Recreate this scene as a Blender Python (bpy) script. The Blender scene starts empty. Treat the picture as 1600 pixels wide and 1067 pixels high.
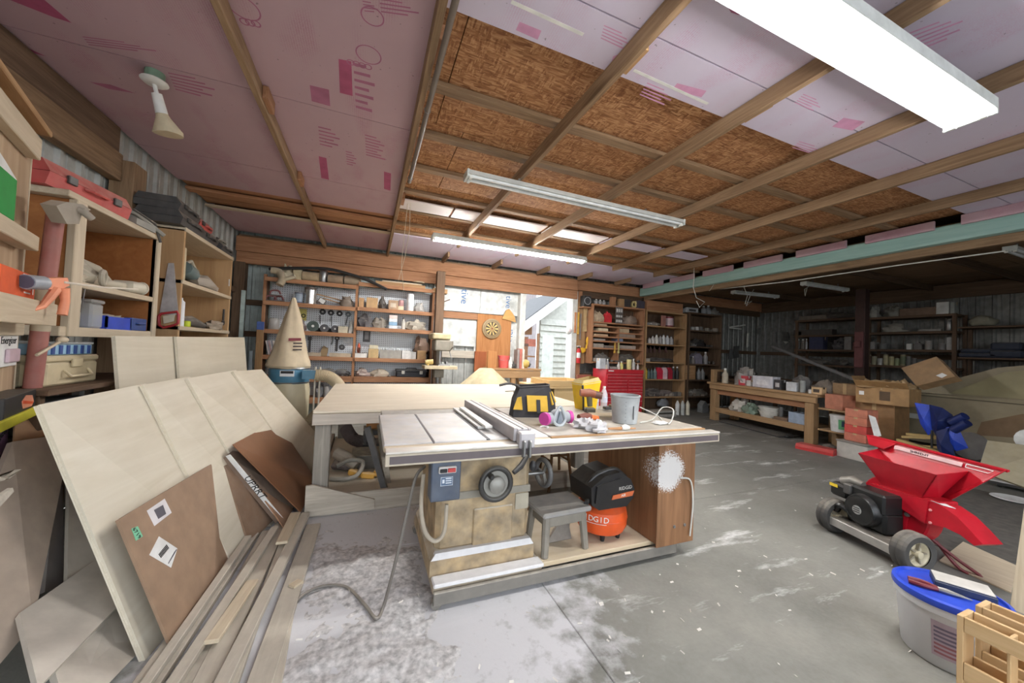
import bpy, math, random
from mathutils import Vector, Matrix, noise
random.seed(7)
D = bpy.data; SC = bpy.context.scene; COL = SC.collection
R = math.radians; PI = math.pi
def lin(v): v /= 255.0; return v/12.92 if v <= .04045 else ((v+.055)/1.055)**2.4
def c(r, g, b): return (lin(r), lin(g), lin(b), 1.0)

# ------------------------------------------------------------------ camera
CAMR = Matrix(((0.92682607, -0.04890288, -0.37229283), (-0.37306739, -0.00746135, -0.92777425), (0.04259303, 0.99877567, -0.02515944)))
CAMP = Vector((0, 0, 1.45)); FPX = 559.55
cam = D.cameras.new('camera'); cam.sensor_width = 36; cam.lens = 36*FPX/1600; cam.clip_start = .02; cam.clip_end = 200
camo = D.objects.new('camera', cam); COL.objects.link(camo)
camo.matrix_world = Matrix.Translation(CAMP) @ CAMR.to_4x4(); SC.camera = camo
# ------------------------------------------------------------------ light and exposure
SC.view_settings.view_transform = 'Standard'; SC.view_settings.look = 'None'
SC.view_settings.exposure = 0.92; SC.view_settings.gamma = 1.0; SC.view_settings.use_curve_mapping = False
wld = D.worlds.new('overcast'); SC.world = wld; wld.use_nodes = True
wld.node_tree.nodes['Background'].inputs[0].default_value = (0.86, 0.93, 1.0, 1)
wld.node_tree.nodes['Background'].inputs[1].default_value = 2.1
TUBE_STRENGTH = 34.0
def area(name, loc, rot, sx, sy, power, col):
    l = D.lights.new(name, 'AREA'); l.shape = 'RECTANGLE'; l.size = sx; l.size_y = sy; l.energy = power; l.color = col
    o = D.objects.new(name, l); COL.objects.link(o); o.location = loc; o.rotation_euler = rot; return o

# ------------------------------------------------------------------ pixel -> point on a plane of the room
def ray(px, py): return CAMR @ Vector(((px-800)/FPX, -(py-533.5)/FPX, -1))
def P(px, py, X=None, Y=None, Z=None):
    d = ray(px, py)
    t = (X/d.x) if X is not None else (Y/d.y if Y is not None else (Z-1.45)/d.z)
    return CAMP + t*d
# ------------------------------------------------------------------ mesh builder
def frame(d):
    d = Vector(d).normalized(); u = d.cross(Vector((0, 0, 1)))
    if u.length < 1e-4: u = Vector((1, 0, 0))
    u.normalize(); return u, d.cross(u).normalized()
class M:
    def __init__(s): s.v = []; s.f = []
    def add(s, vs, fs):
        b = len(s.v); s.v += [Vector(p) for p in vs]; s.f += [tuple(i+b for i in f) for f in fs]; return s
    def box(s, x0, x1, y0, y1, z0, z1, ch=0.0, T=None):
        if x1 < x0: x0, x1 = x1, x0
        if y1 < y0: y0, y1 = y1, y0
        if z1 < z0: z0, z1 = z1, z0
        if ch <= 0:
            vs = [(x, y, z) for x in (x0, x1) for y in (y0, y1) for z in (z0, z1)]
            fs = [(0, 1, 3, 2), (4, 6, 7, 5), (0, 4, 5, 1), (2, 3, 7, 6), (0, 2, 6, 4), (1, 5, 7, 3)]
        else:
            ch = min(ch, .3*(x1-x0), .3*(y1-y0), .3*(z1-z0))
            vs = []; idx = {}
            for i, sx in enumerate((0, 1)):
                for j, sy in enumerate((0, 1)):
                    for k, sz in enumerate((0, 1)):
                        p = [(x0, x1)[sx], (y0, y1)[sy], (z0, z1)[sz]]; q = [p[0]+(ch if sx == 0 else -ch), p[1]+(ch if sy == 0 else -ch), p[2]+(ch if sz == 0 else -ch)]
                        for a in range(3):
                            r_ = list(q); r_[a] = p[a]; idx[(i, j, k, a)] = len(vs); vs.append(r_)
            fs = []
            for a in range(3):
                b_, c_ = (a+1) % 3, (a+2) % 3
                for sgn in (0, 1):
                    quad = []
                    for (u, w) in ((0, 0), (1, 0), (1, 1), (0, 1)):
                        key = [0, 0, 0]; key[a] = sgn; key[b_] = u; key[c_] = w; quad.append(idx[(*key, a)])
                    fs.append(tuple(quad if sgn else quad[::-1]))
            for a in range(3):
                b_, c_ = (a+1) % 3, (a+2) % 3
                for u in (0, 1):
                    for w in (0, 1):
                        k0 = [0, 0, 0]; k0[b_] = u; k0[c_] = w; k1 = list(k0); k1[a] = 1
                        q = [idx[(*k0, b_)], idx[(*k1, b_)], idx[(*k1, c_)], idx[(*k0, c_)]]
                        fs.append(tuple(q if (u ^ w) else q[::-1]))
            for i in (0, 1):
                for j in (0, 1):
                    for k in (0, 1):
                        t = (idx[(i, j, k, 0)], idx[(i, j, k, 1)], idx[(i, j, k, 2)])
                        fs.append(t if (i+j+k) % 2 else t[::-1])
        if T is not None: vs = [T @ Vector(p) for p in vs]
        return s.add(vs, fs)
    def rb(s, cen, size, rot=(0, 0, 0), ch=0.0):
        from mathutils import Euler
        T = Matrix.Translation(cen) @ Euler(rot).to_matrix().to_4x4()
        return s.box(-size[0]/2, size[0]/2, -size[1]/2, size[1]/2, -size[2]/2, size[2]/2, ch, T)
    def bar(s, p0, p1, w, h, roll=0, ch=0.0):
        p0 = Vector(p0); p1 = Vector(p1); d = (p1-p0); L = d.length; d.normalize()
        u, v = frame(d)
        if roll: u, v = u*math.cos(roll)+v*math.sin(roll), v*math.cos(roll)-u*math.sin(roll)
        T = Matrix((u, v, d)).transposed().to_4x4(); T.translation = p0
        return s.box(-w/2, w/2, -h/2, h/2, 0, L, ch, T)
    def tube(s, pts, r, n=8, cap=True):
        pts = [Vector(p) for p in pts]; m = len(pts); rr = r if isinstance(r, (list, tuple)) else [r]*m
        vs = []; u0 = None
        for i, p in enumerate(pts):
            d = (pts[min(i+1, m-1)]-pts[max(i-1, 0)])
            if d.length < 1e-9: d = Vector((0, 0, 1))
            d.normalize()
            if u0 is None: u, v = frame(d)
            else:
                u = u0-d*u0.dot(d)
                if u.length < 1e-5: u, v = frame(d)
                u.normalize(); v = d.cross(u)
            u0 = u
            for k in range(n):
                a = 2*PI*k/n; vs.append(p+(u*math.cos(a)+v*math.sin(a))*rr[i])
        fs = [(i*n+k, i*n+(k+1) % n, (i+1)*n+(k+1) % n, (i+1)*n+k) for i in range(m-1) for k in range(n)]
        if cap: fs += [tuple(range(n))[::-1], tuple(range((m-1)*n, m*n))]
        return s.add(vs, fs)
    def cyl(s, p0, p1, r, n=14, r1=None): return s.tube([p0, p1], [r, r if r1 is None else r1], n)
    def lathe(s, prof, n=16, o=(0, 0, 0), sx=1, sy=1, cap=True):
        vs = []; o = Vector(o)
        for (r, z) in prof:
            for k in range(n):
                a = 2*PI*k/n; vs.append(o+Vector((r*sx*math.cos(a), r*sy*math.sin(a), z)))
        m = len(prof)
        fs = [(i*n+k, i*n+(k+1) % n, (i+1)*n+(k+1) % n, (i+1)*n+k) for i in range(m-1) for k in range(n)]
        if cap and prof[0][0] > 1e-5: fs.append(tuple(range(n))[::-1])
        if cap and prof[-1][0] > 1e-5: fs.append(tuple(range((m-1)*n, m*n)))
        return s.add(vs, fs)
    def ring(s, cen, axis, R_, r, n=20, m=8, sq=1):
        cen = Vector(cen); d = Vector(axis).normalized(); u, v = frame(d); vs = []
        for i in range(n):
            a = 2*PI*i/n; e = u*math.cos(a)+v*math.sin(a)
            for k in range(m):
                b = 2*PI*k/m; vs.append(cen+e*(R_+r*math.cos(b))+d*(r*sq*math.sin(b)))
        fs = [(i*m+k, i*m+(k+1) % m, ((i+1) % n)*m+(k+1) % m, ((i+1) % n)*m+k) for i in range(n) for k in range(m)]
        return s.add(vs, fs)
    def prism(s, poly, axis, a, b):
        n = len(poly)
        def pt(p, t): return {'x': (t, p[0], p[1]), 'y': (p[0], t, p[1]), 'z': (p[0], p[1], t)}[axis]
        vs = [pt(p, a) for p in poly]+[pt(p, b) for p in poly]
        fs = [tuple(range(n)), tuple(range(n, 2*n))[::-1]]+[(i, i+n, (i+1) % n+n, (i+1) % n) for i in range(n)]
        return s.add(vs, fs)
    def slab(s, pts, t, d=None):      # a sheet through corner points, thickness t away from the viewer side
        pts = [Vector(p) for p in pts]; n = len(pts)
        nm = (pts[1]-pts[0]).cross(pts[2]-pts[0]).normalized()
        if nm.dot(CAMP-pts[0]) > 0: nm = -nm
        if d is not None: nm = Vector(d).normalized()
        return s.add(pts+[p+nm*t for p in pts], [tuple(range(n)), tuple(range(n, 2*n))[::-1]]+[(i, i+n, (i+1) % n+n, (i+1) % n) for i in range(n)])
    def blob(s, cen, rad, seed=0, k=.35, nu=12, nv=8, fr=2.2, flat=True):
        cen = Vector(cen); vs = []
        off = Vector((seed*3.17, seed*1.31, seed*2.23))
        for j in range(nv+1):
            th = PI*j/nv
            for i in range(nu):
                ph = 2*PI*i/nu; e = Vector((math.sin(th)*math.cos(ph), math.sin(th)*math.sin(ph), math.cos(th)))
                q = 1+k*noise.noise(e*fr+off)+k*.5*noise.noise(e*fr*2.3+off)
                p = Vector((e.x*rad[0]*q, e.y*rad[1]*q, e.z*rad[2]*q))
                if flat and p.z < -rad[2]*.55: p.z = -rad[2]*.55
                vs.append(cen+p)
        fs = [(j*nu+i, (j+1)*nu+i, (j+1)*nu+(i+1) % nu, j*nu+(i+1) % nu) for j in range(nv) for i in range(nu)]
        return s.add(vs, fs)
    def grid(s, nu, nv, fn, t=0.0):
        vs = [Vector(fn(i/nu, j/nv)) for j in range(nv+1) for i in range(nu+1)]
        w = nu+1; fs = [(j*w+i, j*w+i+1, (j+1)*w+i+1, (j+1)*w+i) for j in range(nv) for i in range(nu)]
        return s.add(vs, fs)
    def text(s, body, size, T, ext=.0006):
        cu = D.curves.new('lettering', 'FONT'); cu.body = body; cu.size = size; cu.extrude = ext; cu.align_x = 'CENTER'; cu.align_y = 'CENTER'; cu.resolution_u = 2
        o = D.objects.new('lettering', cu); COL.objects.link(o)
        me = o.to_mesh(); vs = [T @ v.co for v in me.vertices]; fs = [tuple(p.vertices) for p in me.polygons]
        o.to_mesh_clear(); D.objects.remove(o); D.curves.remove(cu)
        return s.add(vs, fs)
    def move(s, T):
        s.v = [T @ p for p in s.v]; return s
    def mesh(s, name, mat, smooth=False):
        me = D.meshes.new(name); me.from_pydata([tuple(v) for v in s.v], [], s.f); me.materials.append(mat)
        if smooth:
            me.polygons.foreach_set('use_smooth', [True]*len(me.polygons)); me.set_sharp_from_angle(angle=R(42))
        me.update(); return me
def ob(name, m, mat, parent=None, smooth=False, loc=(0, 0, 0), rot=(0, 0, 0), label=None, kind=None):
    me = m if isinstance(m, bpy.types.Mesh) else m.mesh(name, mat, smooth)
    o = D.objects.new(name, me); COL.objects.link(o); o.location = loc; o.rotation_euler = rot
    if parent is not None: o.parent = parent
    if label: o['label'] = label
    if kind: o['kind'] = kind
    return o
def tag(o, label, cat, group=None):
    o['label'] = label; o['category'] = cat
    if group: o['group'] = group
    return o
def T(name, label, cat, loc=(0, 0, 0), rz=0.0, group=None):
    o = D.objects.new(name, None); o.empty_display_size = .05; COL.objects.link(o); o.location = loc; o.rotation_euler = (0, 0, rz)
    return tag(o, label, cat, group)
def S(name, m, mat, label, cat, loc=(0, 0, 0), rz=0.0, group=None, smooth=False, rot=None):
    o = ob(name, m, mat, None, smooth, loc, rot or (0, 0, rz)); return tag(o, label, cat, group)
def struct(name, m, mat, smooth=False):
    o = ob(name, m, mat, None, smooth); o['kind'] = 'structure'; return o
def copy_tree(o, parent=None):
    k = o.copy(); COL.objects.link(k)
    if parent is not None: k.parent = parent
    for ch in list(o.children): copy_tree(ch, k)
    return k
def again(o, label, loc, rz=0.0, group=None, s=None):
    k = copy_tree(o); k['label'] = label; k.location = loc; k.rotation_euler = (0, 0, rz)
    if group: k['group'] = group
    if s: k.scale = s
    return k
def TX(o, right, up):    # matrix for lettering: origin, reading direction, up direction
    r = Vector(right).normalized(); u = Vector(up).normalized(); n = r.cross(u)
    m = Matrix((r, u, n)).transposed().to_4x4(); m.translation = Vector(o); return m

# ------------------------------------------------------------------ materials
def newmat(name):
    m = D.materials.new(name); m.use_nodes = True; nt = m.node_tree; b = nt.nodes['Principled BSDF']
    return m, nt, b
def N(nt, typ, **k):
    n = nt.nodes.new(typ)
    for a, v in k.items():
        if a in n.inputs.keys(): n.inputs[a].default_value = v
        else: setattr(n, a, v)
    return n
def ramp(nt, fac, stops):
    r = nt.nodes.new('ShaderNodeValToRGB'); el = r.color_ramp.elements
    while len(el) < len(stops): el.new(.5)
    for e, (p, col) in zip(el, stops): e.position = p; e.color = col
    nt.links.new(fac, r.inputs[0]); return r.outputs[0]
def mixc(nt, fac, a, b, mode='MIX'):
    n = nt.nodes.new('ShaderNodeMix'); n.data_type = 'RGBA'; n.blend_type = mode
    for sock, v in ((n.inputs[0], fac), (n.inputs[6], a), (n.inputs[7], b)):
        if hasattr(v, 'is_linked') or isinstance(v, bpy.types.NodeSocket): nt.links.new(v, sock)
        else: sock.default_value = v
    return n.outputs[2]
def math_(nt, op, a, b=0.5, clamp=False):
    n = nt.nodes.new('ShaderNodeMath'); n.operation = op; n.use_clamp = clamp
    for sock, v in ((n.inputs[0], a), (n.inputs[1], b)):
        if isinstance(v, bpy.types.NodeSocket): nt.links.new(v, sock)
        else: sock.default_value = v
    return n.outputs[0]
def coords(nt, scale=(1, 1, 1), world=False, rot=(0, 0, 0)):
    mp = nt.nodes.new('ShaderNodeMapping'); mp.inputs['Scale'].default_value = scale; mp.inputs['Rotation'].default_value = rot
    if world:
        g = nt.nodes.new('ShaderNodeNewGeometry'); nt.links.new(g.outputs['Position'], mp.inputs[0])
    else:
        t = nt.nodes.new('ShaderNodeTexCoord'); nt.links.new(t.outputs['Object'], mp.inputs[0])
    return mp.outputs[0]
def noisef(nt, vec, scale, detail=3, rough=.55, dist=0):
    n = nt.nodes.new('ShaderNodeTexNoise'); n.inputs['Scale'].default_value = scale; n.inputs['Detail'].default_value = detail
    n.inputs['Roughness'].default_value = rough; n.inputs['Distortion'].default_value = dist
    nt.links.new(vec, n.inputs['Vector']); return n.outputs['Fac']
def bump(nt, b, h, strength=.2, dist=.01):
    n = nt.nodes.new('ShaderNodeBump'); n.inputs['Strength'].default_value = strength; n.inputs['Distance'].default_value = dist
    nt.links.new(h, n.inputs['Height']); nt.links.new(n.outputs[0], b.inputs['Normal'])
DUST = c(205, 196, 180)
def dusted(nt, colr, amt, dust=DUST, scale=14):
    if amt <= 0: return colr
    g = nt.nodes.new('ShaderNodeNewGeometry'); sp = nt.nodes.new('ShaderNodeSeparateXYZ'); nt.links.new(g.outputs['True Normal'], sp.inputs[0])
    up = math_(nt, 'MULTIPLY', math_(nt, 'SUBTRACT', sp.outputs[2], .15, True), 1.3, True)
    mp = nt.nodes.new('ShaderNodeMapping'); nt.links.new(g.outputs['Position'], mp.inputs[0])
    nz = noisef(nt, mp.outputs[0], scale, 3)
    base = math_(nt, 'MULTIPLY', nz, amt*.35, True)
    f = math_(nt, 'ADD', math_(nt, 'MULTIPLY', up, math_(nt, 'MULTIPLY', nz, amt*1.6, True), True), base, True)
    return mixc(nt, f, colr, dust)
def rnd(nt, colr, k):
    oi = nt.nodes.new('ShaderNodeObjectInfo')
    v = math_(nt, 'ADD', math_(nt, 'MULTIPLY', oi.outputs['Random'], 2*k), 1-k)
    cb = nt.nodes.new('ShaderNodeCombineColor')
    for i in range(3): nt.links.new(v, cb.inputs[i])
    return mixc(nt, 1.0, colr, cb.outputs[0], 'MULTIPLY')
_C = {}
def plain(name, col, rough=.55, metal=0.0, var=.12, dust=0.0, sc=9, spec=.5):
    if name in _C: return _C[name]
    m, nt, b = newmat(name); v = coords(nt)
    dk = tuple(x*(1-var*1.6) for x in col[:3])+(1,); lt = tuple(min(1, x*(1+var)) for x in col[:3])+(1,)
    o = ramp(nt, noisef(nt, v, sc, 4), [(.3, dk), (.7, lt)])
    o = dusted(nt, o, dust)
    nt.links.new(o, b.inputs['Base Color']); b.inputs['Roughness'].default_value = rough; b.inputs['Metallic'].default_value = metal
    b.inputs['Specular IOR Level'].default_value = spec
    _C[name] = m; return m
def wood(name, c1, c2, axis='X', sc=1.0, rough=.75, dust=0.0, rv=.14, knots=True):
    key = name+'_'+axis
    if key in _C: return _C[key]
    m, nt, b = newmat(key)
    s = {'X': (.7, 11, 11), 'Y': (11, .7, 11), 'Z': (11, 11, .7)}[axis]
    v = coords(nt, tuple(x*sc for x in s))
    n1 = noisef(nt, v, 2.2, 5, .6, 1.4)
    o = ramp(nt, n1, [(.25, c1), (.5, tuple((a+d)/2 for a, d in zip(c1, c2))), (.72, c2)])
    if knots:
        v2 = coords(nt, tuple(x*.25+.6 for x in s)); k = noisef(nt, v2, 1.7, 1)
        o = mixc(nt, math_(nt, 'MULTIPLY', math_(nt, 'SUBTRACT', k, .68, True), 5, True), o, tuple(x*.35 for x in c1[:3])+(1,))
    v3 = coords(nt); st = noisef(nt, v3, 3.1, 4)
    o = mixc(nt, math_(nt, 'MULTIPLY', st, .35), o, tuple(x*.62 for x in c1[:3])+(1,))
    o = rnd(nt, o, rv); o = dusted(nt, o, dust)
    nt.links.new(o, b.inputs['Base Color']); b.inputs['Roughness'].default_value = rough; b.inputs['Specular IOR Level'].default_value = .25
    bump(nt, b, n1, .25, .004); _C[key] = m; return m
def pine(a='X'): return wood('pine', c(156, 118, 82), c(196, 160, 118), a)
def rafterw(a='Y'): return wood('rafter_wood', c(120, 94, 70), c(168, 140, 110), a)
def redwood(a='X'): return wood('red_pine', c(148, 102, 72), c(198, 150, 114), a)
def darkwood(a='X'): return wood('old_wood', c(84, 66, 52), c(124, 100, 80), a)
def grayw(a='X'): return wood('gray_wood', c(160, 150, 136), c(206, 198, 184), a, dust=.5)
def palew(a='X'): return wood('pale_ply', c(194, 176, 148), c(222, 208, 184), a, rough=.6, knots=False, rv=.06)
def birch(a='X'): return wood('birch', c(212, 202, 180), c(228, 220, 202), a, sc=.35, rough=.55, rv=.05, knots=False)
def osb_mat(name, c1, c2, c3):
    if name in _C: return _C[name]
    m, nt, b = newmat(name); oo = []
    for sc, rot in (((13, 85, 13), .5), ((85, 15, 30), -.35), ((18, 95, 14), 2.1)):
        v = coords(nt, sc, True, (0, 0, rot)); vo = nt.nodes.new('ShaderNodeTexVoronoi'); vo.inputs['Scale'].default_value = 1.0; nt.links.new(v, vo.inputs['Vector'])
        sx = nt.nodes.new('ShaderNodeSeparateColor'); nt.links.new(vo.outputs['Color'], sx.inputs[0]); oo.append(sx.outputs[0])
    sel = noisef(nt, coords(nt, (1, 1, 1), True), 12, 2)
    a = mixc(nt, math_(nt, 'GREATER_THAN', sel, .5), oo[0], oo[1])
    a = mixc(nt, .4, a, oo[2])
    o = ramp(nt, a, [(.1, c1), (.5, c2), (.85, c3)])
    o = mixc(nt, math_(nt, 'MULTIPLY', noisef(nt, coords(nt, (1, 1, 1), True), 1.3, 3), .5), o, c1)
    nt.links.new(o, b.inputs['Base Color']); b.inputs['Roughness'].default_value = .8; b.inputs['Specular IOR Level'].default_value = .2
    bump(nt, b, oo[0], .2, .004); _C[name] = m; return m
def foam_mat(name, base, pr):
    if name in _C: return _C[name]
    m, nt, b = newmat(name)
    v = coords(nt, (1, 1, 1), True); v2 = coords(nt, (2.6, 1.1, 1), True)
    blot = noisef(nt, v2, 1.7, 1)
    lines = nt.nodes.new('ShaderNodeTexWave'); lines.bands_direction = 'X'; lines.inputs['Scale'].default_value = 22; lines.inputs['Distortion'].default_value = 5; lines.inputs['Detail'].default_value = 3; lines.inputs['Detail Scale'].default_value = 6
    nt.links.new(v, lines.inputs['Vector'])
    f = math_(nt, 'MULTIPLY', math_(nt, 'MULTIPLY', math_(nt, 'SUBTRACT', blot, .53, True), 7, True), math_(nt, 'GREATER_THAN', lines.outputs['Fac'], .62), True)
    f = math_(nt, 'MULTIPLY', f, math_(nt, 'MULTIPLY', noisef(nt, v, 9, 3), .9), True)
    o = mixc(nt, f, base, pr)
    o = mixc(nt, math_(nt, 'MULTIPLY', noisef(nt, v, 1.2, 5, .65), .55), o, tuple(x*.68 for x in base[:3])+(1,))
    sp = math_(nt, 'GREATER_THAN', noisef(nt, v, 34, 1), .77)
    o = mixc(nt, math_(nt, 'MULTIPLY', sp, .5), o, c(70, 55, 60))
    o = rnd(nt, o, .05)
    nt.links.new(o, b.inputs['Base Color']); b.inputs['Roughness'].default_value = .6; b.inputs['Specular IOR Level'].default_value = .3; _C[name] = m; return m
def glass(name, col=(.9, .95, .95, 1), rough=.08, alpha=.35):
    if name in _C: return _C[name]
    m, nt, b = newmat(name); b.inputs['Base Color'].default_value = col; b.inputs['Roughness'].default_value = rough
    b.inputs['Alpha'].default_value = alpha; _C[name] = m; return m
def emis(name, col, st):
    if name in _C: return _C[name]
    m, nt, b = newmat(name); b.inputs['Base Color'].default_value = col; b.inputs['Emission Color'].default_value = col; b.inputs['Emission Strength'].default_value = st
    _C[name] = m; return m
def flat(name, r, g, bl, rough=.55, dust=0.0, metal=0.0, var=.1): return plain(name, c(r, g, bl), rough, metal, var, dust)
K = lambda d=.35: flat('black_plastic_%d' % (d*100), 34, 34, 36, .45, d)
STEEL = lambda: flat('dull_steel', 150, 150, 150, .38, .25, .85)
WHITE = lambda: flat('white_paint', 226, 226, 222, .5, .1)
CARD = lambda: flat('cardboard', 158, 120, 84, .8, .15)
INK = lambda: flat('black_ink', 22, 22, 24, .7)
PAPER = lambda: flat('white_paper', 228, 228, 226, .7)
# ------------------------------------------------------------------ structure
XL, YB, XR, YF = -2.25, 7.85, 11.7, -2.5
def grp(name):
    o = D.objects.new(name, None); COL.objects.link(o); o['kind'] = 'structure'; return o
def concrete_mat():
    m, nt, b = newmat('concrete'); v = coords(nt, (1, 1, 1), True)
    n1 = noisef(nt, v, 1.1, 6, .62); n2 = noisef(nt, v, 7, 5, .6); n3 = noisef(nt, v, 40, 3)
    o = ramp(nt, n1, [(.3, c(112, 112, 106)), (.55, c(150, 149, 141)), (.75, c(172, 170, 160))])
    o = mixc(nt, math_(nt, 'MULTIPLY', n2, .55), o, c(104, 104, 98))
    o = mixc(nt, math_(nt, 'MULTIPLY', n3, .25), o, c(185, 183, 176))
    sp = nt.nodes.new('ShaderNodeSeparateXYZ'); nt.links.new(v, sp.inputs[0])
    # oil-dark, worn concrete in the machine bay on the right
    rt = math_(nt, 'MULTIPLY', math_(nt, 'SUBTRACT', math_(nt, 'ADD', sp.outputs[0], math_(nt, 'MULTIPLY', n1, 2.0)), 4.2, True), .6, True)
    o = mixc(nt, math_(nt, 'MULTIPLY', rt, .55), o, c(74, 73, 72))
    # streaks of pale paint, dragged along the floor
    v2 = coords(nt, (.55, 2.6, 1), True, (0, 0, .75)); st = noisef(nt, v2, 1.7, 6, .7)
    o = mixc(nt, math_(nt, 'MULTIPLY', math_(nt, 'MULTIPLY', math_(nt, 'SUBTRACT', st, .575, True), 9, True), math_(nt, 'ADD', n3, .25, True), True), o, c(222, 222, 220))
    # saw dust settled around the saw and the bench
    dx = math_(nt, 'SUBTRACT', sp.outputs[0], .15); dy = math_(nt, 'SUBTRACT', sp.outputs[1], 2.6)
    d2 = math_(nt, 'ADD', math_(nt, 'MULTIPLY', math_(nt, 'MULTIPLY', dx, dx), .42), math_(nt, 'MULTIPLY', math_(nt, 'MULTIPLY', dy, dy), .2))
    f = math_(nt, 'SUBTRACT', 1.55, math_(nt, 'ADD', d2, math_(nt, 'MULTIPLY', n2, 1.5)), True)
    o = mixc(nt, math_(nt, 'MULTIPLY', math_(nt, 'MULTIPLY', f, 2.6, True), .9), o, c(218, 217, 220))
    ck = math_(nt, 'MULTIPLY', math_(nt, 'SUBTRACT', noisef(nt, v, 16, 5, .75), .6, True), 5, True); o = mixc(nt, math_(nt, 'MULTIPLY', ck, .5), o, c(120, 114, 106))
    nt.links.new(o, b.inputs['Base Color']); b.inputs['Roughness'].default_value = .62; b.inputs['Specular IOR Level'].default_value = .35
    bump(nt, b, math_(nt, 'ADD', n2, n3), .25, .006); return m
CONC = concrete_mat()
fl = struct('floor', M().box(XL, XR, YF, YB, -.14, -.08), flat('joint_dirt', 120, 118, 112, .9))
xs = [XL, 1.085, 4.72, 8.3, XR]; ys = [YF, -.4, 2.73, 5.4, YB]; g_ = .0015
for i in range(4):
    for j in range(4):
        ob('concrete_slab', M().box(xs[i]+g_, xs[i+1]-g_, ys[j]+g_, ys[j+1]-g_, -.09, 0, .004), CONC, fl)
gm, gnt, gb = newmat('gravel'); gv = coords(gnt, (1, 1, 1), True)
gnt.links.new(ramp(gnt, noisef(gnt, gv, 3, 6, .7), [(.3, c(168, 164, 156)), (.7, c(206, 203, 196))]), gb.inputs['Base Color']); gb.inputs['Roughness'].default_value = .9
struct('ground', M().box(-40, 45, -30, 60, -.4, -.15), gm)

def corr_panel(w, z0, z1):      # ribbed metal sheet in the xz plane, ribs towards -y
    prof = []; x = 0.0; p = w/4
    for k in range(4):
        x = k*p
        prof += [(x, 0), (x+.02, -.026), (x+.05, -.026), (x+.07, 0), (x+.07+(p-.07)*.33, 0), (x+.07+(p-.07)*.36, -.006), (x+.07+(p-.07)*.42, -.006), (x+.07+(p-.07)*.45, 0)]
    prof.append((w, 0)); m = M(); n = len(prof)
    return m.add([(a, b, z0) for a, b in prof]+[(a, b, z1) for a, b in prof], [(i, i+1, n+i+1, n+i) for i in range(n-1)])
def metal_wall(par, x0, x1, z0, z1, mat, place):
    n = max(1, round((x1-x0)/.9)); w = (x1-x0)/n; me = corr_panel(w, z0, z1).mesh('metal_panel', mat)
    for k in range(n):
        o = ob('metal_panel', me, mat, par); o.matrix_world = place(x0+k*w)
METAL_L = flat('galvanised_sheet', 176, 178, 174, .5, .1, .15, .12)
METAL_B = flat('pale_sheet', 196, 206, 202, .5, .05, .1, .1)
METAL_D = flat('dark_sheet', 130, 130, 126, .5, .1, .2, .2)  # sheet darkened in colour to match the dim light on the right side
# left wall
wl = grp('wall_left')
metal_wall(wl, YF, YB, 0, 3.468, METAL_L, lambda u: Matrix.Translation((XL, u, 0)) @ Matrix.Rotation(R(90), 4, 'Z'))
ob('header_board', M().box(XL+.03, XL+.12, YF, 4.298, 2.82, 3.06, .004), rafterw('Y'), wl)
ob('header_board', M().box(XL+.03, XL+.09, YF, 4.3, 3.07, 3.3, .004), darkwood('Y'), wl)
ob('post', M().box(XL+.03, XL+.2, 4.3, 4.5, 0, 3.02, .005), rafterw('Z'), wl)
for z in (.6, 1.5, 2.3): ob('girt', M().box(XL+.03, XL+.075, YF, YB-.1, z-.045, z+.045, .003), darkwood('Y'), wl)
ob('post', M().box(XL+.03, XL+.19, YB-.3, YB-.12, 0, 2.8, .005), darkwood('Z'), wl)
# back wall, left section: pale metal, foil faced foam boards, doorway
wb = grp('wall_back')
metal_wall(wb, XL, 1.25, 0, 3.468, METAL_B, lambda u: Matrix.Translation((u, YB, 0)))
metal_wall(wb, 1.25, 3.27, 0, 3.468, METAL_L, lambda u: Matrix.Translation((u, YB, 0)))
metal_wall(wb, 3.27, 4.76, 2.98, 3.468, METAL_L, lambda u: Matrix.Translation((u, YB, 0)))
for z in (.75, 1.55, 2.12): ob('girt', M().box(XL+.1, -1.75, YB-.09, YB-.04, z-.05, z+.05, .003), darkwood('X'), wb)
ob('header_board', M().box(XL+.05, 4.68, 7.5, 7.55, 2.98, 3.24, .004), redwood('X'), wb)
ob('header_board', M().box(XL+.05, 4.72, 7.56, 7.61, 2.78, 3.1, .004), redwood('X'), wb)
ob('header_board', M().box(XL+.05, 4.68, 7.62, YB-.03, 2.95, 3.3, .004), rafterw('X'), wb)
foil = plain('foil_foam', c(200, 203, 200), .5, .1, .2, 0, 6)
blue = flat('blue_print', 70, 112, 165, .6)
def foil_panel(x0, x1, z0, z1):
    return ob('foam_board', M().box(x0, x1, 7.76, 7.8, z0, z1, .003), foil, wb)
f1 = foil_panel(1.26, 2.3, 2.26, 2.94); f2 = foil_panel(2.305, 3.22, 2.26, 2.94)
f3 = foil_panel(1.26, 2.2, 1.5, 2.1); f4 = foil_panel(2.2, 3.22, 1.2, 2.1)
def wtxt(par, s, size, p, right, up, mat, ext=.0006): return ob('lettering', M().text(s, size, TX(p, right, up), ext), mat, par)
wtxt(f1, 'tive', .23, (1.93, 7.757, 2.6), (0, 0, -1), (1, 0, 0), blue)
wtxt(f2, 'tive', .2, (2.98, 7.757, 2.57), (0, 0, -1), (1, 0, 0), blue)
wtxt(f4, '< fer', .2, (3.06, 7.757, 1.78), (0, 0, 1), (-1, 0, 0), blue)
ob('girt', M().box(1.25, 2.32, 7.7, 7.755, 2.1, 2.24, .003), redwood('X'), wb)
ob('girt', M().box(1.25, 2.3, 7.7, 7.755, 1.24, 1.4, .003), grayw('X'), wb)
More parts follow.
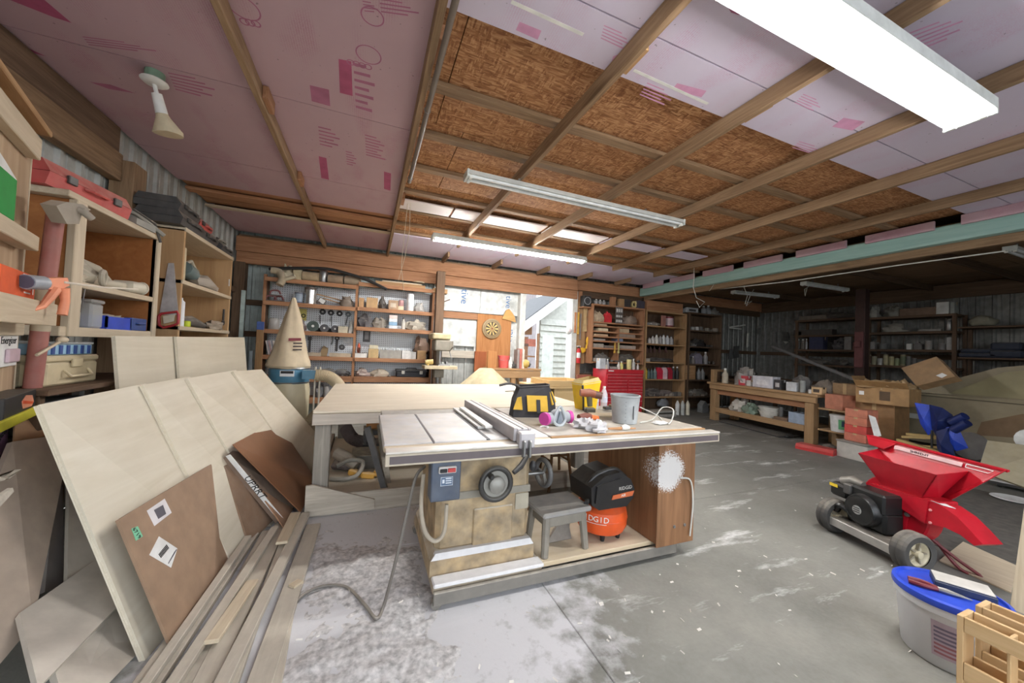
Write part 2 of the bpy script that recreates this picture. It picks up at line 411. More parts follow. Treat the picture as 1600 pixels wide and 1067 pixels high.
ob('plywood_board', M().box(2.24, 3.05, 7.69, 7.745, 1.02, 2.24, .003), wood('orange_ply', c(158, 104, 62), c(196, 142, 92), 'Z', .6, knots=False), wb)
ob('plywood_board', M().box(2.2, 2.46, 7.64, 7.688, .95, 1.4, .003), wood('red_ply', c(140, 78, 48), c(168, 100, 64), 'Z', .6), wb)
# doorway trim
t1 = struct('trim_1', M().box(3.22, 3.36, 7.6, YB+.02, 0, 2.98, .004), flat('white_trim', 214, 214, 208, .5, .1))
t2 = struct('trim_2', M().box(4.62, 4.76, 7.6, YB+.02, 0, 2.98, .004), flat('white_trim', 214, 214, 208, .5, .1))
ob('post', M().box(1.22, 1.38, 7.18, 7.34, 0, 2.98, .004), darkwood('Z'), wb)
# back wall, right section
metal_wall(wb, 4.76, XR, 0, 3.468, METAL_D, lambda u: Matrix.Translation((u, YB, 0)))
ob('header_board', M().box(4.74, XR-.1, 7.62, 7.67, 3.02, 3.28, .004), redwood('X'), wb)
ob('header_board', M().box(4.74, XR-.1, 7.68, 7.73, 2.86, 3.04, .004), darkwood('X'), wb)
for z in (.9, 1.7): ob('girt', M().box(4.8, XR-.1, YB-.09, YB-.04, z-.05, z+.05, .003), darkwood('X'), wb)
ob('post', M().box(4.78, 4.9, 7.62, 7.8, 0, 3.0, .004), redwood('Z'), wb)
# right wall
wr = grp('wall_right')
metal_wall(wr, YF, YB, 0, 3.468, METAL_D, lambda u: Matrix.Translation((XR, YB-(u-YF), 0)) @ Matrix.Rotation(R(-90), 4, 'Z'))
ob('header_board', M().box(XR-.12, XR-.05, YF, YB-.2, 2.98, 3.28, .004), darkwood('Y'), wr)
for z in (.9, 1.7): ob('girt', M().box(XR-.09, XR-.04, YF, YB-.2, z-.05, z+.05, .003), darkwood('Y'), wr)
# unseen front wall, added to shade the right bay, open door behind the photographer
wf = grp('wall_front_blocker')
metal_wall(wf, 5.4, XR, 0, 3.468, METAL_D, lambda u: Matrix.Translation((u+.9, YF, 0)) @ Matrix.Rotation(R(180), 4, 'Z'))

# ------------------------------------------------------------------ ceiling
ce = struct('ceiling', M().box(XL, XR+.1, YF, YB+.1, 3.46, 3.52), flat('roof_deck', 120, 90, 66, .9))
RX = [-.83, .27, 1.37, 2.47, 3.57, 4.67, 5.77]
ZR0, ZR1 = 3.2, 3.315
for i, x in enumerate([-9]+RX):
    if i == 0: continue
    end = 7.5 if i < 3 else 6.15
    ob('rafter', M().box(x-.021, x+.021, YF, end, ZR0, ZR1, .003), rafterw('Y'), ce)
    if i >= 3:
        ob('rafter_end', M().box(x-.021, x+.021, 6.9, 7.5, ZR0+.02, ZR1, .003), rafterw('Y'), ce)
    if i > 0:
        for y in ((.2, 1.3, 2.15, 3.2, 4.6) if i < 3 else (.35, 1.72)):
            ob('cleat', M().box(x+.022, x+.06, y-.1, y+.1, ZR0+.02, ZR1, .003), pine('Y') if i > 2 else redwood('Y'), ce)
for y in (2.62, 3.25, 3.9, 4.55, 5.2, 5.8, 6.25):
    ob('purlin', M().box(.2, 6.7, y-.045, y+.045, 3.335, 3.375, .003), rafterw('X'), ce)
OSB = osb_mat('strand_board', c(128, 86, 58), c(176, 126, 86), c(212, 166, 122))
for j in range(4):
    y0 = 1.9+j*1.22; off = (.25, -.9, .55, -.4)[j]
    x = .2+off if off > 0 else .2+off+1.4
    xs_ = [.2]; 
    while x < 6.7: xs_.append(x); x += 2.44
    xs_.append(6.72)
    for a, b_ in zip(xs_, xs_[1:]):
        if b_-a > .02: ob('strand_board_panel', M().box(a+.003, b_-.003, y0+.003, min(y0+1.217, 6.4), 3.378, 3.4, .002), OSB, ce)
FOAM_A = foam_mat('pink_foam', c(196, 166, 174), c(168, 92, 122))
FOAM_B = foam_mat('lilac_foam', c(214, 204, 222), c(206, 150, 184))
FOAM_W = foam_mat('white_foam', c(226, 218, 216), c(205, 180, 190))
def foam(x0, x1, y0, y1, mat, z=3.318, t=.016):
    return ob('foam_panel', M().box(x0+.004, x1-.004, y0+.004, y1-.004, z, z+t), mat, ce)
for a, b_ in ((XL+.05, -.83), (-.83, .27)):
    for y0, y1 in ((YF, -.05), (-.05, 1.62), (1.62, 3.2), (3.2, 4.62), (4.62, 5.42)): foam(a, b_, y0, y1, FOAM_A)
    foam(a, b_, 6.27, 7.5, FOAM_A)
xr = [.27, 1.37, 2.47, 3.57, 4.67, 5.77, 6.6]
for a, b_ in zip(xr, xr[1:]):
    foam(a, b_, YF, -.7, FOAM_B); foam(a, b_, -.7, 1.615, FOAM_B); foam(a, b_, 1.617, 1.95, FOAM_B)
    foam(a, b_, 6.27, 7.5, FOAM_B)
for a, b_, mt in ((.3, .98, FOAM_W), (1.0, 2.4, FOAM_W), (2.45, 3.5, FOAM_W), (3.55, 4.6, FOAM_B), (4.65, 5.7, FOAM_B)): foam(a, b_, 4.74, 5.08, mt)
for y0, y1 in ((5.42, 5.7), (5.71, 6.0), (6.01, 6.27)):
    ob('strand_board_panel', M().box(XL+.05, .24, y0, y1, 3.35, 3.375, .003), redwood('X'), ce)
ob('purlin', M().box(XL+.05, .3, 5.62, 5.74, 3.29, 3.33, .003), redwood('X'), ce)
ob('purlin', M().box(XL+.05, .3, 6.2, 6.28, 3.29, 3.318, .003), palew('X'), ce)
PRINT = flat('foam_print', 168, 104, 132, .7)
wtxt(ce, 'R-30', .2, (1.75, 1.15, 3.3165), (-.1, 1, 0), (-1, -.1, 0), PRINT, .0003)
wtxt(ce, 'R-30', .16, (-.35, 1.25, 3.3165), (.1, 1, 0), (-1, .1, 0), PRINT, .0003)
for x, y in ((-.37, 1.98), (2.62, 1.15), (3.95, 1.25)):
    ob('nail_washer', M().box(x-.03, x+.03, y-.02, y+.02, 3.31, 3.317, .002), WHITE(), ce)
PR2 = flat('foam_print_red', 172, 84, 118, .7); ZP = 3.3178
def prq(name, pts, m_=None): q = [P(*a, Z=ZP) for a in pts]; ob(name, M().slab(q, .0006, (0, 0, 1)), m_ or PR2, ce)
def prl(pts, n, m_=None):
    a, b_, c_, d_ = [P(*q, Z=ZP) for q in pts]
    for k in range(n):
        t0, t1 = (k+.2)/n, (k+.55)/n; L0, L1 = a.lerp(d_, t0), b_.lerp(c_, t0*.97); ob('printed_line', M().slab([L0, L0.lerp(L1, .6+.4*((k*7) % 5)/4), a.lerp(d_, t1).lerp(b_.lerp(c_, t1), .6+.4*((k*7) % 5)/4), a.lerp(d_, t1)], .0006, (0, 0, 1)), m_ or PRINT, ce)
def prr(px, py, r): q = P(px, py, Z=ZP); ob('printed_ring', M().ring(q, (0, 0, 1), r, .004, 24, 4, .1), PRINT, ce)
prq('printed_block', [(529, 92), (549, 96), (551, 150), (531, 145)]); prl([(552, 95), (584, 103), (588, 182), (556, 172)], 7); prq('printed_block', [(484, 133), (514, 140), (516, 166), (487, 158)], PRINT)
prl([(592, -4), (652, 6), (656, 30), (596, 22)], 4); prl([(566, 0), (588, 4), (592, 22), (570, 20)], 4); prr(576, 86, .075); prr(380, 12, .08); prr(582, 26, .06)
for k in range(4): prr(548+k*9, 97+k*2.4+.5, .022)
for k in range(3): prr(382+k*9, 34+k*1.6, .022)
prq('printed_block', [(498, 244), (510, 247), (514, 281), (502, 278)]); prl([(570, 209), (600, 217), (602, 252), (572, 244)], 8); prq('printed_block', [(600, 268), (611, 271), (610, 298), (600, 295)]); prl([(497, 196), (530, 204), (532, 236), (500, 228)], 6); prl([(540, 235), (556, 239), (558, 262), (542, 258)], 6)
prq('printed_block', [(0, 58), (24, 66), (72, 88), (10, 72)]); prq('printed_block', [(8, -3), (66, -3), (112, 36), (84, 27)]); prq('printed_block', [(140, 128), (172, 132), (212, 146), (170, 139)], PRINT); prl([(128, 56), (235, 70), (250, 86), (140, 72)], 4); prl([(262, 112), (332, 126), (340, 160), (275, 142)], 6)
PLP = flat('foam_print_pale', 206, 150, 184, .7)
prq('printed_block', [(812, 34), (846, 48), (840, 62), (806, 47)], PLP); prl([(944, 38), (990, 58), (984, 84), (938, 62)], 5, PLP); prq('printed_block', [(958, 88), (984, 78), (978, 104), (952, 112)], PLP); prl([(1012, 128), (1056, 146), (1040, 168), (998, 150)], 5, PLP); prq('printed_block', [(1058, 130), (1104, 142), (1096, 152), (1050, 140)], PLP); prl([(1256, 146), (1290, 160), (1272, 176), (1240, 162)], 5, PLP); prq('printed_block', [(1318, 184), (1352, 190), (1332, 204), (1300, 198)], PLP); prl([(1420, 50), (1500, 20), (1510, 52), (1440, 80)], 6, PLP); prl([(1250, 220), (1290, 232), (1274, 244), (1236, 232)], 4, PLP)
for a, b_ in (((800, 0), (913, 52)), ((992, 108), (1108, 161))):
    a = P(*a, Z=3.317); b_ = P(*b_, Z=3.317); ob('seam_tape', M().slab([a, b_, b_+Vector((0, .022, 0)), a+Vector((0, .022, 0))], .0008, (0, 0, 1)), WHITE(), ce)
# teal painted beam and the lower bay beyond it
TEAL = wood('teal_paint', c(148, 186, 178), c(176, 208, 200), 'Y', .5, .6, 0, .04, False)
ob('beam', M().box(6.62, 6.74, YF, 7.55, 3.03, 3.24, .006), TEAL, ce)
ob('beam', M().box(6.76, 6.84, YF, 7.55, 2.93, 3.1, .006), rafterw('Y'), ce)
for k in range(8):
    ob('foam_block', M().box(6.56, 6.6, .4+k*.9, 1.08+k*.9, 3.2, 3.316, .004), FOAM_A, ce)
for k in range(4):
    x0 = 6.86+k*1.21
    for y0, y1 in ((YF, .0), (0, 2.44), (2.44, 4.88), (4.88, 7.6)):
        ob('ceiling_board', M().box(x0+.004, x0+1.206, y0+.004, y1-.004, 3.3, 3.32, .002), rafterw('Y'), ce)
for y in (.3, 1.5, 2.7, 3.9, 5.1, 6.3):
    ob('rafter', M().box(6.86, XR-.12, y-.02, y+.02, 3.17, 3.3, .003), darkwood('X'), ce)

# ------------------------------------------------------------------ lights of the room
def strip_light(lbl, x0, x1, y, z, lit, w=.24):
    L = (x1-x0)/2; t = T('strip_light', lbl, 'light', ((x0+x1)/2, y, z), 0, None)
    hm = flat('white_enamel', 220, 226, 224, .35, .05)
    ob('housing', M().prism([(-w/2, .02), (-w*.32, .075), (w*.32, .075), (w/2, .02), (w/2-.008, .02), (w*.3, .064), (-w*.3, .064), (-w/2+.008, .02)], 'x', -L, L) if not lit else M().box(-L, L, -w*.46, w*.46, .03, .1, .004), hm, t)
    for s in (-1, 1):
        ob('end_cap', M().box(s*L-.012, s*L+.012, -w*.45, w*.45, 0, .072, .004), hm, t)
        for q in (-1, 1):
            ob('lamp_socket', M().box(s*(L-.03)-.015, s*(L-.03)+.015, q*w*.25-.018, q*w*.25+.018, -.012, .05, .004), flat('socket_white', 235, 235, 230, .4), t)
    tm = emis('lit_tube_%d' % (w*100), (1, .985, .96, 1), TUBE_STRENGTH if w > .2 else TUBE_STRENGTH*3.0) if lit else flat('unlit_tube', 232, 236, 238, .3)
    for q in (-1, 1):
        ob('fluorescent_tube', M().cyl((-L+.035, q*w*.25, .022), (L-.035, q*w*.25, .022), .02 if not lit or w < .2 else .03, 10), tm, t, True)
    for s in (-.6, .6): ob('hanger', M().box(s*L-.01, s*L+.01, -.01, .01, .076 if not lit else .1, 3.2-z), STEEL(), t)
    return t
strip_light('twin tube light glowing brightly in the near row, its end cap towards the red machine', .9, 3.62, 1.06, 3.08, True, .26)
strip_light('unlit white strip light hanging under the brown boards in mid ceiling', .8, 3.53, 3.35, 3.08, False, .17)
strip_light('lit strip light farthest back, above the header by the doorway', .83, 3.55, 5.5, 3.08, True, .15)
def px_strip(lbl, a, b, z):
    p = P(*a, Z=z); q = P(*b, Z=z); return p, q
dl = strip_light('dim strip light beyond the teal beam, nearest the dark corner', 8.2, 9.6, 6.6, 3.06, False, .14)
p = P(1122, 456, Z=3.06); q = P(1235, 468, Z=3.06); dl.location = (p+q)/2; dl.rotation_euler.z = math.atan2(q.y-p.y, q.x-p.x); 
dl2 = strip_light('dim strip light beyond the teal beam, above the long dark work bench', 8.2, 9.6, 5.2, 3.06, False, .14)
p = P(1228, 441, Z=3.06); q = P(1345, 459, Z=3.06); dl2.location = (p+q)/2; dl2.rotation_euler.z = math.atan2(q.y-p.y, q.x-p.x)
dl3 = strip_light('grey strip light at the right edge of the picture under the dark ceiling', 8.2, 9.4, 2.7, 3.06, False, .14)
p = P(1577, 392, Z=3.06); dl3.location = (p.x+.62, p.y, 3.06)
# flood lamp
t = T('flood_lamp', 'white socket lamp with dusty flared bulb on the pink ceiling', 'lamp', (-1.5, 3.3, 3.318))
ob('junction_box', M().lathe([(.055, 0), (.055, -.06), (.05, -.065)], 16), flat('green_box', 120, 150, 128, .5, .2), t, True)
ob('cover_plate', M().lathe([(.075, -.062), (.078, -.068), (.06, -.082), (.02, -.088)], 20), WHITE(), t, True)
sp = [(0, 0, -.08), (.006, .01, -.12), (.012, .02, -.15)]
ob('swivel_arm', M().tube(sp, .013, 8), WHITE(), t, True)
hd = ob('lamp_holder', M().tube([(.01, .015, -.14), (.03, .05, -.26)], [.03, .036], 12), WHITE(), t, True)
ob('bulb', M().tube([(.03, .05, -.26), (.035, .058, -.285), (.055, .09, -.37), (.056, .092, -.382)], [.034, .042, .088, .086], 18), flat('dusty_bulb', 206, 192, 160, .6, .3), t, True)
# conduit along the second rafter, cords
cx = RX[1]+.05
t = T('conduit', 'dark conduit pipe strapped along the second rafter from the left wall', 'pipe', (cx, 2.4, 3.18))
ob('pipe', M().tube([(0, -4.6, 0), (0, .5, -.005), (0, 1.5, 0)], .019, 10), flat('brown_pipe', 112, 100, 90, .5, .2), t, True)
for y in (-1, .25, 1.4): ob('strap', M().ring((0, y, 0), (0, 1, 0), .021, .005, 14, 6), STEEL(), t, True)
def cord(lbl, pts, r, mat, cat='cord', name='pull_cord', group=None):
    o = Vector(pts[0]); return S(name, M().tube([Vector(p)-o for p in pts], r, 6), mat, lbl, cat, o, 0, group, True)
STR = flat('string', 200, 190, 168, .8)
cord('thin pull cord hanging from the end of the conduit, longer one', [P(637, 318, Y=4.6), P(627, 415, Y=4.6), P(631, 455, Y=4.6)], .0035, STR)
cord('thin pull cord hanging from the end of the conduit, shorter one', [P(641, 318, Y=4.62), P(640, 360, Y=4.62), P(633, 400, Y=4.62), P(622, 440, Y=4.62)], .0035, STR)
def loose(lbl, pxs, Y, r=.007): return cord(lbl, [P(a, b_, Y=Y) for a, b_ in pxs], r, flat('white_wire', 205, 205, 198, .6), 'wire', 'dangling_wire')
loose('white wire looped in a diamond, hanging left of the two dim strip lights', [(1085, 400), (1084, 440), (1083, 448), (1088, 465), (1101, 472), (1093, 480), (1088, 470)], 5.4)
loose('knotted white wire dangling under the left dim strip light', [(1160, 425), (1163, 450), (1168, 462), (1164, 475), (1175, 470), (1166, 478), (1172, 462), (1178, 452)], 5.6)
loose('short white wire dangling in front of the right dim strip light', [(1264, 415), (1263, 448), (1257, 452), (1258, 462), (1261, 450)], 5.0)
loose('thin white wire hanging from the ceiling just left of the diamond loop', [(1118, 430), (1115, 445), (1108, 455)], 5.4, .004)
cord('long white wire running along the beam to the strip light at the right edge', [P(1120, 452, X=6.9), P(1230, 440, X=6.9), P(1400, 415, X=6.9), P(1572, 392, X=6.9)], .009, flat('white_wire', 205, 205, 198, .6), 'wire', 'ceiling_wire')

# ------------------------------------------------------------------ outside, beyond the doorway
SID = flat('white_siding', 200, 200, 192, .6)
t = T('outbuilding', 'white clapboard outbuilding with a sloping fascia seen through the doorway', 'building', (5.2, 10.6, 0))
def L_(p): return Vector(p)-Vector((5.2, 10.6, 0))
a = P(842, 500, Y=10.6); b_ = P(884, 462, Y=10.6)
x0 = P(842, 560, Y=10.6).x; x1 = P(884, 560, Y=10.6).x; zt0 = P(842, 497, Y=10.6).z; zt1 = P(884, 468, Y=10.6).z
ob('wall', M().prism([(x0-5.2, -.1), (x1-5.2, -.1), (x1-5.2, zt1), (x0-5.2, zt0)], 'y', 0, .1), SID, t)
z = -.05
for k in range(14):
    if z+.2 < zt0: ob('clapboard', M().prism([(0, z), (-.06, z), (-.008, z+.2), (0, z+.2)], 'x', x0-5.2, x1-5.2), SID, t)
    z += .2
ob('door', M().box(x0-5.2+.08, x0-5.2+.5, -.06, -.01, 0, 2.0, .01), flat('pale_door', 222, 226, 220, .5), t)
fa = P(806, 512, Y=10.3); fb = P(888, 452, Y=10.3); dz = .34
ob('fascia', M().slab([L_(fa), L_(fb), L_(fb)-Vector((0, 0, dz)), L_(fa)-Vector((0, 0, dz))], .05, (0, 1, 0)), flat('fascia_white', 240, 240, 238, .5), t)
ob('roof', M().slab([L_(fa)+Vector((0, 0, .03)), L_(fb)+Vector((0, 0, .03)), L_(fb)+Vector((0, 3, .03)), L_(fa)+Vector((0, 3, .03))], .03, (0, 0, -1)), flat('roof_edge', 70, 70, 72, .6), t)
brn = wood('lean_to', c(150, 110, 84), c(190, 150, 120), 'X')
ob('lean_to_back', M().box(-2.2, x0-5.2, .9, .95, -.1, 1.95), brn, t)
for z_ in (.62, 1.25): ob('lean_to_shelf', M().box(-2.2, x0-5.2, .3, .9, z_, z_+.05), brn, t)
ob('lean_to_post', M().box(x0-5.2-.08, x0-5.2-.01, -.02, .06, -.1, 2.05), brn, t)
for i, (px0, px1, y0, y1, col) in enumerate(((817, 826, 537, 541, (120, 90, 80)), (826, 838, 530, 541, (206, 128, 110)), (818, 832, 505, 522, (150, 110, 80)))):
    p = P(px0, y1, Y=10.9); q = P(px1, y0, Y=10.9)
    S('storage_carton', M().box(p.x, q.x, 10.9, 11.2, p.z, q.z, .01), flat('carton%d' % i, *col), ['dark carton on the lean-to shelf outside', 'reddish carton on the lean-to shelf outside', 'brown carton on the top shelf of the lean-to outside'][i], 'carton')
tr = M().tube([(9.0, 20, -.15), (9.05, 20, 3), (8.95, 20.1, 8), (9.1, 20, 14)], [.42, .36, .3, .2], 10)
p = P(830, 470, Y=20); tr.move(Matrix.Translation((p.x-9.0, 0, 0)))
S('tree_trunk', tr, wood('bark', c(120, 112, 112), c(170, 162, 164), 'Z'), 'grey tree trunk standing outside beyond the doorway', 'tree', smooth=True)
# ------------------------------------------------------------------ left wall: hinged rack panel nearest the camera
PLYD = lambda a='Z': wood('dirty_ply', c(170, 142, 112), c(206, 180, 150), a, .4, .7, .25, .06, False)
E_ = Vector((-1.7, 2.7, 0)); ang = math.atan2(-.942, .335)
t = T('rack_panel', 'hinged plywood panel with narrow tool racks at the left edge of the picture', 'rack', (E_.x, E_.y, 0), ang)
# local: x runs towards the camera, y points into the room
ob('panel', M().box(0, 1.0, -.045, 0, .66, 2.49, .004), PLYD('Z'), t)
ob('edge_strip', M().box(-.006, 0, -.045, .004, .66, 2.49, .002), palew('Z'), t)
ob('top_rail', M().box(.085, 1.0, 0, .05, 2.33, 2.44, .004), palew('X'), t)
ob('rail', M().box(.11, 1.0, 0, .07, 1.855, 1.93, .004), palew('X'), t)
ob('rail', M().box(.11, 1.0, 0, .045, 1.42, 1.5, .004), palew('X'), t)
ob('shelf', M().box(.19, 1.0, 0, .14, 1.56, 1.58, .003), palew('X'), t)
ob('shelf_lip', M().box(.19, 1.0, .14, .16, 1.475, 1.585, .003), palew('X'), t)
ob('lower_shelf', M().box(.14, 1.0, 0, .1, 1.02, 1.04, .003), palew('X'), t)
ob('lower_lip', M().box(.13, 1.0, .1, .115, 1.02, 1.065, .003), flat('yellow_edge', 205, 200, 60, .5), t)
ob('top_board', M().box(-.02, 1.0, -.1, .06, 2.5, 2.53, .004), pine('X'), t)
def loc_(x, y, z): return t.matrix_basis @ Vector((x, y, z))
bpy.context.view_layer.update(); RP = t
def onrack(name, m, mat, lbl, cat, x, y, z, smooth=False):
    o = S(name, m, mat, lbl, cat, Matrix.Translation(E_) @ Matrix.Rotation(ang, 4, 'Z') @ Vector((x, y, z)), ang, None, smooth); return o
o = onrack('sheet_pack', M().box(0, .35, 0, .05, 0, .19, .004), flat('green_card', 30, 150, 66, .5), 'green pack standing in the upper rack of the hinged panel', 'pack', .42, .012, 1.932)
ob('white_flap', M().prism([(-.03, .17), (-.03, .2), (.1, .235), (.35, .29), (.35, .19)], 'y', .01, .04), PAPER(), o)
o = onrack('tool_carton', M().box(0, .4, 0, .1, 0, .12, .003), flat('orange_card', 222, 92, 42, .6), 'orange tool carton with white lettering on the panel shelf', 'carton', .36, .02, 1.583)
wm = flat('white_ink', 240, 236, 230, .6)
ob('lettering', M().text('RIDGID', .04, TX((.1, .101, .098), (-1, 0, 0), (0, 0, 1))), wm, o)
for k in range(3): ob('printed_line', M().box(.06, .14, .1, .1008, .065-k*.018, .071-k*.018), wm, o)
ob('printed_icon', M().box(.02, .035, .1, .1008, .03, .08), wm, o)
ROT = Matrix.Rotation(ang, 4, 'Z')
# caulking gun and tube
g0 = P(45, 440, X=-1.38); 
t = T('caulking_gun', 'salmon orange caulking gun resting on the end of the panel shelf', 'tool', g0, 0)
sal = flat('salmon_plastic', 236, 150, 112, .5, .1)
def gp(x, y): return P(x, y, X=-1.38)-g0
ob('frame', M().slab([gp(66, 435), gp(106, 434), gp(109, 446), (gp(96, 452)), gp(78, 452), gp(67, 449)], .03), sal, t)
ob('handle', M().tube([gp(100, 450), gp(102, 470), gp(97, 492)], [.02, .016, .018], 10), sal, t, True)
ob('trigger', M().tube([gp(88, 452), gp(78, 465), gp(66, 479), (gp(52, 484))], [.018, .017, .012, .008], 8), sal, t, True)
ob('rod', M().tube([gp(100, 441), gp(160, 449), gp(215, 452)], .006, 6), flat('ivory_rod', 226, 216, 200, .4), t, True)
ob('tube', M().tube([gp(40, 440), gp(66, 442)], .032, 14), flat('grey_tube', 150, 156, 165, .4, .2), t, True)
ob('tube_end', M().tube([gp(39, 440), gp(42, 440)], .028, 14), flat('tube_cap', 84, 92, 110, .4), t, True)
o = onrack('battery_pack', M().box(0, .3, 0, .02, 0, .155, .003), PAPER(), 'white battery blister card hanging on the hinged panel', 'pack', .11, .008, 1.27)
ob('lettering', M().text('Energizer', .05, TX((.12, .0208, .125), (-1, 0, 0), (0, 0, 1))), INK(), o)
ob('batteries', M().box(.02, .16, .02, .035, .02, .085, .008), flat('lilac_card', 205, 180, 190, .5), o)
o = onrack('blade_carton', M().box(0, .4, 0, .09, 0, .11, .003), K(.1), 'black carton with an orange and white tool picture in the lower rack', 'carton', .13, .01, 1.041)
ob('picture', M().prism([(.03, .05), (.06, .085), (.15, .095), (.2, .07), (.18, .035), (.06, .03)], 'y', .09, .0915), flat('orange_white', 226, 150, 120, .5), o)
ob('picture_band', M().prism([(.04, .05), (.19, .075), (.19, .06), (.05, .04)], 'y', .0915, .0925), flat('orange_ink', 214, 84, 40, .5), o)
o = onrack('magazine', M().prism([(0, 0), (.25, -.1), (.4, .12), (.1, .22), (.02, .18)], 'y', 0, .02), flat('mauve_print', 150, 110, 140, .6, 0, 0, .4), 'mauve printed blister card curling below the lower rack', 'pack', .13, .008, .78)
ob('lettering', M().text('Energizer', .05, TX((.13, .021, .16), (-1, 0, .25), (.25, 0, 1))), INK(), o)
o = onrack('gray_tube_bundle', M().tube([(0, .0, .32), (0, .005, .08)], .014, 8).tube([(-.02, .02, .06), (0, .0, .1)], .022, 7), flat('grey_tape', 176, 178, 176, .5), 'grey taped rod hanging down beside the hinged panel', 'rod', -.01, .02, .72)
# long red pipe clamp
a = P(88, 330, X=-1.6); b_ = P(50, 610, X=-1.66)
t = T('pipe_clamp', 'dusty cast jaw clamp on a long red pipe, leaning beside the open crate shelf', 'clamp', b_)
d = a-b_
ob('pipe', M().tube([(0, 0, 0), d*.35], .034, 12), flat('red_pipe', 160, 92, 84, .6, .5), t, True)
ob('tape_band', M().tube([d*.33, d*.56], .036, 12), flat('tape', 186, 172, 148, .8, .3), t, True)
ob('pipe', M().tube([d*.54, d*.98], .034, 12), flat('red_pipe', 160, 92, 84, .6, .5), t, True)
cst = flat('dusty_iron', 150, 140, 126, .7, .6)
j = P(85, 325, X=-1.58)-b_
ob('jaw', M().slab([P(62, 318, X=-1.57)-b_, P(80, 312, X=-1.57)-b_, P(106, 316, X=-1.57)-b_, P(120, 325, X=-1.57)-b_, P(105, 330, X=-1.57)-b_, P(100, 347, X=-1.57)-b_, P(80, 347, X=-1.57)-b_], .06), cst, t)
ob('jaw_tip', M().tube([P(104, 322, X=-1.56)-b_, P(130, 330, X=-1.5)-b_, P(144, 342, X=-1.48)-b_], [.02, .022, .018], 10), cst, t, True)

# ------------------------------------------------------------------ crate shelf B
FX = -1.7; hb = lambda: wood('hardboard', c(150, 92, 48), c(176, 116, 66), 'Y', .5, .6, .05, .05, False)
t = T('crate_shelf', 'open pine crate shelf with orange hardboard back on the left wall', 'shelf', (FX, 3.0, 1.42))
def bx(name, x0, x1, y0, y1, z0, z1, m, ch=.004): return ob(name, M().box(x0, x1, y0, y1, z0, z1, ch), m, t)
bx('back', -.5, -.48, 0, .97, .02, .86, hb()); bx('top', -.48, 0, -.03, .99, .84, .88, palew('Y')); bx('bottom', -.48, 0, -.03, .99, 0, .06, palew('Y'))
bx('divider', -.48, 0, .1, .97, .31, .35, palew('Y')); bx('upright', -.48, 0, .93, .97, .06, .84, hb()); bx('upright', -.48, -.02, .03, .06, .06, .84, hb())
bx('front_post', -.03, .01, .02, .11, .0, .84, palew('Z')); bx('front_post', -.03, .01, .93, .985, .0, .84, palew('Z'))

ob('notice_scrap', M().box(-.479, -.476, .52, .6, .6, .68), PAPER(), t)
ZB = 1.48; ZM = 1.77; ZT = 2.3
def redcase(name, lbl, x, y, z, L, W, H, mat, rz=0, group=None):
    t = T(name, lbl, 'case', (x, y, z), rz, group)
    ob('lower_shell', M().prism([(-W/2, 0), (W/2-.02, 0), (W/2, H*.5), (-W/2, H*.5)], 'y', -L/2, L/2), mat, t)
    ob('lid', M().prism([(-W/2, H*.52), (W/2, H*.52), (W/2-.04, H), (-W/2+.03, H)], 'y', -L/2, L/2), mat, t)
    for s in (-.28, .28): ob('latch', M().box(W/2-.006, W/2+.012, s*L-.03, s*L+.03, H*.35, H*.68, .004), K(.4), t)
    ob('handle', M().tube([(W/2, -.08, H*.42), (W/2+.03, -.06, H*.4), (W/2+.03, .06, H*.4), (W/2, .08, H*.42)], .009, 6), mat, t, True)
    return t
RED = flat('dusty_red_plastic', 190, 58, 56, .5, .55)
redcase('tool_case', 'red dusty plastic tool case on top of the open crate shelf', -1.9, 3.25, ZT+.002, .62, .36, .15, RED, -.12)
t = T('folded_stand', 'grey folded metal stand with straps beside the red case on the crate shelf', 'stand', (-1.78, 3.78, ZT+.002))
ob('frame_tube', M().tube([(-.2, -.25, .14), (.0, 0, .12), (.1, .14, .02)], .018, 8), flat('dusty_grey', 140, 138, 130, .6, .5), t, True)
ob('frame_tube', M().tube([(-.2, -.15, .1), (.02, .06, .1), (.12, .16, .0)], .018, 8), flat('dusty_grey', 140, 138, 130, .6, .5), t, True)
ob('plate', M().slab([(-.1, -.08, .02), (.04, -.06, .02), (.09, .1, .0), (-.05, .14, .01)], .05, (0, 0, 1)), flat('dusty_grey', 140, 138, 130, .6, .5), t)
ob('strap', M().tube([(.0, -.03, .14), (.08, .1, .08), (.1, .16, -.06)], .01, 6), K(.5), t, True)
dg = flat('dust_grey_plastic', 168, 160, 142, .7, .7)
t = T('hose_tool', 'dust covered power tool with coiled grey hose lying on the crate divider', 'tool', (-1.85, 3.35, ZM))
ob('body', M().blob((0, -.08, .06), (.12, .16, .09), 3), dg, t, True)
ob('handle', M().tube([(-.02, -.18, .05), (.02, -.06, .16), (.04, .1, .13), (.05, .24, .05)], [.02, .028, .03, .02], 10), dg, t, True)
ob('dust_port', M().ring((.13, .0, .06), (1, .3, 0), .045, .016, 18, 8), dg, t, True)
ob('hose', M().tube([(.02, .06, .04), (.1, .2, .04), (.08, .34, .05), (-.02, .36, .05), (-.05, .25, .05)], .03, 10), flat('hose_cuff', 196, 186, 164, .7, .5), t, True)
t = T('cloth_bundle', 'crumpled pale cloth at the near end of the crate divider', 'cloth', (-1.78, 3.2, ZM)); ob('cloth', M().blob((0, -.02, .025), (.05, .09, .035), 9, .6), flat('cream_cloth', 206, 196, 176, .9, .2), t, True)
t = T('white_pipe_elbow', 'ivory plastic pipe elbow at the far end of the crate divider', 'pipe', (-1.73, 3.72, ZM))
ob('elbow', M().tube([(-.1, -.02, .05), (0, -.02, .05), (.02, .06, .05)], .045, 14), flat('ivory_plastic', 214, 206, 186, .5, .2), t, True)
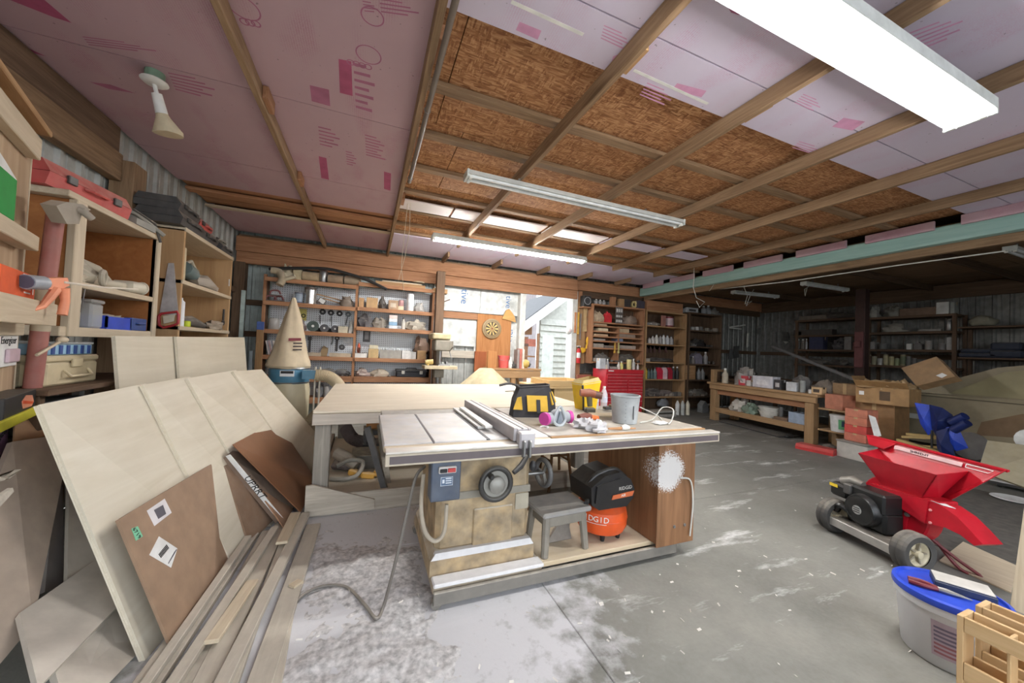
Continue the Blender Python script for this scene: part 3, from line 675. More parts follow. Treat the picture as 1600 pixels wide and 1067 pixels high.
ob('rim', M().ring((.02, .06, .05), (.2, 1, 0), .045, .008, 16, 6), flat('ivory_plastic', 214, 206, 186, .5, .2), t, True)
t = T('grey_jug', 'grey translucent jug with a wire bail, on the floor of the crate shelf', 'jug', (-1.76, 3.14, ZB))
ob('body', M().lathe([(.045, 0), (.05, .01), (.05, .17), (.03, .22), (.018, .235), (.018, .26)], 14, (0, 0, 0), .9, 1.2), flat('grey_poly', 128, 130, 132, .4, .3), t, True)
ob('wire_bail', M().tube([(.05, -.03, .26), (.055, 0, .1), (.05, .03, .26)], .004, 6), STEEL(), t, True)
t = T('glass_jar', 'clear square jar with lid between grey jug and blue bin', 'jar', (-1.78, 3.33, ZB))
ob('jar', M().box(-.055, .055, -.06, .06, 0, .17, .012), glass('clear_plastic', (.8, .82, .8, 1), .1, .35), t)
ob('lid', M().box(-.06, .06, -.065, .065, .17, .195, .008), glass('smoky_plastic', (.5, .48, .45, 1), .2, .6), t)
t = T('parts_bin', 'bright blue open parts bin full of bits in the crate shelf', 'bin', (-1.8, 3.56, ZB)); bm_ = flat('blue_plastic', 34, 70, 190, .4, .15)
ob('bin', M().box(-.12, .08, -.14, .14, 0, .012).box(.068, .08, -.14, .14, .012, .09).box(-.12, -.108, -.14, .14, .012, .1).box(-.12, .08, -.14, -.128, .012, .095).box(-.12, .08, .128, .14, .012, .095), bm_, t)
for k in range(3): ob('hardware', M().blob((-.02, -.08+.08*k, .08), (.07, .04, .03), k, .6), flat('bits', 190, 180, 160, .7, .3), t, True)
t = T('parts_box', 'darker blue plastic drawer box at the far end of the crate shelf', 'drawer', (-1.8, 3.81, ZB))
ob('case', M().box(-.12, .08, -.1, .1, 0, .1, .006), flat('navy_plastic', 38, 72, 140, .4, .2), t); ob('pull', M().box(.08, .1, -.05, .05, .05, .065, .004), flat('navy_plastic', 38, 72, 140, .4, .2), t)
# ------------------------------------------------------------------ shelf C
t = T('ply_shelf', 'open plywood shelf box with hand saw on its side, left wall', 'shelf', (FX, 4.4, 1.2))
PLY2 = lambda a='Z': wood('side_ply', c(176, 138, 96), c(206, 170, 126), a, .4, .6, .1, .05, False)
bx('side_panel', -.5, 0, 0, .03, 0, 1.29, PLY2('Z')); bx('far_side', -.5, 0, 1.3, 1.33, 0, 1.29, PLY2('Z')); bx('back', -.5, -.485, .03, 1.3, 0, 1.29, PLY2('Z'))
for z0, z1 in ((1.27, 1.31), (.76, .8), (.31, .35), (0, .03)): bx('shelf_board', -.49, .01, .0, 1.33, z0, z1, palew('Y'))

ob('outlet', M().box(-.02, -.01, 1.29, 1.3, .93, 1.02), WHITE(), t)
# saw
sY = 4.385
t = T('hand_saw', 'hand saw with red handle hanging on the plywood shelf side', 'saw', P(265, 510, Y=sY)); q0 = t.location.copy()
def h_(x, y, yy=sY): return P(x, y, Y=yy)-q0
ob('blade', M().slab([h_(263, 411), h_(272, 411), h_(279, 492), h_(249, 492)], .002, (0, -1, 0)), flat('saw_steel', 196, 194, 194, .4, .1, .2, .2), t)
hp = [(248, 494), (252, 490), (277, 487), (279, 492), (278, 505), (272, 508), (255, 512), (249, 508), (248, 494)]
ob('handle', M().tube([h_(x, y, sY-.006) for x, y in hp], .012, 8), flat('saw_red', 176, 44, 52, .4, .1), t, True)
ob('grip', M().slab([h_(255, 494, sY-.003), h_(274, 491, sY-.003), h_(272, 502, sY-.003), h_(256, 506, sY-.003)], .006, (0, -1, 0)), flat('ivory_plastic', 214, 206, 186), t)
BK = flat('dusty_black_case', 40, 42, 48, .45, .45)
zt = 1.2+1.312
redcase('tool_case', 'black case, lower of two stacked nearest the hand saw', -1.86, 4.55, zt, .5, .36, .13, BK, 0)
redcase('tool_case', 'black case lying topmost on the stack nearest the hand saw', -1.88, 4.53, zt+.132, .46, .34, .12, BK, .03)
redcase('tool_case', 'faded red case on top of a dark one, over the plywood shelf', -1.9, 5.02, zt+.124, .36, .3, .13, RED, .03)
redcase('tool_case', 'dark grey case under the faded red case, over the plywood shelf', -1.86, 5.0, zt, .4, .34, .12, BK, 0)
redcase('tool_case', 'flat black case at the far end of the plywood shelf top', -1.85, 5.48, zt, .46, .34, .09, BK, .06)
redcase('tool_case', 'slim grey case lying on the flat black case at the far end', -1.87, 5.36, zt+.092, .34, .3, .06, flat('dusty_grey', 140, 138, 130, .6, .5), -.05)
z1, z2 = 2.0, 1.55
t = T('cardboard_sleeve', 'pale folded card standing at the near end of the plywood shelf', 'card', (-1.74, 4.5, z1)); ob('card', M().box(-.15, .02, -.02, .02, 0, .33, .003), flat('pale_card', 206, 190, 156, .8), t)
t = T('steam_iron', 'grey green iron lying with cloths on the upper plywood shelf', 'iron', (-1.78, 4.78, z1)); ob('body', M().tube([(0, -.14, .15), (0, .02, .12), (0, .2, .03)], [.07, .075, .02], 10), flat('iron_green', 100, 120, 122, .4, .3), t, True); ob('handle', M().tube([(0, -.12, .2), (0, 0, .25), (.02, .14, .12)], .018, 8), dg, t, True)
S('rag_pile', M().blob((0, 0, .05), (.1, .26, .09), 5, .5), flat('grey_cloth', 168, 158, 146, .9, .3), 'heap of grey work rags spilling off the upper plywood shelf', 'rags', (-1.77, 5.05, z1), smooth=True)
S('leather_pouch', M().blob((0, 0, .09), (.12, .16, .15), 6, .4), flat('leather', 112, 92, 80, .8, .4), 'brown leather pouch behind the rags on the upper plywood shelf', 'pouch', (-1.98, 4.98, z1), smooth=True)
S('tool_roll', M().tube([(0, -.3, .05), (0, 0, .07), (.02, .3, .03)], [.05, .06, .03], 9), flat('dark_tool', 70, 66, 66, .6, .5), 'dark power tool lying lengthwise on the lower plywood shelf', 'tool', (-1.8, 4.9, z2), smooth=True)
S('spray_can', M().lathe([(.03, 0), (.03, .24), (.012, .26), (.012, .28)], 12), flat('white_can', 226, 228, 232, .4), 'white slim can at the near end of the lower plywood shelf', 'can', (-1.73, 4.5, z2), smooth=True)
S('tape_measure', M().lathe([(.03, 0), (.035, .01), (.035, .05), (.03, .06)], 14), flat('lime_plastic', 190, 206, 40, .5), 'lime green tape measure on the lower plywood shelf', 'tape measure', (-1.74, 4.66, z2), smooth=True)
S('bracket_heap', M().blob((0, 0, .03), (.08, .24, .06), 12, .7), flat('rusty_bits', 138, 124, 108, .7, .5), 'tangle of old brackets at the far end of the lower plywood shelf', 'scrap', (-1.76, 5.4, z2), smooth=True)
S('sanding_disc', M().lathe([(0, 0), (.075, 0), (.078, .01), (.04, .016), (0, .016)], 18), flat('ivory_plastic', 214, 206, 186), 'round pale disc hung on the plywood shelf back', 'disc', (-2.18, 4.9, 1.82), rot=(0, R(90), 0), smooth=True)
S('spanner', M().tube([(0, 0, .2), (0, 0, .05)], .012, 6).ring((0, 0, .03), (1, 0, 0), .026, .01, 12, 6), K(.2), 'black spanner hung at the far end of the plywood shelf', 'spanner', (-1.73, 5.62, 1.62), smooth=True)

# ------------------------------------------------------------------ low rack behind the sheets
t = T('low_rack', 'low pine rack below the open crate shelf, behind the sheets', 'rack', (-2.14, 2.62, 0))
for z in (.9, 1.14): bx('board', 0, .62 if z > 1 else .7, 0, 1.2, z-.03, z, darkwood('Y'))
for y in (.03, 1.16):
    for x in (.03, .55): bx('leg', x-.02, x+.03, y-.02, y+.02, 0, 1.11, darkwood('Z'))
IV = flat('ivory_toolbox', 204, 188, 152, .6, .3)
t = T('cutter_box', 'ivory plastic tool box with latch and handle below the crate shelf', 'tool box', (-1.62, 2.96, 1.142))
ob('body', M().box(-.16, 0, -.2, .2, 0, .13, .01), IV, t); ob('lid', M().box(-.165, .004, -.205, .205, .132, .17, .01), IV, t)
ob('latch', M().box(.0, .014, -.03, .05, .1, .15, .004), IV, t)
ob('handle', M().tube([(.004, -.08, .085), (.03, -.07, .05), (.03, .1, .05), (.004, .11, .085)], .008, 6), IV, t, True)
t = T('organizer', 'clear organizer with blue trays on the ivory tool box', 'organizer', (-1.68, 2.95, 1.314))
ob('tray', M().box(-.12, .05, -.17, .17, 0, .06, .006), flat('pale_blue', 150, 190, 215, .3, .1), t)
ob('lid', M().box(-.125, .055, -.175, .175, .06, .075, .004), glass('clear_plastic'), t)
for k in range(6): ob('divider', M().box(.05, .056, -.15+k*.055, -.13+k*.055, .005, .056), flat('navy_plastic', 38, 72, 140), t)
S('long_board_box', M().box(-.16, .1, -.2, .2, 0, .13, .006), wood('dusty_box', c(150, 138, 112), c(186, 174, 146), 'Y'), 'long dusty wooden box beside the ivory tool box', 'box', (-1.82, 2.78-.18, 1.142))
t = T('tote', 'dark blue lidded tote on the bottom board of the low rack', 'tote', (-1.68, 2.92, .902))
ob('body', M().box(-.14, .06, -.16, .16, 0, .11, .012), flat('slate_plastic', 74, 84, 102, .4, .3), t); ob('lid', M().box(-.15, .07, -.17, .17, .112, .155, .01), flat('slate_plastic', 74, 84, 102, .4, .3), t)
S('coil_hose', M().ring((0, 0, .07), (1, 0, 0), .05, .02).ring((.04, 0, .07), (1, 0, 0), .05, .02).ring((.08, 0, .07), (1, 0, 0), .05, .02), K(.4), 'black ribbed hose coil left of the blue tote', 'hose', (-1.74, 2.66, .902), smooth=True)
t = T('wood_scoop', 'pale wooden mallet lying on top beside the organizer', 'mallet', (-1.6, 2.72, 1.32)); ob('handle', M().tube([(0, -.06, .0), (-.01, .1, .07)], .008, 6), palew('Y'), t, True); ob('head', M().blob((-.01, .12, .08), (.022, .03, .022), 1, .1), palew('Y'), t, True)

# ------------------------------------------------------------------ sheets leaning along the left
def sheet(name, lbl, cat, corners, th, mat, edge=None, group=None):
    o0 = sum(corners, Vector())/len(corners); o0 = Vector((o0.x, o0.y, min(p.z for p in corners)))
    t = T(name, lbl, cat, o0, 0, group); L = [p-o0 for p in corners]
    ob('face_veneer', M().slab(L, th*.3), mat, t)
    nm = (L[1]-L[0]).cross(L[2]-L[0]).normalized()
    if nm.dot(CAMP-corners[0]) > 0: nm = -nm
    cc = sum(L, Vector())/len(L); L2 = [p+nm*th*.32 for p in L]
    ob('core', M().slab([p+(cc-p).normalized()*.002 for p in L2], th*.35), edge or mat, t)
    ob('back_veneer', M().slab([p+nm*th*.69 for p in L], th*.3), mat, t); return t
PALE_E = wood('ply_edge', c(212, 200, 176), c(236, 228, 210), 'Y', 2, .6, 0, .04, False)
def plyX(y, top): return (-1.28 if top else -.86+.12*(y-2.1))
def ply(lbl, px0, px1, pyt0, pyt1, off=0.0, dy=-.06):
    A = P(px0, pyt0, X=-1.28-off); B = P(px1, pyt1, X=-1.28-off)
    bo = lambda y: Vector((-.86+.14*(y-2.1)-off, y+dy, 0.002))
    return sheet('plywood_sheet', lbl, 'plywood sheet', [A, B, bo(B.y), bo(A.y)], .022, birch('Y'), PALE_E)
ply('large pale plywood sheet nearest the camera, leaning at the left', 62, 228, 632, 599, 0)
ply('second pale plywood sheet, just behind the largest one', 224, 297, 601, 588, -.026)
ply('third pale plywood sheet in the leaning row, past the second', 293, 369, 591, 578, -.052)
ply('fourth pale plywood sheet, narrow and farthest in the leaning row', 364, 409, 580, 577, -.078)
A = P(180, 525, X=-1.5); B = P(283, 526, X=-1.5); C_ = P(276, 526, X=-1.475); D_ = P(382, 527, X=-1.475)
sheet('plywood_sheet', 'tall pinkish plywood sheet standing behind, left one under the crate shelf', 'plywood sheet', [A, B, Vector((-1.34, B.y, .002)), Vector((-1.34, A.y, .002))], .02, birch('Y'), PALE_E)
sheet('plywood_sheet', 'tall pinkish plywood sheet standing behind, right one by the dust collector', 'plywood sheet', [C_, D_, Vector((-1.31, D_.y, .002)), Vector((-1.31, C_.y, .002))], .02, birch('Y'), PALE_E)
# brown particle board with stickers
MDFB = flat('brown_fibreboard', 150, 122, 98, .7, .08)
A = P(185, 812, X=-.985); B = P(330, 725, X=-.96); D_ = P(265, 1003, Z=.06)
_n0 = (B-A).cross(D_-A); _d = ray(378, 850); C_ = CAMP+_d*((A-CAMP).dot(_n0)/_d.dot(_n0))
t = T('fibreboard_panel', 'brown fibreboard panel with three stickers leaning on the plywood', 'panel', (D_.x, D_.y, 0)); o0 = t.location.copy()
ob('panel', M().slab([A-o0, B-o0, C_-o0, D_-o0], .012), MDFB, t)
nm = (B-A).cross(D_-A).normalized(); nm = nm if nm.dot(CAMP-A) > 0 else -nm
def onpan(px, py):
    d = ray(px, py); s_ = (A-CAMP).dot(nm)/d.dot(nm); return CAMP+d*s_-o0
def stick(name, pts, mat, k=.001): return ob(name, M().slab([onpan(*p)+nm*k for p in pts], .0008), mat, t)
def txt_on(s, size, pa, pb, pup, mat, k=.002):
    a_, b2, u_ = onpan(*pa), onpan(*pb), onpan(*pup); r_ = (b2-a_).normalized(); up = (u_-a_); up = (up-r_*up.dot(r_)).normalized()
    Tm = TX((a_+b2)/2+nm*k, r_, up); return ob('lettering', M().text(s, size, Tm, .0004), mat, t)
stick('green_sticker', [(205, 826), (215, 822), (223, 838), (212, 845)], flat('mint_paper', 130, 205, 165, .7))
txt_on('6719', .03, (208, 825), (218, 841), (221, 828), INK())
stick('white_pouch', [(229, 798), (257, 779), (268, 801), (241, 822)], flat('pouch', 226, 222, 224, .3))
stick('photo_print', [(240, 797), (254, 789), (259, 803), (247, 811)], flat('print_grey', 90, 88, 96, .6), .002)
stick('shipping_label', [(248, 838), (277, 857), (267, 887), (233, 867)], PAPER())
for k in range(9):
    s_ = k/9; stick('barcode_bar', [(247+13*s_, 866-16*s_), (248+13*s_, 865-16*s_), (252+13*s_, 871-16*s_), (251+13*s_, 872-16*s_)], INK(), .002)
for k in range(3): stick('printed_line', [(262+k*3, 880-k*5), (272+k*1.5, 862-k*2), (273+k*1.5, 863-k*2), (263+k*3, 881-k*5)], flat('grey_ink', 120, 120, 125), .002)
# hardboard sheets near the bench leg
HB = plain('glossy_hardboard', c(134, 90, 60), .32, 0, .12, .05, 3)
def sh4(name, lbl, cs, th, mat): 
    o0 = Vector((cs[2].x, cs[2].y, 0)); return S(name, M().slab([p-o0 for p in cs], th), mat, lbl, 'panel', o0)
sh4('hardboard_sheet', 'brown hardboard sheet with matte face, at the back of the stack by the bench', [P(348, 684, X=-1.02), P(417, 643, X=-1.0), Vector((-.5, 4.15, .05)), Vector((-.52, 3.15, .05))], .008, flat('matt_hardboard', 150, 106, 74, .7, .25))
t = T('edged_panel', 'dark panel with white printed edge leaning in front of the plywood', 'panel', (-.56, 3.1, 0)); o0 = t.location.copy()
A, B, C_, D_ = P(353, 712, X=-.93), P(400, 676, X=-.93), Vector((-.47, 3.66, .05)), P(436, 813, Z=.06)
ob('face', M().slab([p-o0 for p in (A, B, C_, D_)], .03), flat('grey_brown', 120, 98, 82, .7, .2), t)
e = (D_-A); ob('white_edge', M().slab([A-o0+Vector((0, -.003, 0)), A-o0+Vector((.03, -.012, .012)), D_-o0+Vector((.035, -.012, .012)), D_-o0+Vector((0, -.003, 0))], .004), PAPER(), t)
ob('lettering', M().text('UPRRT', .07, TX(A.lerp(D_, .5)-o0+Vector((.016, -.014, .014)), (D_-A), (.9, -.2, .4)), .0005), INK(), t)
sh4('hardboard_sheet', 'glossy brown hardboard sheet curving in front of the stack by the bench', [P(364, 694, X=-.9), P(433, 657, X=-.88), Vector((-.40, 4.05, .06)), P(470, 800, Z=.07)], .006, HB)
sh4('brown_board', 'brown board low behind the edged panel, against the plywood', [P(350, 728, X=-.92), P(372, 716, X=-.92), Vector((-.6, 3.4, .04)), Vector((-.7, 3.0, .04))], .01, flat('umber_board', 128, 98, 74, .7, .2))
# big particle boards at far left
sh4('particle_board', 'large dusty grey particle board leaning at the far left below the hinged panel', [P(20, 690, X=-1.5), P(112, 676, X=-1.5), P(52, 975, X=-1.22), Vector((-1.22, 1.55, .05))], .02, flat('grey_particle', 172, 154, 138, .8, .2))
sh4('particle_board', 'narrow dark particle board strip behind the large grey one', [P(88, 745, X=-1.52), P(98, 760, X=-1.5), P(100, 915, X=-1.32), P(70, 925, X=-1.32)], .02, flat('dark_particle', 120, 112, 110, .8, .2))
sh4('particle_board', 'pale particle board wedge beside the nearest plywood sheet', [P(108, 755, X=-1.47), P(122, 742, X=-1.47), P(175, 880, X=-1.2), P(105, 915, X=-1.25)], .02, flat('pale_particle', 186, 176, 162, .8, .2))
sh4('cardboard_piece', 'tan cardboard leaning below the low rack at the left', [P(25, 640, X=-1.62), P(150, 618, X=-1.62), P(150, 700, X=-1.5), P(20, 720, X=-1.5)], .006, CARD())
sh4('shelf_offcut', 'pale white-edged board lying low at the bottom left, upper one', [P(30, 958, X=-1.24), P(190, 846, X=-1.24), P(200, 930, X=-1.02), P(60, 1075, X=-1.0)], .022, flat('pale_melamine', 204, 196, 184, .5, .1))
sh4('shelf_offcut', 'pale board lying low at the bottom left, lower one in front', [P(75, 1012, X=-1.1), P(200, 908, X=-1.1), P(235, 1000, X=-.9), P(110, 1130, X=-.88)], .022, flat('pale_melamine', 204, 196, 184, .5, .1))
S('broken_trim', M().slab([P(0, 745, X=-1.3), P(15, 748, X=-1.3), P(34, 733, X=-1.3), P(22, 742, X=-1.3), P(0, 752, X=-1.3)], .02).slab([P(0, 775, X=-1.25), P(20, 762, X=-1.25), P(22, 768, X=-1.25), P(0, 792, X=-1.25)], .015), grayw('X'), 'splintered grey board ends in front of the hinged panel', 'scrap wood')
# lumber on the floor
lum = [((388, 836), (226, 1067), .04, .085, 'pale batten stacked on the first ones beside the fibreboard panel'), ((430, 822), (268, 1067), .05, .075, 'grey batten on top, third from the fibreboard panel'), ((455, 812), (362, 1067), .045, .05, 'slim pale batten between the wide board and the light board'), ((476, 835), (432, 1067), .04, .02, 'narrow batten at the open side of the floor lumber'), ((378, 842), (215, 1067), .045, .05, 'narrow pale batten lying closest to the fibreboard panel'), ((398, 832), (240, 1067), .05, .05, 'second pale batten from the fibreboard panel'),
       ((418, 828), (290, 1067), .07, .03, 'dusty board in the middle of the floor lumber, under the hardboard'), ((440, 816), (318, 1067), .09, .035, 'wide dusty board running under the edged panel'),
       ((478, 800), (345, 1067), .06, .08, 'slim board lying on the others, ending by the bench leg'), ((490, 818), (405, 1067), .1, .03, 'wide light board along the open side of the floor lumber')]
for i, (fa, na, w, z, lbl) in enumerate(lum):
    p = P(*fa, Z=z); q = P(*na, Z=z); q = q+(q-p)*.25
    S('floor_board', M().bar((0, 0, 0), p-q, .02 if z > .06 else z*.8, w, 0, .003) if False else M().box(-w/2, w/2, 0, (p-q).length, -min(z, .03), 0, .003), grayw('Y'), lbl, 'board', (q.x, q.y, z), math.atan2((p-q).y, (p-q).x)-PI/2)
for (fa, na, w, z, lbl) in (((462, 800), (440, 846), .07, .1, 'short offcut laid across the floor boards near the hardboard'), ((470, 905), (455, 915), .05, .04, 'small offcut on the sawdust beside the floor boards'), ((395, 905), (330, 1000), .06, .08, 'split batten on top of the middle floor boards')):
    p = P(*fa, Z=z); q = P(*na, Z=z)
    S('board_offcut', M().box(-w/2, w/2, 0, (p-q).length, -.02, 0, .003), palew('Y'), lbl, 'offcut', (q.x, q.y, z), math.atan2((p-q).y, (p-q).x)-PI/2)
# ------------------------------------------------------------------ helpers for standing things
CI = CAMR.transposed()
def depth(p): return -(CI @ (Vector(p)-CAMP)).z
def foot(px0, px1, yt, yb, Z):
    p = P((px0+px1)/2, yb, Z=Z); s = depth(p)/FPX; return p, (px1-px0)*s, (yb-yt)*s
def ribbed(pts, r, n=14, per=10, amp=.08):
    pts = [Vector(p) for p in pts]; out = []; rr = []; k = 0
    for a, b_ in zip(pts, pts[1:]):
        m = max(2, int((b_-a).length/.012))
        for i in range(m): out.append(a.lerp(b_, i/m)); rr.append(r*(1+amp*(1 if k % 2 else -1))); k += 1
    out.append(pts[-1]); rr.append(r); return M().tube(out, rr, n)
def arc(pts, n=14):      # smooth curve through points (Catmull-Rom)
    pts = [Vector(p) for p in pts]; q = [pts[0]*2-pts[1]]+pts+[pts[-1]*2-pts[-2]]; out = []
    for i in range(1, len(q)-2):
        for k in range(n):
            t_ = k/n; a, b_, c_, d_ = q[i-1:i+3]
            out.append(.5*((2*b_)+(c_-a)*t_+(2*a-5*b_+4*c_-d_)*t_*t_+(3*b_-a-3*c_+d_)*t_**3))
    return out+[pts[-1]]
# ------------------------------------------------------------------ dust collector
dx, dy = -1.03, 6.0
t = T('dust_collector', 'dust collector with cream filter bag above a blue drum and pale collection bag', 'dust collector', (dx, dy, 0))
BAG = plain('filter_cloth', c(206, 190, 162), .9, 0, .1, .1, 5); CB = plain('collection_bag', c(200, 190, 160), .5, 0, .1, .1, 3)
DBL = flat('drum_blue', 62, 122, 152, .4, .25)
def wob(prof, amp, n=28, fr=5):
    m = M(); vs = []; 
    for (r, z) in prof:
        for k in range(n):
            a = 2*PI*k/n; q = 1+amp*noise.noise(Vector((math.cos(a)*1.4, math.sin(a)*1.4, z*2.4)))*(1 if r > .05 else 0)+amp*.5*math.sin(a*fr+z*3)
            vs.append((r*q*math.cos(a), r*q*math.sin(a), z))
    return m.add(vs, [(i*n+k, i*n+(k+1) % n, (i+1)*n+(k+1) % n, (i+1)*n+k) for i in range(len(prof)-1) for k in range(n)]+[tuple(range(n))[::-1], tuple(range((len(prof)-1)*n, len(prof)*n))])
ob('base_plate', M().box(-.33, .5, -.3, .3, .07, .1, .01), flat('painted_grey', 96, 96, 92, .5, .5), t)
for x, y in ((-.28, -.24), (-.28, .24), (.44, -.24), (.44, .24)): ob('caster', M().cyl((x, y-.012, .035), (x, y+.012, .035), .035, 12), K(.4), t)
ob('collection_bag', wob([(.18, .1), (.25, .14), (.265, .3), (.26, .55), (.265, .75), (.25, .86)], .07), CB, t, True)
ob('drum', M().lathe([(.25, .85), (.255, .86), (.255, 1.07), (.25, 1.08)], 28), DBL, t, True)
for z in (.865, 1.065): ob('clamp_band', M().ring((0, 0, z), (0, 0, 1), .257, .009, 28, 6), STEEL(), t, True)
ob('filter_bag', wob([(.24, 1.06), (.265, 1.1), (.25, 1.18), (.215, 1.32), (.17, 1.52), (.112, 1.78), (.05, 1.98), (.03, 2.06), (.02, 2.08)], .16, 36, 5), BAG, t, True)
ob('hook', M().tube([(0, 0, 2.07), (0, 0, 2.16), (.02, 0, 2.19), (.03, 0, 2.16)], .006, 6), STEEL(), t, True)
ob('inlet', M().prism([(.2, -.3), (.46, -.3), (.46, -.16), (.2, -.16)], 'z', .93, 1.05), DBL, t)
for x in (.36, .42): ob('pole', M().cyl((x, -.27, .1), (x, -.27, 1.1), .012, 8), flat('pale_pole', 206, 200, 186, .5, .2), t, True)
lb = ob('name_plate', M().box(-.07, .1, -.262, -.25, .96, 1.04), flat('plate_white', 220, 222, 224), t); ob('plate_print', M().box(-.06, .09, -.264, -.262, 1.0, 1.035), INK(), lb)
# bag print
bp = ob('bag_print', M().slab([(.0, -.215, 1.45), (.15, -.17, 1.46), (.145, -.17, 1.5), (.0, -.21, 1.49)], .004, (0, 1, 0)), flat('maroon_print', 132, 62, 70, .8), t)
for k in range(3): ob('print_line', M().slab([(.06, -.212-k*.008, 1.41-k*.045), (.165, -.18-k*.008, 1.415-k*.045), (.165, -.18-k*.008, 1.435-k*.045), (.06, -.212-k*.008, 1.43-k*.045)], .004, (0, 1, 0)), flat('print_dark', 70, 60, 62, .8), t)
HOSE = plain('cream_hose', c(206, 192, 164), .7, 0, .08, .2, 8)
hs = arc([P(492, 586, Y=5.72), P(512, 588, Y=5.75), P(528, 600, Y=5.8), P(536, 620, Y=5.85), P(536, 660, Y=5.85)])
o0 = Vector((dx, dy, 0)); ob('flex_hose', ribbed([p-o0 for p in hs], .08), HOSE, t, True)
hz = arc([P(497, 648, Y=5.7), P(486, 660, Y=5.66), P(484, 680, Y=5.64), P(500, 690, Y=5.6)])
ob('flex_hose', ribbed([p-o0 for p in hz], .09), HOSE, t, True)

# ------------------------------------------------------------------ big assembly bench
BX0, BX1, BY0, BY1, BZ = -.38, 2.3, 3.42, 5.66, .875
t = T('assembly_bench', 'big low assembly bench with dusty pale top behind the table saw', 'bench', (BX0, BY0, 0)); W_, H_ = BX1-BX0, BY1-BY0
TOPM = wood('bench_top', c(204, 190, 166), c(236, 226, 208), 'X', .8, .7, .25, .03, False)
ob('top', M().box(-.02, W_, -.02, H_, BZ-.025, BZ, .004), TOPM, t)
ob('apron', M().box(-.02, W_, -.03, .015, BZ-.12, BZ-.027, .004), wood('worn_apron', c(170, 160, 150), c(206, 196, 184), 'X', .8, .7, .3), t)
ob('apron', M().box(-.02, .02, .02, H_, BZ-.12, BZ-.027, .004), grayw('Y'), t); ob('apron', M().box(W_-.04, W_, .02, H_, BZ-.12, BZ-.027, .004), grayw('Y'), t)
GL = wood('grey_leg', c(120, 116, 110), c(166, 160, 150), 'Z', 1, .8, .3)
for nm_, x, y in (('leg', .0, .0), ('leg', .05, H_-.12), ('leg', W_-.12, 0), ('leg', W_-.12, H_-.12), ('leg', 1.25, H_-.12)):
    ob('leg', M().box(x, x+.12, y, y+.1, .0 if y else .18, BZ-.12, .005), GL, t)
ob('bottom_rail', M().box(-.03, W_, -.04, .0, .0, .17, .004), grayw('X'), t)
ob('bottom_rail', M().box(-.03, .01, .0, H_, .0, .17, .004), grayw('Y'), t)
ob('gusset', M().prism([(-.035, .02), (.5, .02), (.5, .1), (.02, .27), (-.035, .27)], 'y', -.065, -.042), grayw('X'), t)
ob('brace', M().bar(P(594, 664, Y=4.1)-t.location, P(607, 770, Y=3.6)-t.location, .06, .04), GL, t)
ob('floor_board', M().box(.02, W_, .02, H_, .1, .125, .003), wood('dust_board', c(186, 172, 150), c(212, 200, 180), 'X', .6, .9, .6), t)
# stored under the bench
S('steel_angle', M().bar((0, 0, 0), P(574, 667, Y=3.5)-P(602, 768, Y=3.46), .05, .05), flat('dark_steel', 74, 74, 76, .5, .25, .4), 'dark steel bar leaning against the front of the assembly bench', 'steel bar', P(602, 768, Y=3.46))
t = T('shop_vacuum_hose', 'dark ribbed hose snaking under the assembly bench', 'hose', P(545, 672, Y=4.8)); o0 = t.location.copy()
ob('hose', ribbed([p-o0 for p in arc([P(540, 668, Y=4.8), P(550, 684, Y=4.7), P(565, 690, Y=4.7), P(580, 688, Y=4.8)])], .07), flat('mauve_hose', 104, 92, 92, .6, .3), t, True)
p, w, h = foot(575, 626, 655, 690, .13)
S('orange_case', M().box(-.02, .42, -.1, .1, .52, .64, .01), flat('amber_case', 176, 116, 50, .6, .3), 'amber brown case on the black rack under the bench', 'case', (P(575, 668, Y=4.7).x, 4.7, P(575, 668, Y=4.7).z-.52))
q = P(575, 668, Y=4.7).z
t = T('steel_rack', 'black steel rack holding an amber case under the bench', 'rack', (P(575, 668, Y=4.7).x, 4.7, .125)); 
for z in (q-.16, q-.29): ob('shelf', M().box(-.05, .75, -.14, .14, z-.03, z, .003), K(.3), t)
ob('shelf', M().box(-.05, .75, -.14, .14, q-.165, q-.127, .003), K(.3), t)
for x in (-.04, .72): ob('post', M().box(x, x+.03, -.12, .12, 0, q-.13), K(.3), t)
p, w, h = foot(550, 588, 698, 730, .13)
S('grey_plank', M().box(-w/2, w/2, -.06, .3, .08, .14, .004).box(-w/2, w/2, -.06, -.03, 0, .08), flat('slate_board', 92, 90, 86, .7, .5), 'grey board on edge under the assembly bench', 'board', p)
p, w, h = foot(521, 560, 700, 735, .13)
S('hose_coupler', M().tube([(-.1, .1, .16), (.0, .02, .12), (.1, -.04, .05)], [.06, .07, .05], 12), flat('dusty_coupler', 168, 158, 144, .8, .6), 'dust covered hose coupling beside the back bench leg', 'coupling', p, smooth=True)
p, w, h = foot(523, 560, 735, 748, .13)
S('c_clamp', M().tube(arc([(-.14, -.02, .02), (.0, -.06, .02), (.1, -.02, .04), (.14, .1, .12), (.02, .14, .14), (-.1, .1, .1)], 6), .022, 8), flat('dusty_grey', 140, 138, 130, .6, .5), 'curved grey hose clamp lying on the sawdust under the bench', 'clamp', p, smooth=True)
p, w, h = foot(552, 590, 730, 748, .13)
for k, (ox, oy, lb) in enumerate(((-.1, .1, 'yellow bar clamp head lying farthest back under the bench'), (.02, .0, 'yellow bar clamp head lying in the middle under the bench'), (.13, .04, 'yellow bar clamp head by the steel bar under the bench'))):
    S('bar_clamp', M().rb((0, 0, .035), (.13, .05, .06), (0, .2, .5*k-.4), .012).rb((.02, .05, .03), (.04, .12, .03), (0, 0, .3), .008), flat('clamp_yellow', 214, 160, 58, .5, .4), lb, 'clamp', (p.x+ox, p.y+oy, .127))
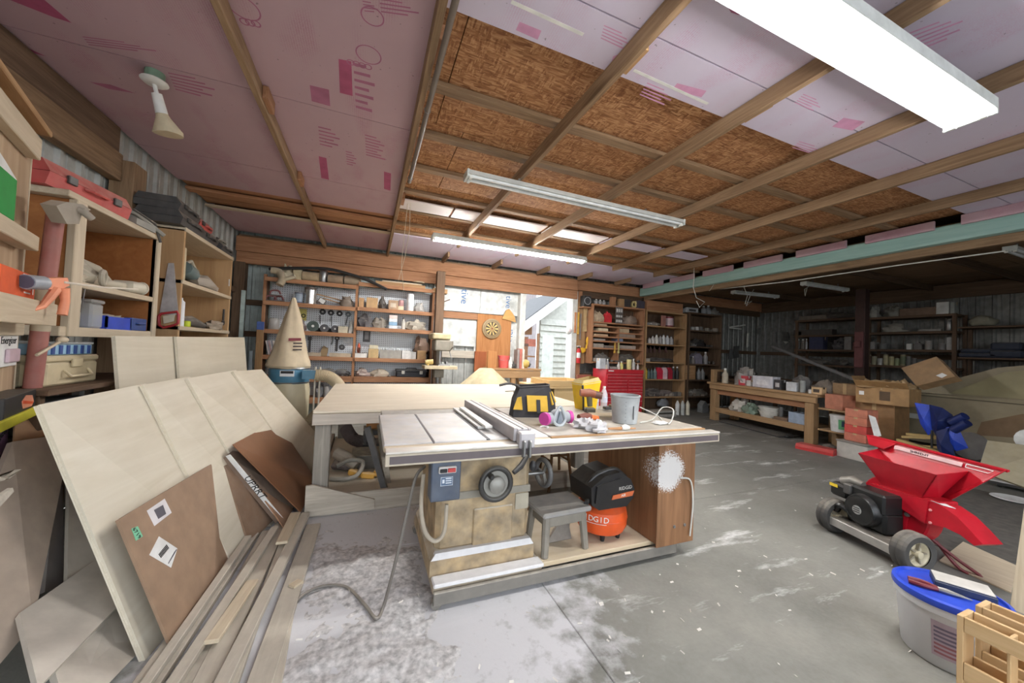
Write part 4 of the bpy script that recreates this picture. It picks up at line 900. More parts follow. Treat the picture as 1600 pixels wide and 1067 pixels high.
S('power_drill', M().blob((0, 0, .05), (.14, .09, .08), 4, .4), flat('mauve_dark', 96, 84, 84, .6, .4), 'dark dusty power drill lying under the bench near the curved clamp', 'drill', foot(526, 550, 720, 738, .13)[0]+Vector((0, .12, 0)), smooth=True)

# ------------------------------------------------------------------ table saw
sx, sy = .42, 2.12
t = T('table_saw', 'cabinet table saw with tan dusty body, cast top and long fence rail', 'table saw', (0, 0, 0))
TAN = plain('saw_tan', c(164, 138, 98), .65, .0, .4, 1.0, 9); 
IRON = plain('cast_iron', c(196, 198, 204), .45, .1, .16, .45, 5); DUSTW = plain('dust_white', c(222, 220, 220), .9, 0, .05, 0, 20)
ob('cabinet', M().box(sx, sx+.6, sy, sy+.6, .24, .89, .03), TAN, t)
ob('plinth', M().prism([(sx-.03, .13), (sx+.63, .13), (sx+.63, .22), (sx+.6, .26), (sx, .26), (sx-.03, .22)], 'y', sy-.03, sy+.62), TAN, t)
ob('dust_ledge', M().prism([(sx-.025, .222), (sx+.625, .222), (sx+.6, .262), (sx, .262)], 'y', sy-.034, sy-.002), DUSTW, t)
a = P(737, 860, Y=sy-.003); b_ = P(801, 787, Y=sy-.003)
ob('access_door', M().box(a.x, b_.x, sy-.012, sy+.01, a.z, b_.z, .006), TAN, t)
ob('door_trim', M().ring((0, 0, 0), (0, 1, 0), .001, .0005, 4, 4), TAN, t)
a = P(705, 790, Y=sy); b_ = P(831, 772, Y=sy)
ob('name_band', M().box(sx, sx+.6, sy-.008, sy+.01, .545, .59, .003), flat('band_grey', 140, 134, 122, .6, .3), t)
ob('rating_plate', M().box(P(804, 800, Y=sy).x, sx+.59, sy-.007, sy, .44, .54, .002), flat('plate_grey', 168, 160, 142, .6, .3), t)
ob('warning_strip', M().box(sx+.18, sx+.4, sy-.006, sy, .79, .81), flat('label_cream', 214, 190, 160), t)
# handwheels
wc = P(775, 756, Y=2.02)
hw = ob('front_handwheel', M().ring((0, 0, 0), (0, 1, 0), .093, .016, 28, 10), K(.25), t, True, wc)
ob('hub', M().lathe([(.05, 0), (.05, .03), (.03, .045)], 18).move(Matrix.Rotation(R(90), 4, 'X')), flat('wheel_web', 150, 148, 142, .5, .2, .5), hw, True)
ob('wheel_web', M().prism([(.09*math.cos(k*2*PI/24), .09*math.sin(k*2*PI/24)) for k in range(24)], 'y', .0, .008), flat('wheel_web', 150, 148, 142, .5, .2, .5), hw)
ob('crank_knob', M().lathe([(.014, 0), (.018, .03), (.01, .05)], 12).move(Matrix.Translation((-.045, -.01, .06)) @ Matrix.Rotation(R(90), 4, 'X')), K(.1), hw, True)
ob('shaft', M().cyl((wc.x, wc.y, wc.z), (wc.x, sy, wc.z), .015, 10), STEEL(), t, True)
wc2 = P(849, 738, Y=2.3)
hw = ob('side_handwheel', M().ring((0, 0, 0), (1, .15, 0), .088, .018, 28, 10), flat('wheel_grey', 92, 92, 94, .5, .3), t, True, wc2)
for k in range(3): ob('spoke', M().bar((0, 0, 0), (.0, .085*math.cos(k*2.09), .085*math.sin(k*2.09)), .02, .012), flat('wheel_web', 150, 148, 142, .5, .2, .5), hw)
ob('shaft', M().cyl((sx+.58, wc2.y, wc2.z), wc2, .014, 10), STEEL(), t, True)
# switch box
a = P(672, 786, Y=1.96); b_ = P(721, 724, Y=1.96)
sb = ob('switch_box', M().box(a.x, b_.x, 1.96, 2.06, a.z, b_.z+.02, .006), plain('switch_blue', c(74, 86, 106), .5, .1, .15, .35), t)
a = P(685, 740, Y=1.957); b_ = P(713, 727, Y=1.957); ob('button_plate', M().box(a.x, b_.x, 1.945, 1.962, a.z, b_.z, .004), flat('button_white', 206, 200, 196), sb)
m_ = (a.z+b_.z)/2; ob('stop_button', M().box((a.x+b_.x)/2, b_.x-.006, 1.938, 1.946, m_-.012, m_+.01, .003), flat('button_red', 196, 70, 66), sb); ob('start_button', M().box(a.x+.006, (a.x+b_.x)/2-.004, 1.938, 1.946, m_-.012, m_+.008, .003), K(0), sb)
a = P(688, 760, Y=1.957); b_ = P(708, 744, Y=1.957); st = ob('caution_label', M().box(a.x, b_.x, 1.9575, 1.961, a.z, b_.z), flat('label_blue', 92, 112, 140), sb)
w_ = flat('label_white', 220, 226, 232)
for z in (a.z+.001, b_.z-.003): ob('label_edge', M().box(a.x, b_.x, 1.9565, 1.9575, z, z+.002), w_, st)
for x in (a.x+.001, b_.x-.003): ob('label_edge', M().box(x, x+.002, 1.9565, 1.9575, a.z, b_.z), w_, st)
ob('label_mark', M().box(a.x+.01, a.x+.022, 1.9565, 1.9575, a.z+.015, a.z+.035), w_, st)
for k in range(3): ob('label_line', M().box(a.x+.028, b_.x-.008, 1.9565, 1.9575, a.z+.012+k*.012, a.z+.018+k*.012), w_, st)
# tops
TZ = .935
ob('table', M().box(.36, 1.06, 1.97, 2.82, TZ-.04, TZ, .006), IRON, t)
ob('left_wing', M().box(.1, .355, 1.97, 2.82, TZ-.04, TZ, .006), IRON, t)
ob('rear_shelf', M().box(.12, 1.04, 2.825, 3.02, TZ-.03, TZ-.004, .004), flat('rear_grey', 128, 126, 124, .5, .4), t)
ob('miter_slot', M().box(.66, .68, 1.968, 2.821, TZ-.004, TZ+.0008), flat('slot', 70, 70, 72, .6), t)
ob('front_strip', M().box(.1, 1.06, 1.925, 1.968, TZ-.03, TZ-.006, .004), palew('X'), t)
a = P(603, 722, Y=1.85)
ob('front_rail', M().box(.105, 2.385, 1.84, 1.92, .918, .93, .003), flat('rail_pale', 214, 208, 200, .4, .3, .2), t)
ob('front_rail', M().box(.105, 2.385, 1.845, 1.86, .858, .917, .003), flat('rail_cream', 196, 184, 164, .5, .2), t)
ob('scale_strip', M().box(.125, 2.37, 1.8425, 1.846, .869, .906), flat('scale_plum', 92, 82, 86, .5, .15), t)
# extension table
EXT = plain('ext_laminate', c(168, 162, 154), .45, .0, .22, .45, 4)
ob('extension_top', M().box(1.065, 2.36, 1.97, 3.0, TZ-.03, TZ, .004), EXT, t); ob('front_edge', M().box(1.065, 2.36, 1.94, 1.968, TZ-.035, TZ-.002, .004), pine('X'), t)
# base
ob('base_frame', M().box(.4, 1.08, 2.02, 2.9, .07, .13, .006), plain('base_dusty', c(176, 160, 138), .8, 0, .2, .7, 12), t)
ob('dust_ledge', M().box(.4, 1.08, 1.995, 2.085, .118, .14, .006), DUSTW, t)
ob('base_platform', M().box(1.08, 2.14, 2.02, 2.95, .1, .13, .004), wood('platform_ply', c(190, 170, 138), c(216, 198, 168), 'X', .4, .7, .3, .03, False), t)
ob('base_bar', M().box(.4, 2.16, 1.985, 2.01, .03, .1, .004), flat('bar_dusty', 110, 106, 100, .7, .5), t)
for x, y in ((.42, 2.0), (2.1, 2.06), (.42, 2.86), (2.1, 2.86)): ob('caster', M().cyl((x, y-.0, .03), (x, y+.03, .03), .03, 12), flat('caster_grey', 110, 106, 100, .6, .4), t)
# side cabinet
def splash():
    m, nt, b = newmat('walnut_ply_splashed'); v = coords(nt, (8, 8, .6)); n1 = noisef(nt, v, 2, 4, .6, 1)
    o = ramp(nt, n1, [(.3, c(112, 78, 50)), (.7, c(150, 108, 74))])
    v2 = coords(nt); sp = nt.nodes.new('ShaderNodeSeparateXYZ'); nt.links.new(v2, sp.inputs[0])
    ex = math_(nt, 'MULTIPLY', math_(nt, 'SUBTRACT', sp.outputs[0], .1), 4.2); ez = math_(nt, 'MULTIPLY', math_(nt, 'SUBTRACT', sp.outputs[2], .5), 4.0)
    ey = math_(nt, 'MULTIPLY', sp.outputs[1], 3.2)
    d2 = math_(nt, 'ADD', math_(nt, 'ADD', math_(nt, 'MULTIPLY', ex, ex), math_(nt, 'MULTIPLY', ez, ez)), math_(nt, 'MULTIPLY', ey, ey))
    nz = noisef(nt, v2, 70, 4, .8); nb = noisef(nt, v2, 5, 3)
    f = math_(nt, 'GREATER_THAN', math_(nt, 'ADD', math_(nt, 'MULTIPLY', nz, 1.5), math_(nt, 'MULTIPLY', nb, .6)), math_(nt, 'ADD', math_(nt, 'MULTIPLY', d2, 1.15), .72))
    o = mixc(nt, math_(nt, 'MULTIPLY', f, .85), o, c(226, 224, 222)); nt.links.new(o, b.inputs['Base Color']); b.inputs['Roughness'].default_value = .65; return m
SPL = splash()
t = T('side_cabinet', 'brown plywood cabinet under the saw extension, splashed with white powder', 'cabinet', (1.94, 1.97, .132))
ob('side_panel', M().box(0, .02, .0, .85, 0, 0.765, .003), SPL, t); ob('front_panel', M().box(.022, .36, -.0, .02, -.03, 0.765, .003), SPL, t)
ob('side_panel', M().box(.34, .36, .022, .85, 0, 0.765, .003), SPL, t); ob('corner_batten', M().box(-.004, .055, -.014, -.001, -.02, .72, .003), SPL, t)
for x, z in ((.17, .1), (.27, .1)): ob('bolt', M().lathe([(.012, 0), (.01, .006)], 10).move(Matrix.Translation((x, -.001, z)) @ Matrix.Rotation(R(90), 4, 'X')), STEEL(), t, True)
ob('power_cord', M().tube(arc([(.2, -.01, .45), (.3, -.015, .42), (.33, -.015, .25), (.31, -.015, .02)], 8), .006, 6), flat('white_wire', 205, 205, 198), t, True)
# fence
fz = TZ+.002
fa = P(800, 690, Y=1.9); fx = fa.x
t = T('rip_fence', 'long dusty grey rip fence lying across the table saw', 'fence', (fx, 1.88, fz))
FM = plain('fence_grey', c(186, 182, 186), .5, .2, .1, .4, 8)
ob('face', M().box(0, .02, 0, 1.12, 0, .075, .003), FM, t); ob('beam', M().box(.022, .09, 0, 1.12, .012, .07, .004), FM, t); ob('groove', M().box(.05, .06, -.001, 1.12, .069, .0712), flat('slot', 70, 70, 72, .6), t)
ob('outer_face', M().box(.092, .11, .0, 1.0, 0, .07, .003), FM, t)
ob('head', M().box(.015, .11, -.06, -.002, -.03, .06, .008), FM, t)
for x in (.035, .07): ob('clamp_bracket', M().box(x-.008, x+.008, -.085, -.055, -.075, .02, .005), STEEL(), t)
ob('lever', M().tube([(.05, -.075, -.07), (.0, -.12, -.1), (-.05, -.14, -.125)], [.014, .016, .012], 8), K(.1), t, True)
ob('knob', M().blob((.075, -.11, -.11), (.02, .02, .03), 1, .0, 14, 10, 1, False), K(.0), t, True)
for k, (a_, b2) in enumerate((((712, 638), (752, 668)), ((722, 637), (764, 667)))):
    p = P(*a_, Z=TZ+.01+.02*k); q = P(*b2, Z=TZ+.01+.02*k)
    S('white_strip', M().bar((0, 0, 0), q-p, .045, .014), WHITE(), ['white painted strip lying lower, left of the saw fence', 'white painted strip lying against the left face of the saw fence'][k], 'strip', p)
# power cords of the saw
cd = flat('grey_cable', 110, 104, 98, .6, .3)
cp = [P(664, 728, Y=2.2), P(650, 745, Y=2.15), P(636, 800, Y=2.1), P(620, 870, Y=2.05), P(600, 945, Z=.03), P(588, 966, Z=.015), P(570, 945, Z=.015), P(540, 917, Z=.015), P(500, 917, Z=.015), P(465, 938, Z=.015), P(446, 985, Z=.015), P(420, 1030, Z=.015), P(395, 1067, Z=.015)]
o0 = cp[4]; S('power_cable', M().tube([p-o0 for p in arc(cp, 8)], .009, 8), cd, 'long grey power cable looping from the saw over the sawdust floor', 'cable', o0, smooth=True)
cp = [P(662, 740, Y=2.12), P(658, 790, Y=2.1), P(664, 830, Y=2.08), P(680, 845, Y=2.06), P(694, 830, Y=2.06), P(698, 788, Y=2.08)]
o0 = cp[3]; S('motor_cable', M().tube([p-o0 for p in arc(cp, 8)], .012, 8), flat('dusty_cable', 180, 168, 150, .7, .3), 'dusty looped cable hanging below the saw switch box', 'cable', o0, smooth=True)

# ------------------------------------------------------------------ under the saw extension
p, w, h = foot(845, 905, 800, 870, .132)
t = T('step_stool', 'dusty grey step stool standing on the saw platform', 'stool', (1.27, 2.18, .132), .06); SG = flat('stool_grey', 128, 122, 112, .7, .45)
ob('seat', M().box(-.19, .19, -.13, .16, .25, .285, .012), flat('seat_grey', 150, 148, 146, .6, .4), t)
for x in (-1, 1):
    for y in (-1, 1): ob('leg', M().tube([(x*.14, y*.09+.01, .249), (x*.16, y*.115+.01, 0)], [.028, .024], 8), SG, t)
    ob('rail', M().box(x*.14-.012, x*.14+.012, -.09, .11, .18, .248, .004), SG, t)
ob('rail', M().box(-.13, .13, -.1, -.08, .18, .248, .004), SG, t)
S('bent_scrap', M().slab([(-.1, 0, 0), (.08, -.03, .02), (.1, .08, .16), (.0, .1, .03)], .01), flat('plum_scrap', 104, 94, 90, .7, .4), 'bent dark metal scrap on the platform under the step stool', 'scrap', (1.3, 2.2, .14))
# compressor
cx_, cy_ = 1.67, 2.24
t = T('air_compressor', 'orange pancake air compressor with black shroud on the saw platform', 'compressor', (cx_, cy_, .132), 0)
OR = flat('compressor_orange', 226, 88, 34, .35, .05)
ob('tank', M().lathe([(.1, .03), (.165, .05), (.185, .09), (.187, .13), (.187, .16), (.18, .2), (.13, .235), (.05, .245)], 32), OR, t, True)
ob('tank_seam', M().ring((0, 0, .145), (0, 0, 1), .187, .004, 32, 6), OR, t, True)
for a_ in (.8, 2.4, 4.2, 5.3): ob('foot', M().lathe([(.014, 0), (.018, .03), (.02, .06)], 10, (.13*math.cos(a_), .13*math.sin(a_), 0)), K(.0), t, True)
BKG = flat('gloss_black', 26, 26, 30, .3, .12)
ob('shroud', M().prism([(-.18, .27), (-.12, .23), (.12, .23), (.18, .29), (.185, .35), (.15, .42), (.05, .48), (-.08, .46), (-.19, .39)], 'y', -.14, .14), BKG, t)
ob('shroud_front', M().prism([(-.16, .285), (.16, .285), (.17, .36), (.05, .44), (-.15, .4)], 'y', -.155, -.14), BKG, t)
ob('handle', M().tube(arc([(-.17, -.06, .38), (-.1, -.07, .45), (.05, -.07, .48), (.16, -.06, .41)], 6), .018, 10), BKG, t, True)
ob('front_band', M().slab([(-.03, -.157, .3), (.15, -.157, .31), (.165, -.157, .345), (-.02, -.157, .33)], .004, (0, -1, 0)), flat('shroud_orange', 214, 110, 66, .4), t)
ob('panel_light', M().slab([(-.03, -.1, .465), (.05, -.1, .465), (.07, -.145, .41), (.0, -.145, .41)], .01, (0, -1, .5)), flat('panel_grey', 92, 92, 96, .4), t)
ob('valve', M().cyl((-.19, -.1, .29), (-.23, -.14, .29), .016, 10), K(.1), t, True)
def curvetext(s, size, r, z, a0, da):
    m = M()
    for i, ch in enumerate(s):
        a_ = a0+da*i; pos = Vector((r*math.cos(a_), r*math.sin(a_), z)); m.text(ch, size, TX(pos, (-math.sin(a_), math.cos(a_), 0), (0, 0, 1)), .0008)
    return m
ob('lettering', curvetext('RIDGID', .055, .1885, .165, -2.95, .19), flat('white_ink', 240, 236, 230), t)
ob('underline', M().tube([(.1885*math.cos(a_), .1885*math.sin(a_), .135) for a_ in [-2.95+.08*k for k in range(13)]], .002, 4), flat('white_ink', 240, 236, 230), t)
ob('lettering', M().text('RIDGID', .035, TX((.09, -.1565, .37), (1, 0, .05), (0, 0, 1))), flat('pale_ink', 190, 186, 180), t)
ob('lettering', M().text('AIR', .026, TX((.07, -.162, .322), (1, 0, .05), (0, 0, 1))), flat('white_ink', 240, 236, 230), t)
# tall stool behind
t = T('bar_stool', 'brown round legged stool half hidden behind the saw', 'stool', (1.95, 3.45, 0))
bs = wood('stool_brown', c(98, 72, 48), c(134, 102, 72), 'Z')
ob('seat', M().lathe([(.15, .6), (.165, .61), (.165, .635), (.15, .645)], 20), bs, t, True)
for k in range(4):
    a_ = PI/4+k*PI/2; ob('leg', M().tube([(.1*math.cos(a_), .1*math.sin(a_), .6), (.2*math.cos(a_), .2*math.sin(a_), 0)], .016, 8), bs, t, True)
    b2 = a_+PI/2; r_ = .15; z = .3 if k % 2 else .36; ob('stretcher', M().cyl((r_*math.cos(a_), r_*math.sin(a_), z), (r_*math.cos(b2), r_*math.sin(b2), z), .011, 8), bs, t, True)

# ------------------------------------------------------------------ on the saw extension
Z0 = TZ+.001
# tool bag
p, w, h = foot(806, 874, 603, 652, Z0); p.y += .1; s = w/.36
t = T('tool_bag', 'open black and yellow canvas tool bag on the saw table', 'bag', p, -.25); BC = flat('black_canvas', 44, 44, 50, .8, .15); YC = flat('yellow_canvas', 220, 176, 58, .7, .05)
def bagw(r, z): return [(-r, -.1), (r, -.1), (r+.02, 0), (r, .1), (-r, .1), (-r-.02, 0)]
L0 = [(-.17, -.11), (.17, -.11), (.19, 0), (.17, .11), (-.17, .11), (-.19, 0)]; L1 = [(-.165, -.1), (.16, -.1), (.17, 0), (.16, .1), (-.16, .1), (-.175, 0)]; L2 = [(-.12, -.075), (.11, -.085), (.13, 0), (.12, .085), (-.11, .09), (-.14, 0)]
m = M(); vs = [(x, y, 0) for x, y in L0]+[(x, y, .12) for x, y in L1]+[(x, y, .225+.02*(x > 0)) for x, y in L2]
m.add(vs, [(j*6+i, j*6+(i+1) % 6, (j+1)*6+(i+1) % 6, (j+1)*6+i) for j in range(2) for i in range(6)]+[(5, 4, 3, 2, 1, 0)])
ob('body', m, BC, t)
ob('rim', M().tube([(x, y, .227+.02*(x > 0)) for x, y in L2+[L2[0]]], .008, 6), BC, t, True)
ob('pocket', M().slab([(-.06, -.115, .05), (.1, -.118, .05), (.09, -.098, .17), (-.07, -.096, .17)], .012, (0, -1, 0)), YC, t)
ob('pocket_strap', M().slab([(.01, -.129, .04), (.04, -.129, .04), (.035, -.114, .14), (.005, -.114, .14)], .006, (0, -1, 0)), BC, t)
ob('side_pocket', M().slab([(-.17, -.1, .06), (-.1, -.117, .06), (-.11, -.099, .16), (-.14, -.09, .15)], .01, (-.3, -1, 0)), YC, t)
ob('side_pocket', M().slab([(.13, -.11, .1), (.17, -.06, .12), (.14, -.04, .2), (.11, -.085, .2)], .01, (1, -1, 0)), YC, t)
ob('handle', M().tube(arc([(-.12, 0, .23), (-.2, -.02, .25), (-.28, -.04, .235)], 5), .01, 6), BC, t, True)
ob('lining', M().add([(x*.9, y*.9, .2) for x, y in L2], [tuple(range(6))]), flat('bag_navy', 34, 46, 62, .8), t)
# respirator
p, w, h = foot(843, 896, 632, 664, Z0)
t = T('respirator', 'grey half mask respirator with pink filter discs on the saw table', 'mask', p, .2); GR = flat('mask_grey', 160, 164, 170, .5, .1); PK = flat('filter_pink', 206, 70, 158, .5)
ob('face_seal', M().tube(arc([(-.02, -.035, .005), (-.052, -.03, .035), (-.045, -.03, .07), (0, -.03, .135), (.045, -.03, .07), (.052, -.03, .035), (.02, -.035, .005), (-.02, -.035, .005)], 5), .010, 8), flat('mask_pale', 184, 190, 194, .5), t, True)
ob('cup', M().tube([(0, -.02, .055), (0, .02, .055), (0, .045, .055)], [.05, .055, .035], 14), GR, t, True)
ob('nose_piece', M().prism([(-.022, .02), (.022, .02), (0, .095)], 'y', -.035, -.015), flat('mask_mid', 128, 136, 146, .5), t)
for s_ in (-1, 1):
    ob('filter_body', M().cyl((s_*.06, .0, .052), (s_*.1, -.005, .052), .04, 16), GR, t, True); ob('filter_disc', M().cyl((s_*.1, -.005, .052), (s_*.125, -.01, .052), .045, 18), PK, t, True)
ob('strap', M().tube(arc([(.07, .03, .05), (.12, .09, .02), (.05, .14, .01), (-.04, .1, .01)], 6), .006, 6), K(.3), t, True)
# yellow bucket bag
p, w, h = foot(893, 940, 600, 645, Z0); p.y += .2; p.x += .12
t = T('yellow_sack', 'yellow canvas bucket bag with beige folded lining behind the drill', 'bag', p, .1)
m = M(); L0 = [(-.075, -.06), (.075, -.06), (.075, .06), (-.075, .06)]; L1 = [(-.115, -.085), (.105, -.085), (.115, .085), (-.105, .085)]
ob('body', M().add([(x, y, 0) for x, y in L0]+[(x, y, .24+.03*(x > 0)) for x, y in L1], [(3, 2, 1, 0)]+[(i, (i+1) % 4, 4+(i+1) % 4, 4+i) for i in range(4)]), flat('bag_yellow', 238, 196, 30, .6, .02), t)
ob('lining', M().add([(x*1.02, y*1.02, .225+.03*(x > 0)) for x, y in L1]+[(x*.8, y*.8, .27+.03*(x > 0)) for x, y in L1], [(i, (i+1) % 4, 4+(i+1) % 4, 4+i) for i in range(4)]), flat('bag_beige', 206, 186, 130, .8), t)
ob('strap', M().tube([(-.115, -.09, .23), (-.1, -.09, .1), (-.08, -.07, 0)], .009, 6), K(.1), t, True)
# drill standing on battery
p, w, h = foot(905, 930, 606, 645, Z0); p.y -= .02
t = T('cordless_drill', 'rust orange cordless drill standing upright before the yellow bag', 'drill', p, -.3)
OD = flat('drill_orange', 150, 78, 48, .5, .2)
ob('motor', M().tube([(-.08, 0, .175), (0, 0, .175), (.07, 0, .16)], [.03, .038, .03], 12), OD, t, True); ob('chuck', M().tube([(.06, -.0, .162), (.11, -.02, .155)], [.034, .03], 14), flat('drill_brown', 110, 70, 58, .4, .1), t, True)
ob('handle', M().tube([(.0, 0, .16), (.01, 0, .06)], [.026, .022], 10), flat('drill_olive', 88, 84, 60, .6, .2), t, True); ob('battery', M().box(-.035, .055, -.03, .03, .0, .05, .01), flat('drill_dark', 60, 58, 50, .5, .2), t)
# orange tool
p, w, h = foot(900, 928, 641, 658, Z0)
t = T('orange_driver', 'brown and orange power driver lying by the white rags', 'tool', p, .1); ob('body', M().tube([(-.06, 0, .03), (.0, 0, .035), (.05, .0, .03)], [.025, .032, .026], 10), flat('brick_tool', 124, 62, 48, .5, .1), t, True); ob('nose', M().tube([(.04, .0, .03), (.12, -.01, .022)], [.022, .014], 10), flat('bright_orange', 236, 124, 66, .4), t, True)
# rags
p, w, h = foot(900, 926, 652, 668, Z0); S('white_rag', M().blob((0, 0, .022), (.075, .06, .04), 11, .7, 16, 10, 3), flat('rag_white', 206, 204, 206, .9), 'white rag crumpled next to the respirator', 'rag', p, smooth=True)
p, w, h = foot(920, 944, 655, 674, Z0); S('white_rag', M().blob((0, 0, .024), (.075, .055, .042), 12, .8, 16, 10, 3), flat('rag_white', 206, 204, 206, .9), 'white rag crumpled in front, nearest the table edge', 'rag', p, smooth=True)
# bottles
def water(p, lbl):
    t = T('water_bottle', lbl, 'bottle', p); ob('bottle', M().lathe([(.03, 0), (.033, .01), (.033, .06), (.031, .08), (.033, .1), (.033, .14), (.02, .18), (.012, .195), (.012, .205)], 16), glass('bottle_clear', (.9, .93, .97, 1), .06, .45), t, True)
    ob('cap', M().lathe([(.014, .2), (.014, .218)], 12), WHITE(), t, True); ob('label', M().lathe([(.0335, .07), (.0335, .12)], 16), flat('bottle_label', 206, 212, 226), t, True)
p = P(943, 640, Z=Z0); water(p, 'clear water bottle nearer the grey bucket')
p = P(934, 640, Z=Z0); p.y += .04; water(p, 'clear water bottle beside the yellow bag, half hidden')
p = P(945, 649, Z=Z0); S('thin_board', M().box(-.13, .1, -.09, .06, 0, .012, .002), palew('X'), 'thin pale board lying left of the grey bucket', 'board', p, -.35)
p = P(953, 640, Z=Z0+.012); t = T('sanding_block', 'black sanding tool lying on the thin pale board', 'tool', p, -.2); ob('body', M().box(-.06, .05, -.03, .03, .002, .028, .006), K(.1), t); ob('grip', M().box(-.01, .05, -.02, .02, .03, .05, .006), flat('umber_board', 128, 98, 74), t)
p, w, h = foot(960, 1004, 619, 663, Z0)
t = T('paint_bucket', 'grey paint streaked mixing bucket on the saw extension', 'bucket', p+Vector((.02, .07, 0)))
GB = plain('bucket_grey', c(166, 170, 172), .5, 0, .15, .05, 7)
ob('shell', M().lathe([(.085, 0), (.09, .003), (.108, .2), (.113, .203), (.113, .213), (.104, .213), (.086, .012), (0, .01)], 28), GB, t, True)
for k in range(6): ob('measure_mark', curvetext('-', .03, .0925+.0028*k, .03+k*.028, -2.2, .1), flat('mark_grey', 84, 88, 92), t)
ob('measure_mark', M().box(-.008, -.002, -.1055, -.1, .04, .14), flat('mark_grey', 84, 88, 92), t)
p, w, h = foot(952, 990, 660, 672, Z0)
t = T('chip_brush', 'brush with white bristles and wooden handle on the table edge', 'brush', p, -.12); ob('handle', M().tube([(-.1, 0, .012), (0, 0, .012)], [.006, .011], 8), flat('tan_handle', 190, 140, 96), t, True); ob('bristles', M().tube([(0, 0, .016), (.03, 0, .02), (.06, 0, .016)], [.015, .022, .012], 10), WHITE(), t, True); ob('tip', M().tube([(.055, 0, .012), (.11, 0, .01)], [.006, .005], 6), flat('tan_handle', 190, 140, 96), t, True)
cp = arc([P(1000, 636, Z=Z0+.05), P(1025, 648, Z=Z0+.01), P(1045, 662, Z=Z0+.01), P(1052, 640, Z=Z0+.08), P(1035, 637, Z=Z0+.06), P(1020, 655, Z=Z0+.01), P(1000, 660, Z=Z0+.01)], 6)
S('white_cable', M().tube([p-cp[0] for p in cp], .005, 6), flat('white_wire', 205, 205, 198), 'white cable coiled behind the grey bucket on the extension', 'cable', cp[0], smooth=True)
p, w, h = foot(1018, 1042, 648, 662, Z0); S('paper_scrap', M().blob((0, 0, .008), (.06, .04, .015), 8, .7), PAPER(), 'crumpled white paper under the white cable', 'paper', p, smooth=True)
p = P(850, 668, Z=Z0); S('ear_plugs', M().tube(arc([(-.03, 0, .005), (0, .02, .006), (.03, 0, .005), (.01, -.03, .005)], 5), .006, 6), WHITE(), 'small white plug cord in front of the respirator', 'ear plug', p, smooth=True)
# cart with tray behind
pt = P(915, 602, Y=4.6); zt = pt.z
t = T('tray_cart', 'pale wood cart carrying a shallow tray, between saw and red chest', 'cart', (2.4, 4.6, 0)); W_ = .72
PT = wood('pale_tray', c(206, 172, 120), c(228, 200, 150), 'X', .4, .5, .05, .03, False)
ob('side_panel', M().box(.14, .18, .0, .6, 0, zt-.04, .003), PT, t); ob('front_panel', M().box(.18, .56, .0, .03, 0, zt-.04, .003), PT, t); ob('back_leg', M().box(.52, .56, .55, .6, 0, zt-.04, .003), PT, t)
ob('shelf_top', M().box(-.14, .7, -.08, .65, zt-.04, zt-.015, .003), PT, t); ob('drop_side', M().slab([(-.16, -.06, zt-.05), (.14, -.02, zt-.16), (.14, .5, zt-.16), (-.16, .5, zt-.05)], .03, (0, 0, -1)), darkwood('Y'), t)
ob('tray_side', M().box(.02, .68, -.05, -.03, zt-.015, zt+.07, .003), PT, t); ob('tray_side', M().box(.02, .68, .55, .57, zt-.015, zt+.07, .003), PT, t); ob('tray_side', M().box(.02, .04, -.03, .55, zt-.015, zt+.07, .003), PT, t); ob('tray_side', M().box(.66, .68, -.03, .55, zt-.015, zt+.07, .003), PT, t); ob('tray_floor', M().box(.04, .66, -.03, .55, zt-.014, zt-.004), PT, t)
t = T('wire_hooks', 'two thin dark rods lying on the far right of the bench top', 'rod', (P(800, 612, Z=.88).x, P(800, 612, Z=.88).y, .881)); ob('rod', M().cyl((-.1, 0, .006), (.3, .08, .006), .006, 6), K(.1), t); ob('rod', M().cyl((-.02, -.1, .006), (.3, -.05, .006), .006, 6), K(.1), t)
# sawdust drifts on the floor
def dustmesh():
    x0, x1, y0, y1 = -.6, 1.0, .9, 3.6; nx, ny = 110, 150
    def f(u, v):
        x = x0+(x1-x0)*u; y = y0+(y1-y0)*v; q = Vector((x*2.2, y*2.2, 0))
        e = max(abs(x-.05)/.65, abs(y-2.3)/1.35); h = .018*(noise.noise(q)+.55*noise.noise(q*3.1)+.4*noise.noise(q*8.3)+.25*noise.noise(q*19)+.55)-.022*max(0, e-.3)*2.2
        return (x, y, max(-.004, h))
    return M().grid(nx, ny, f)
o = ob('sawdust', dustmesh(), plain('sawdust', c(208, 205, 204), .95, 0, .28, 0, 34), None, True, kind='stuff'); o['label'] = 'drifts of pale sawdust on the floor before the bench'; o['category'] = 'sawdust'
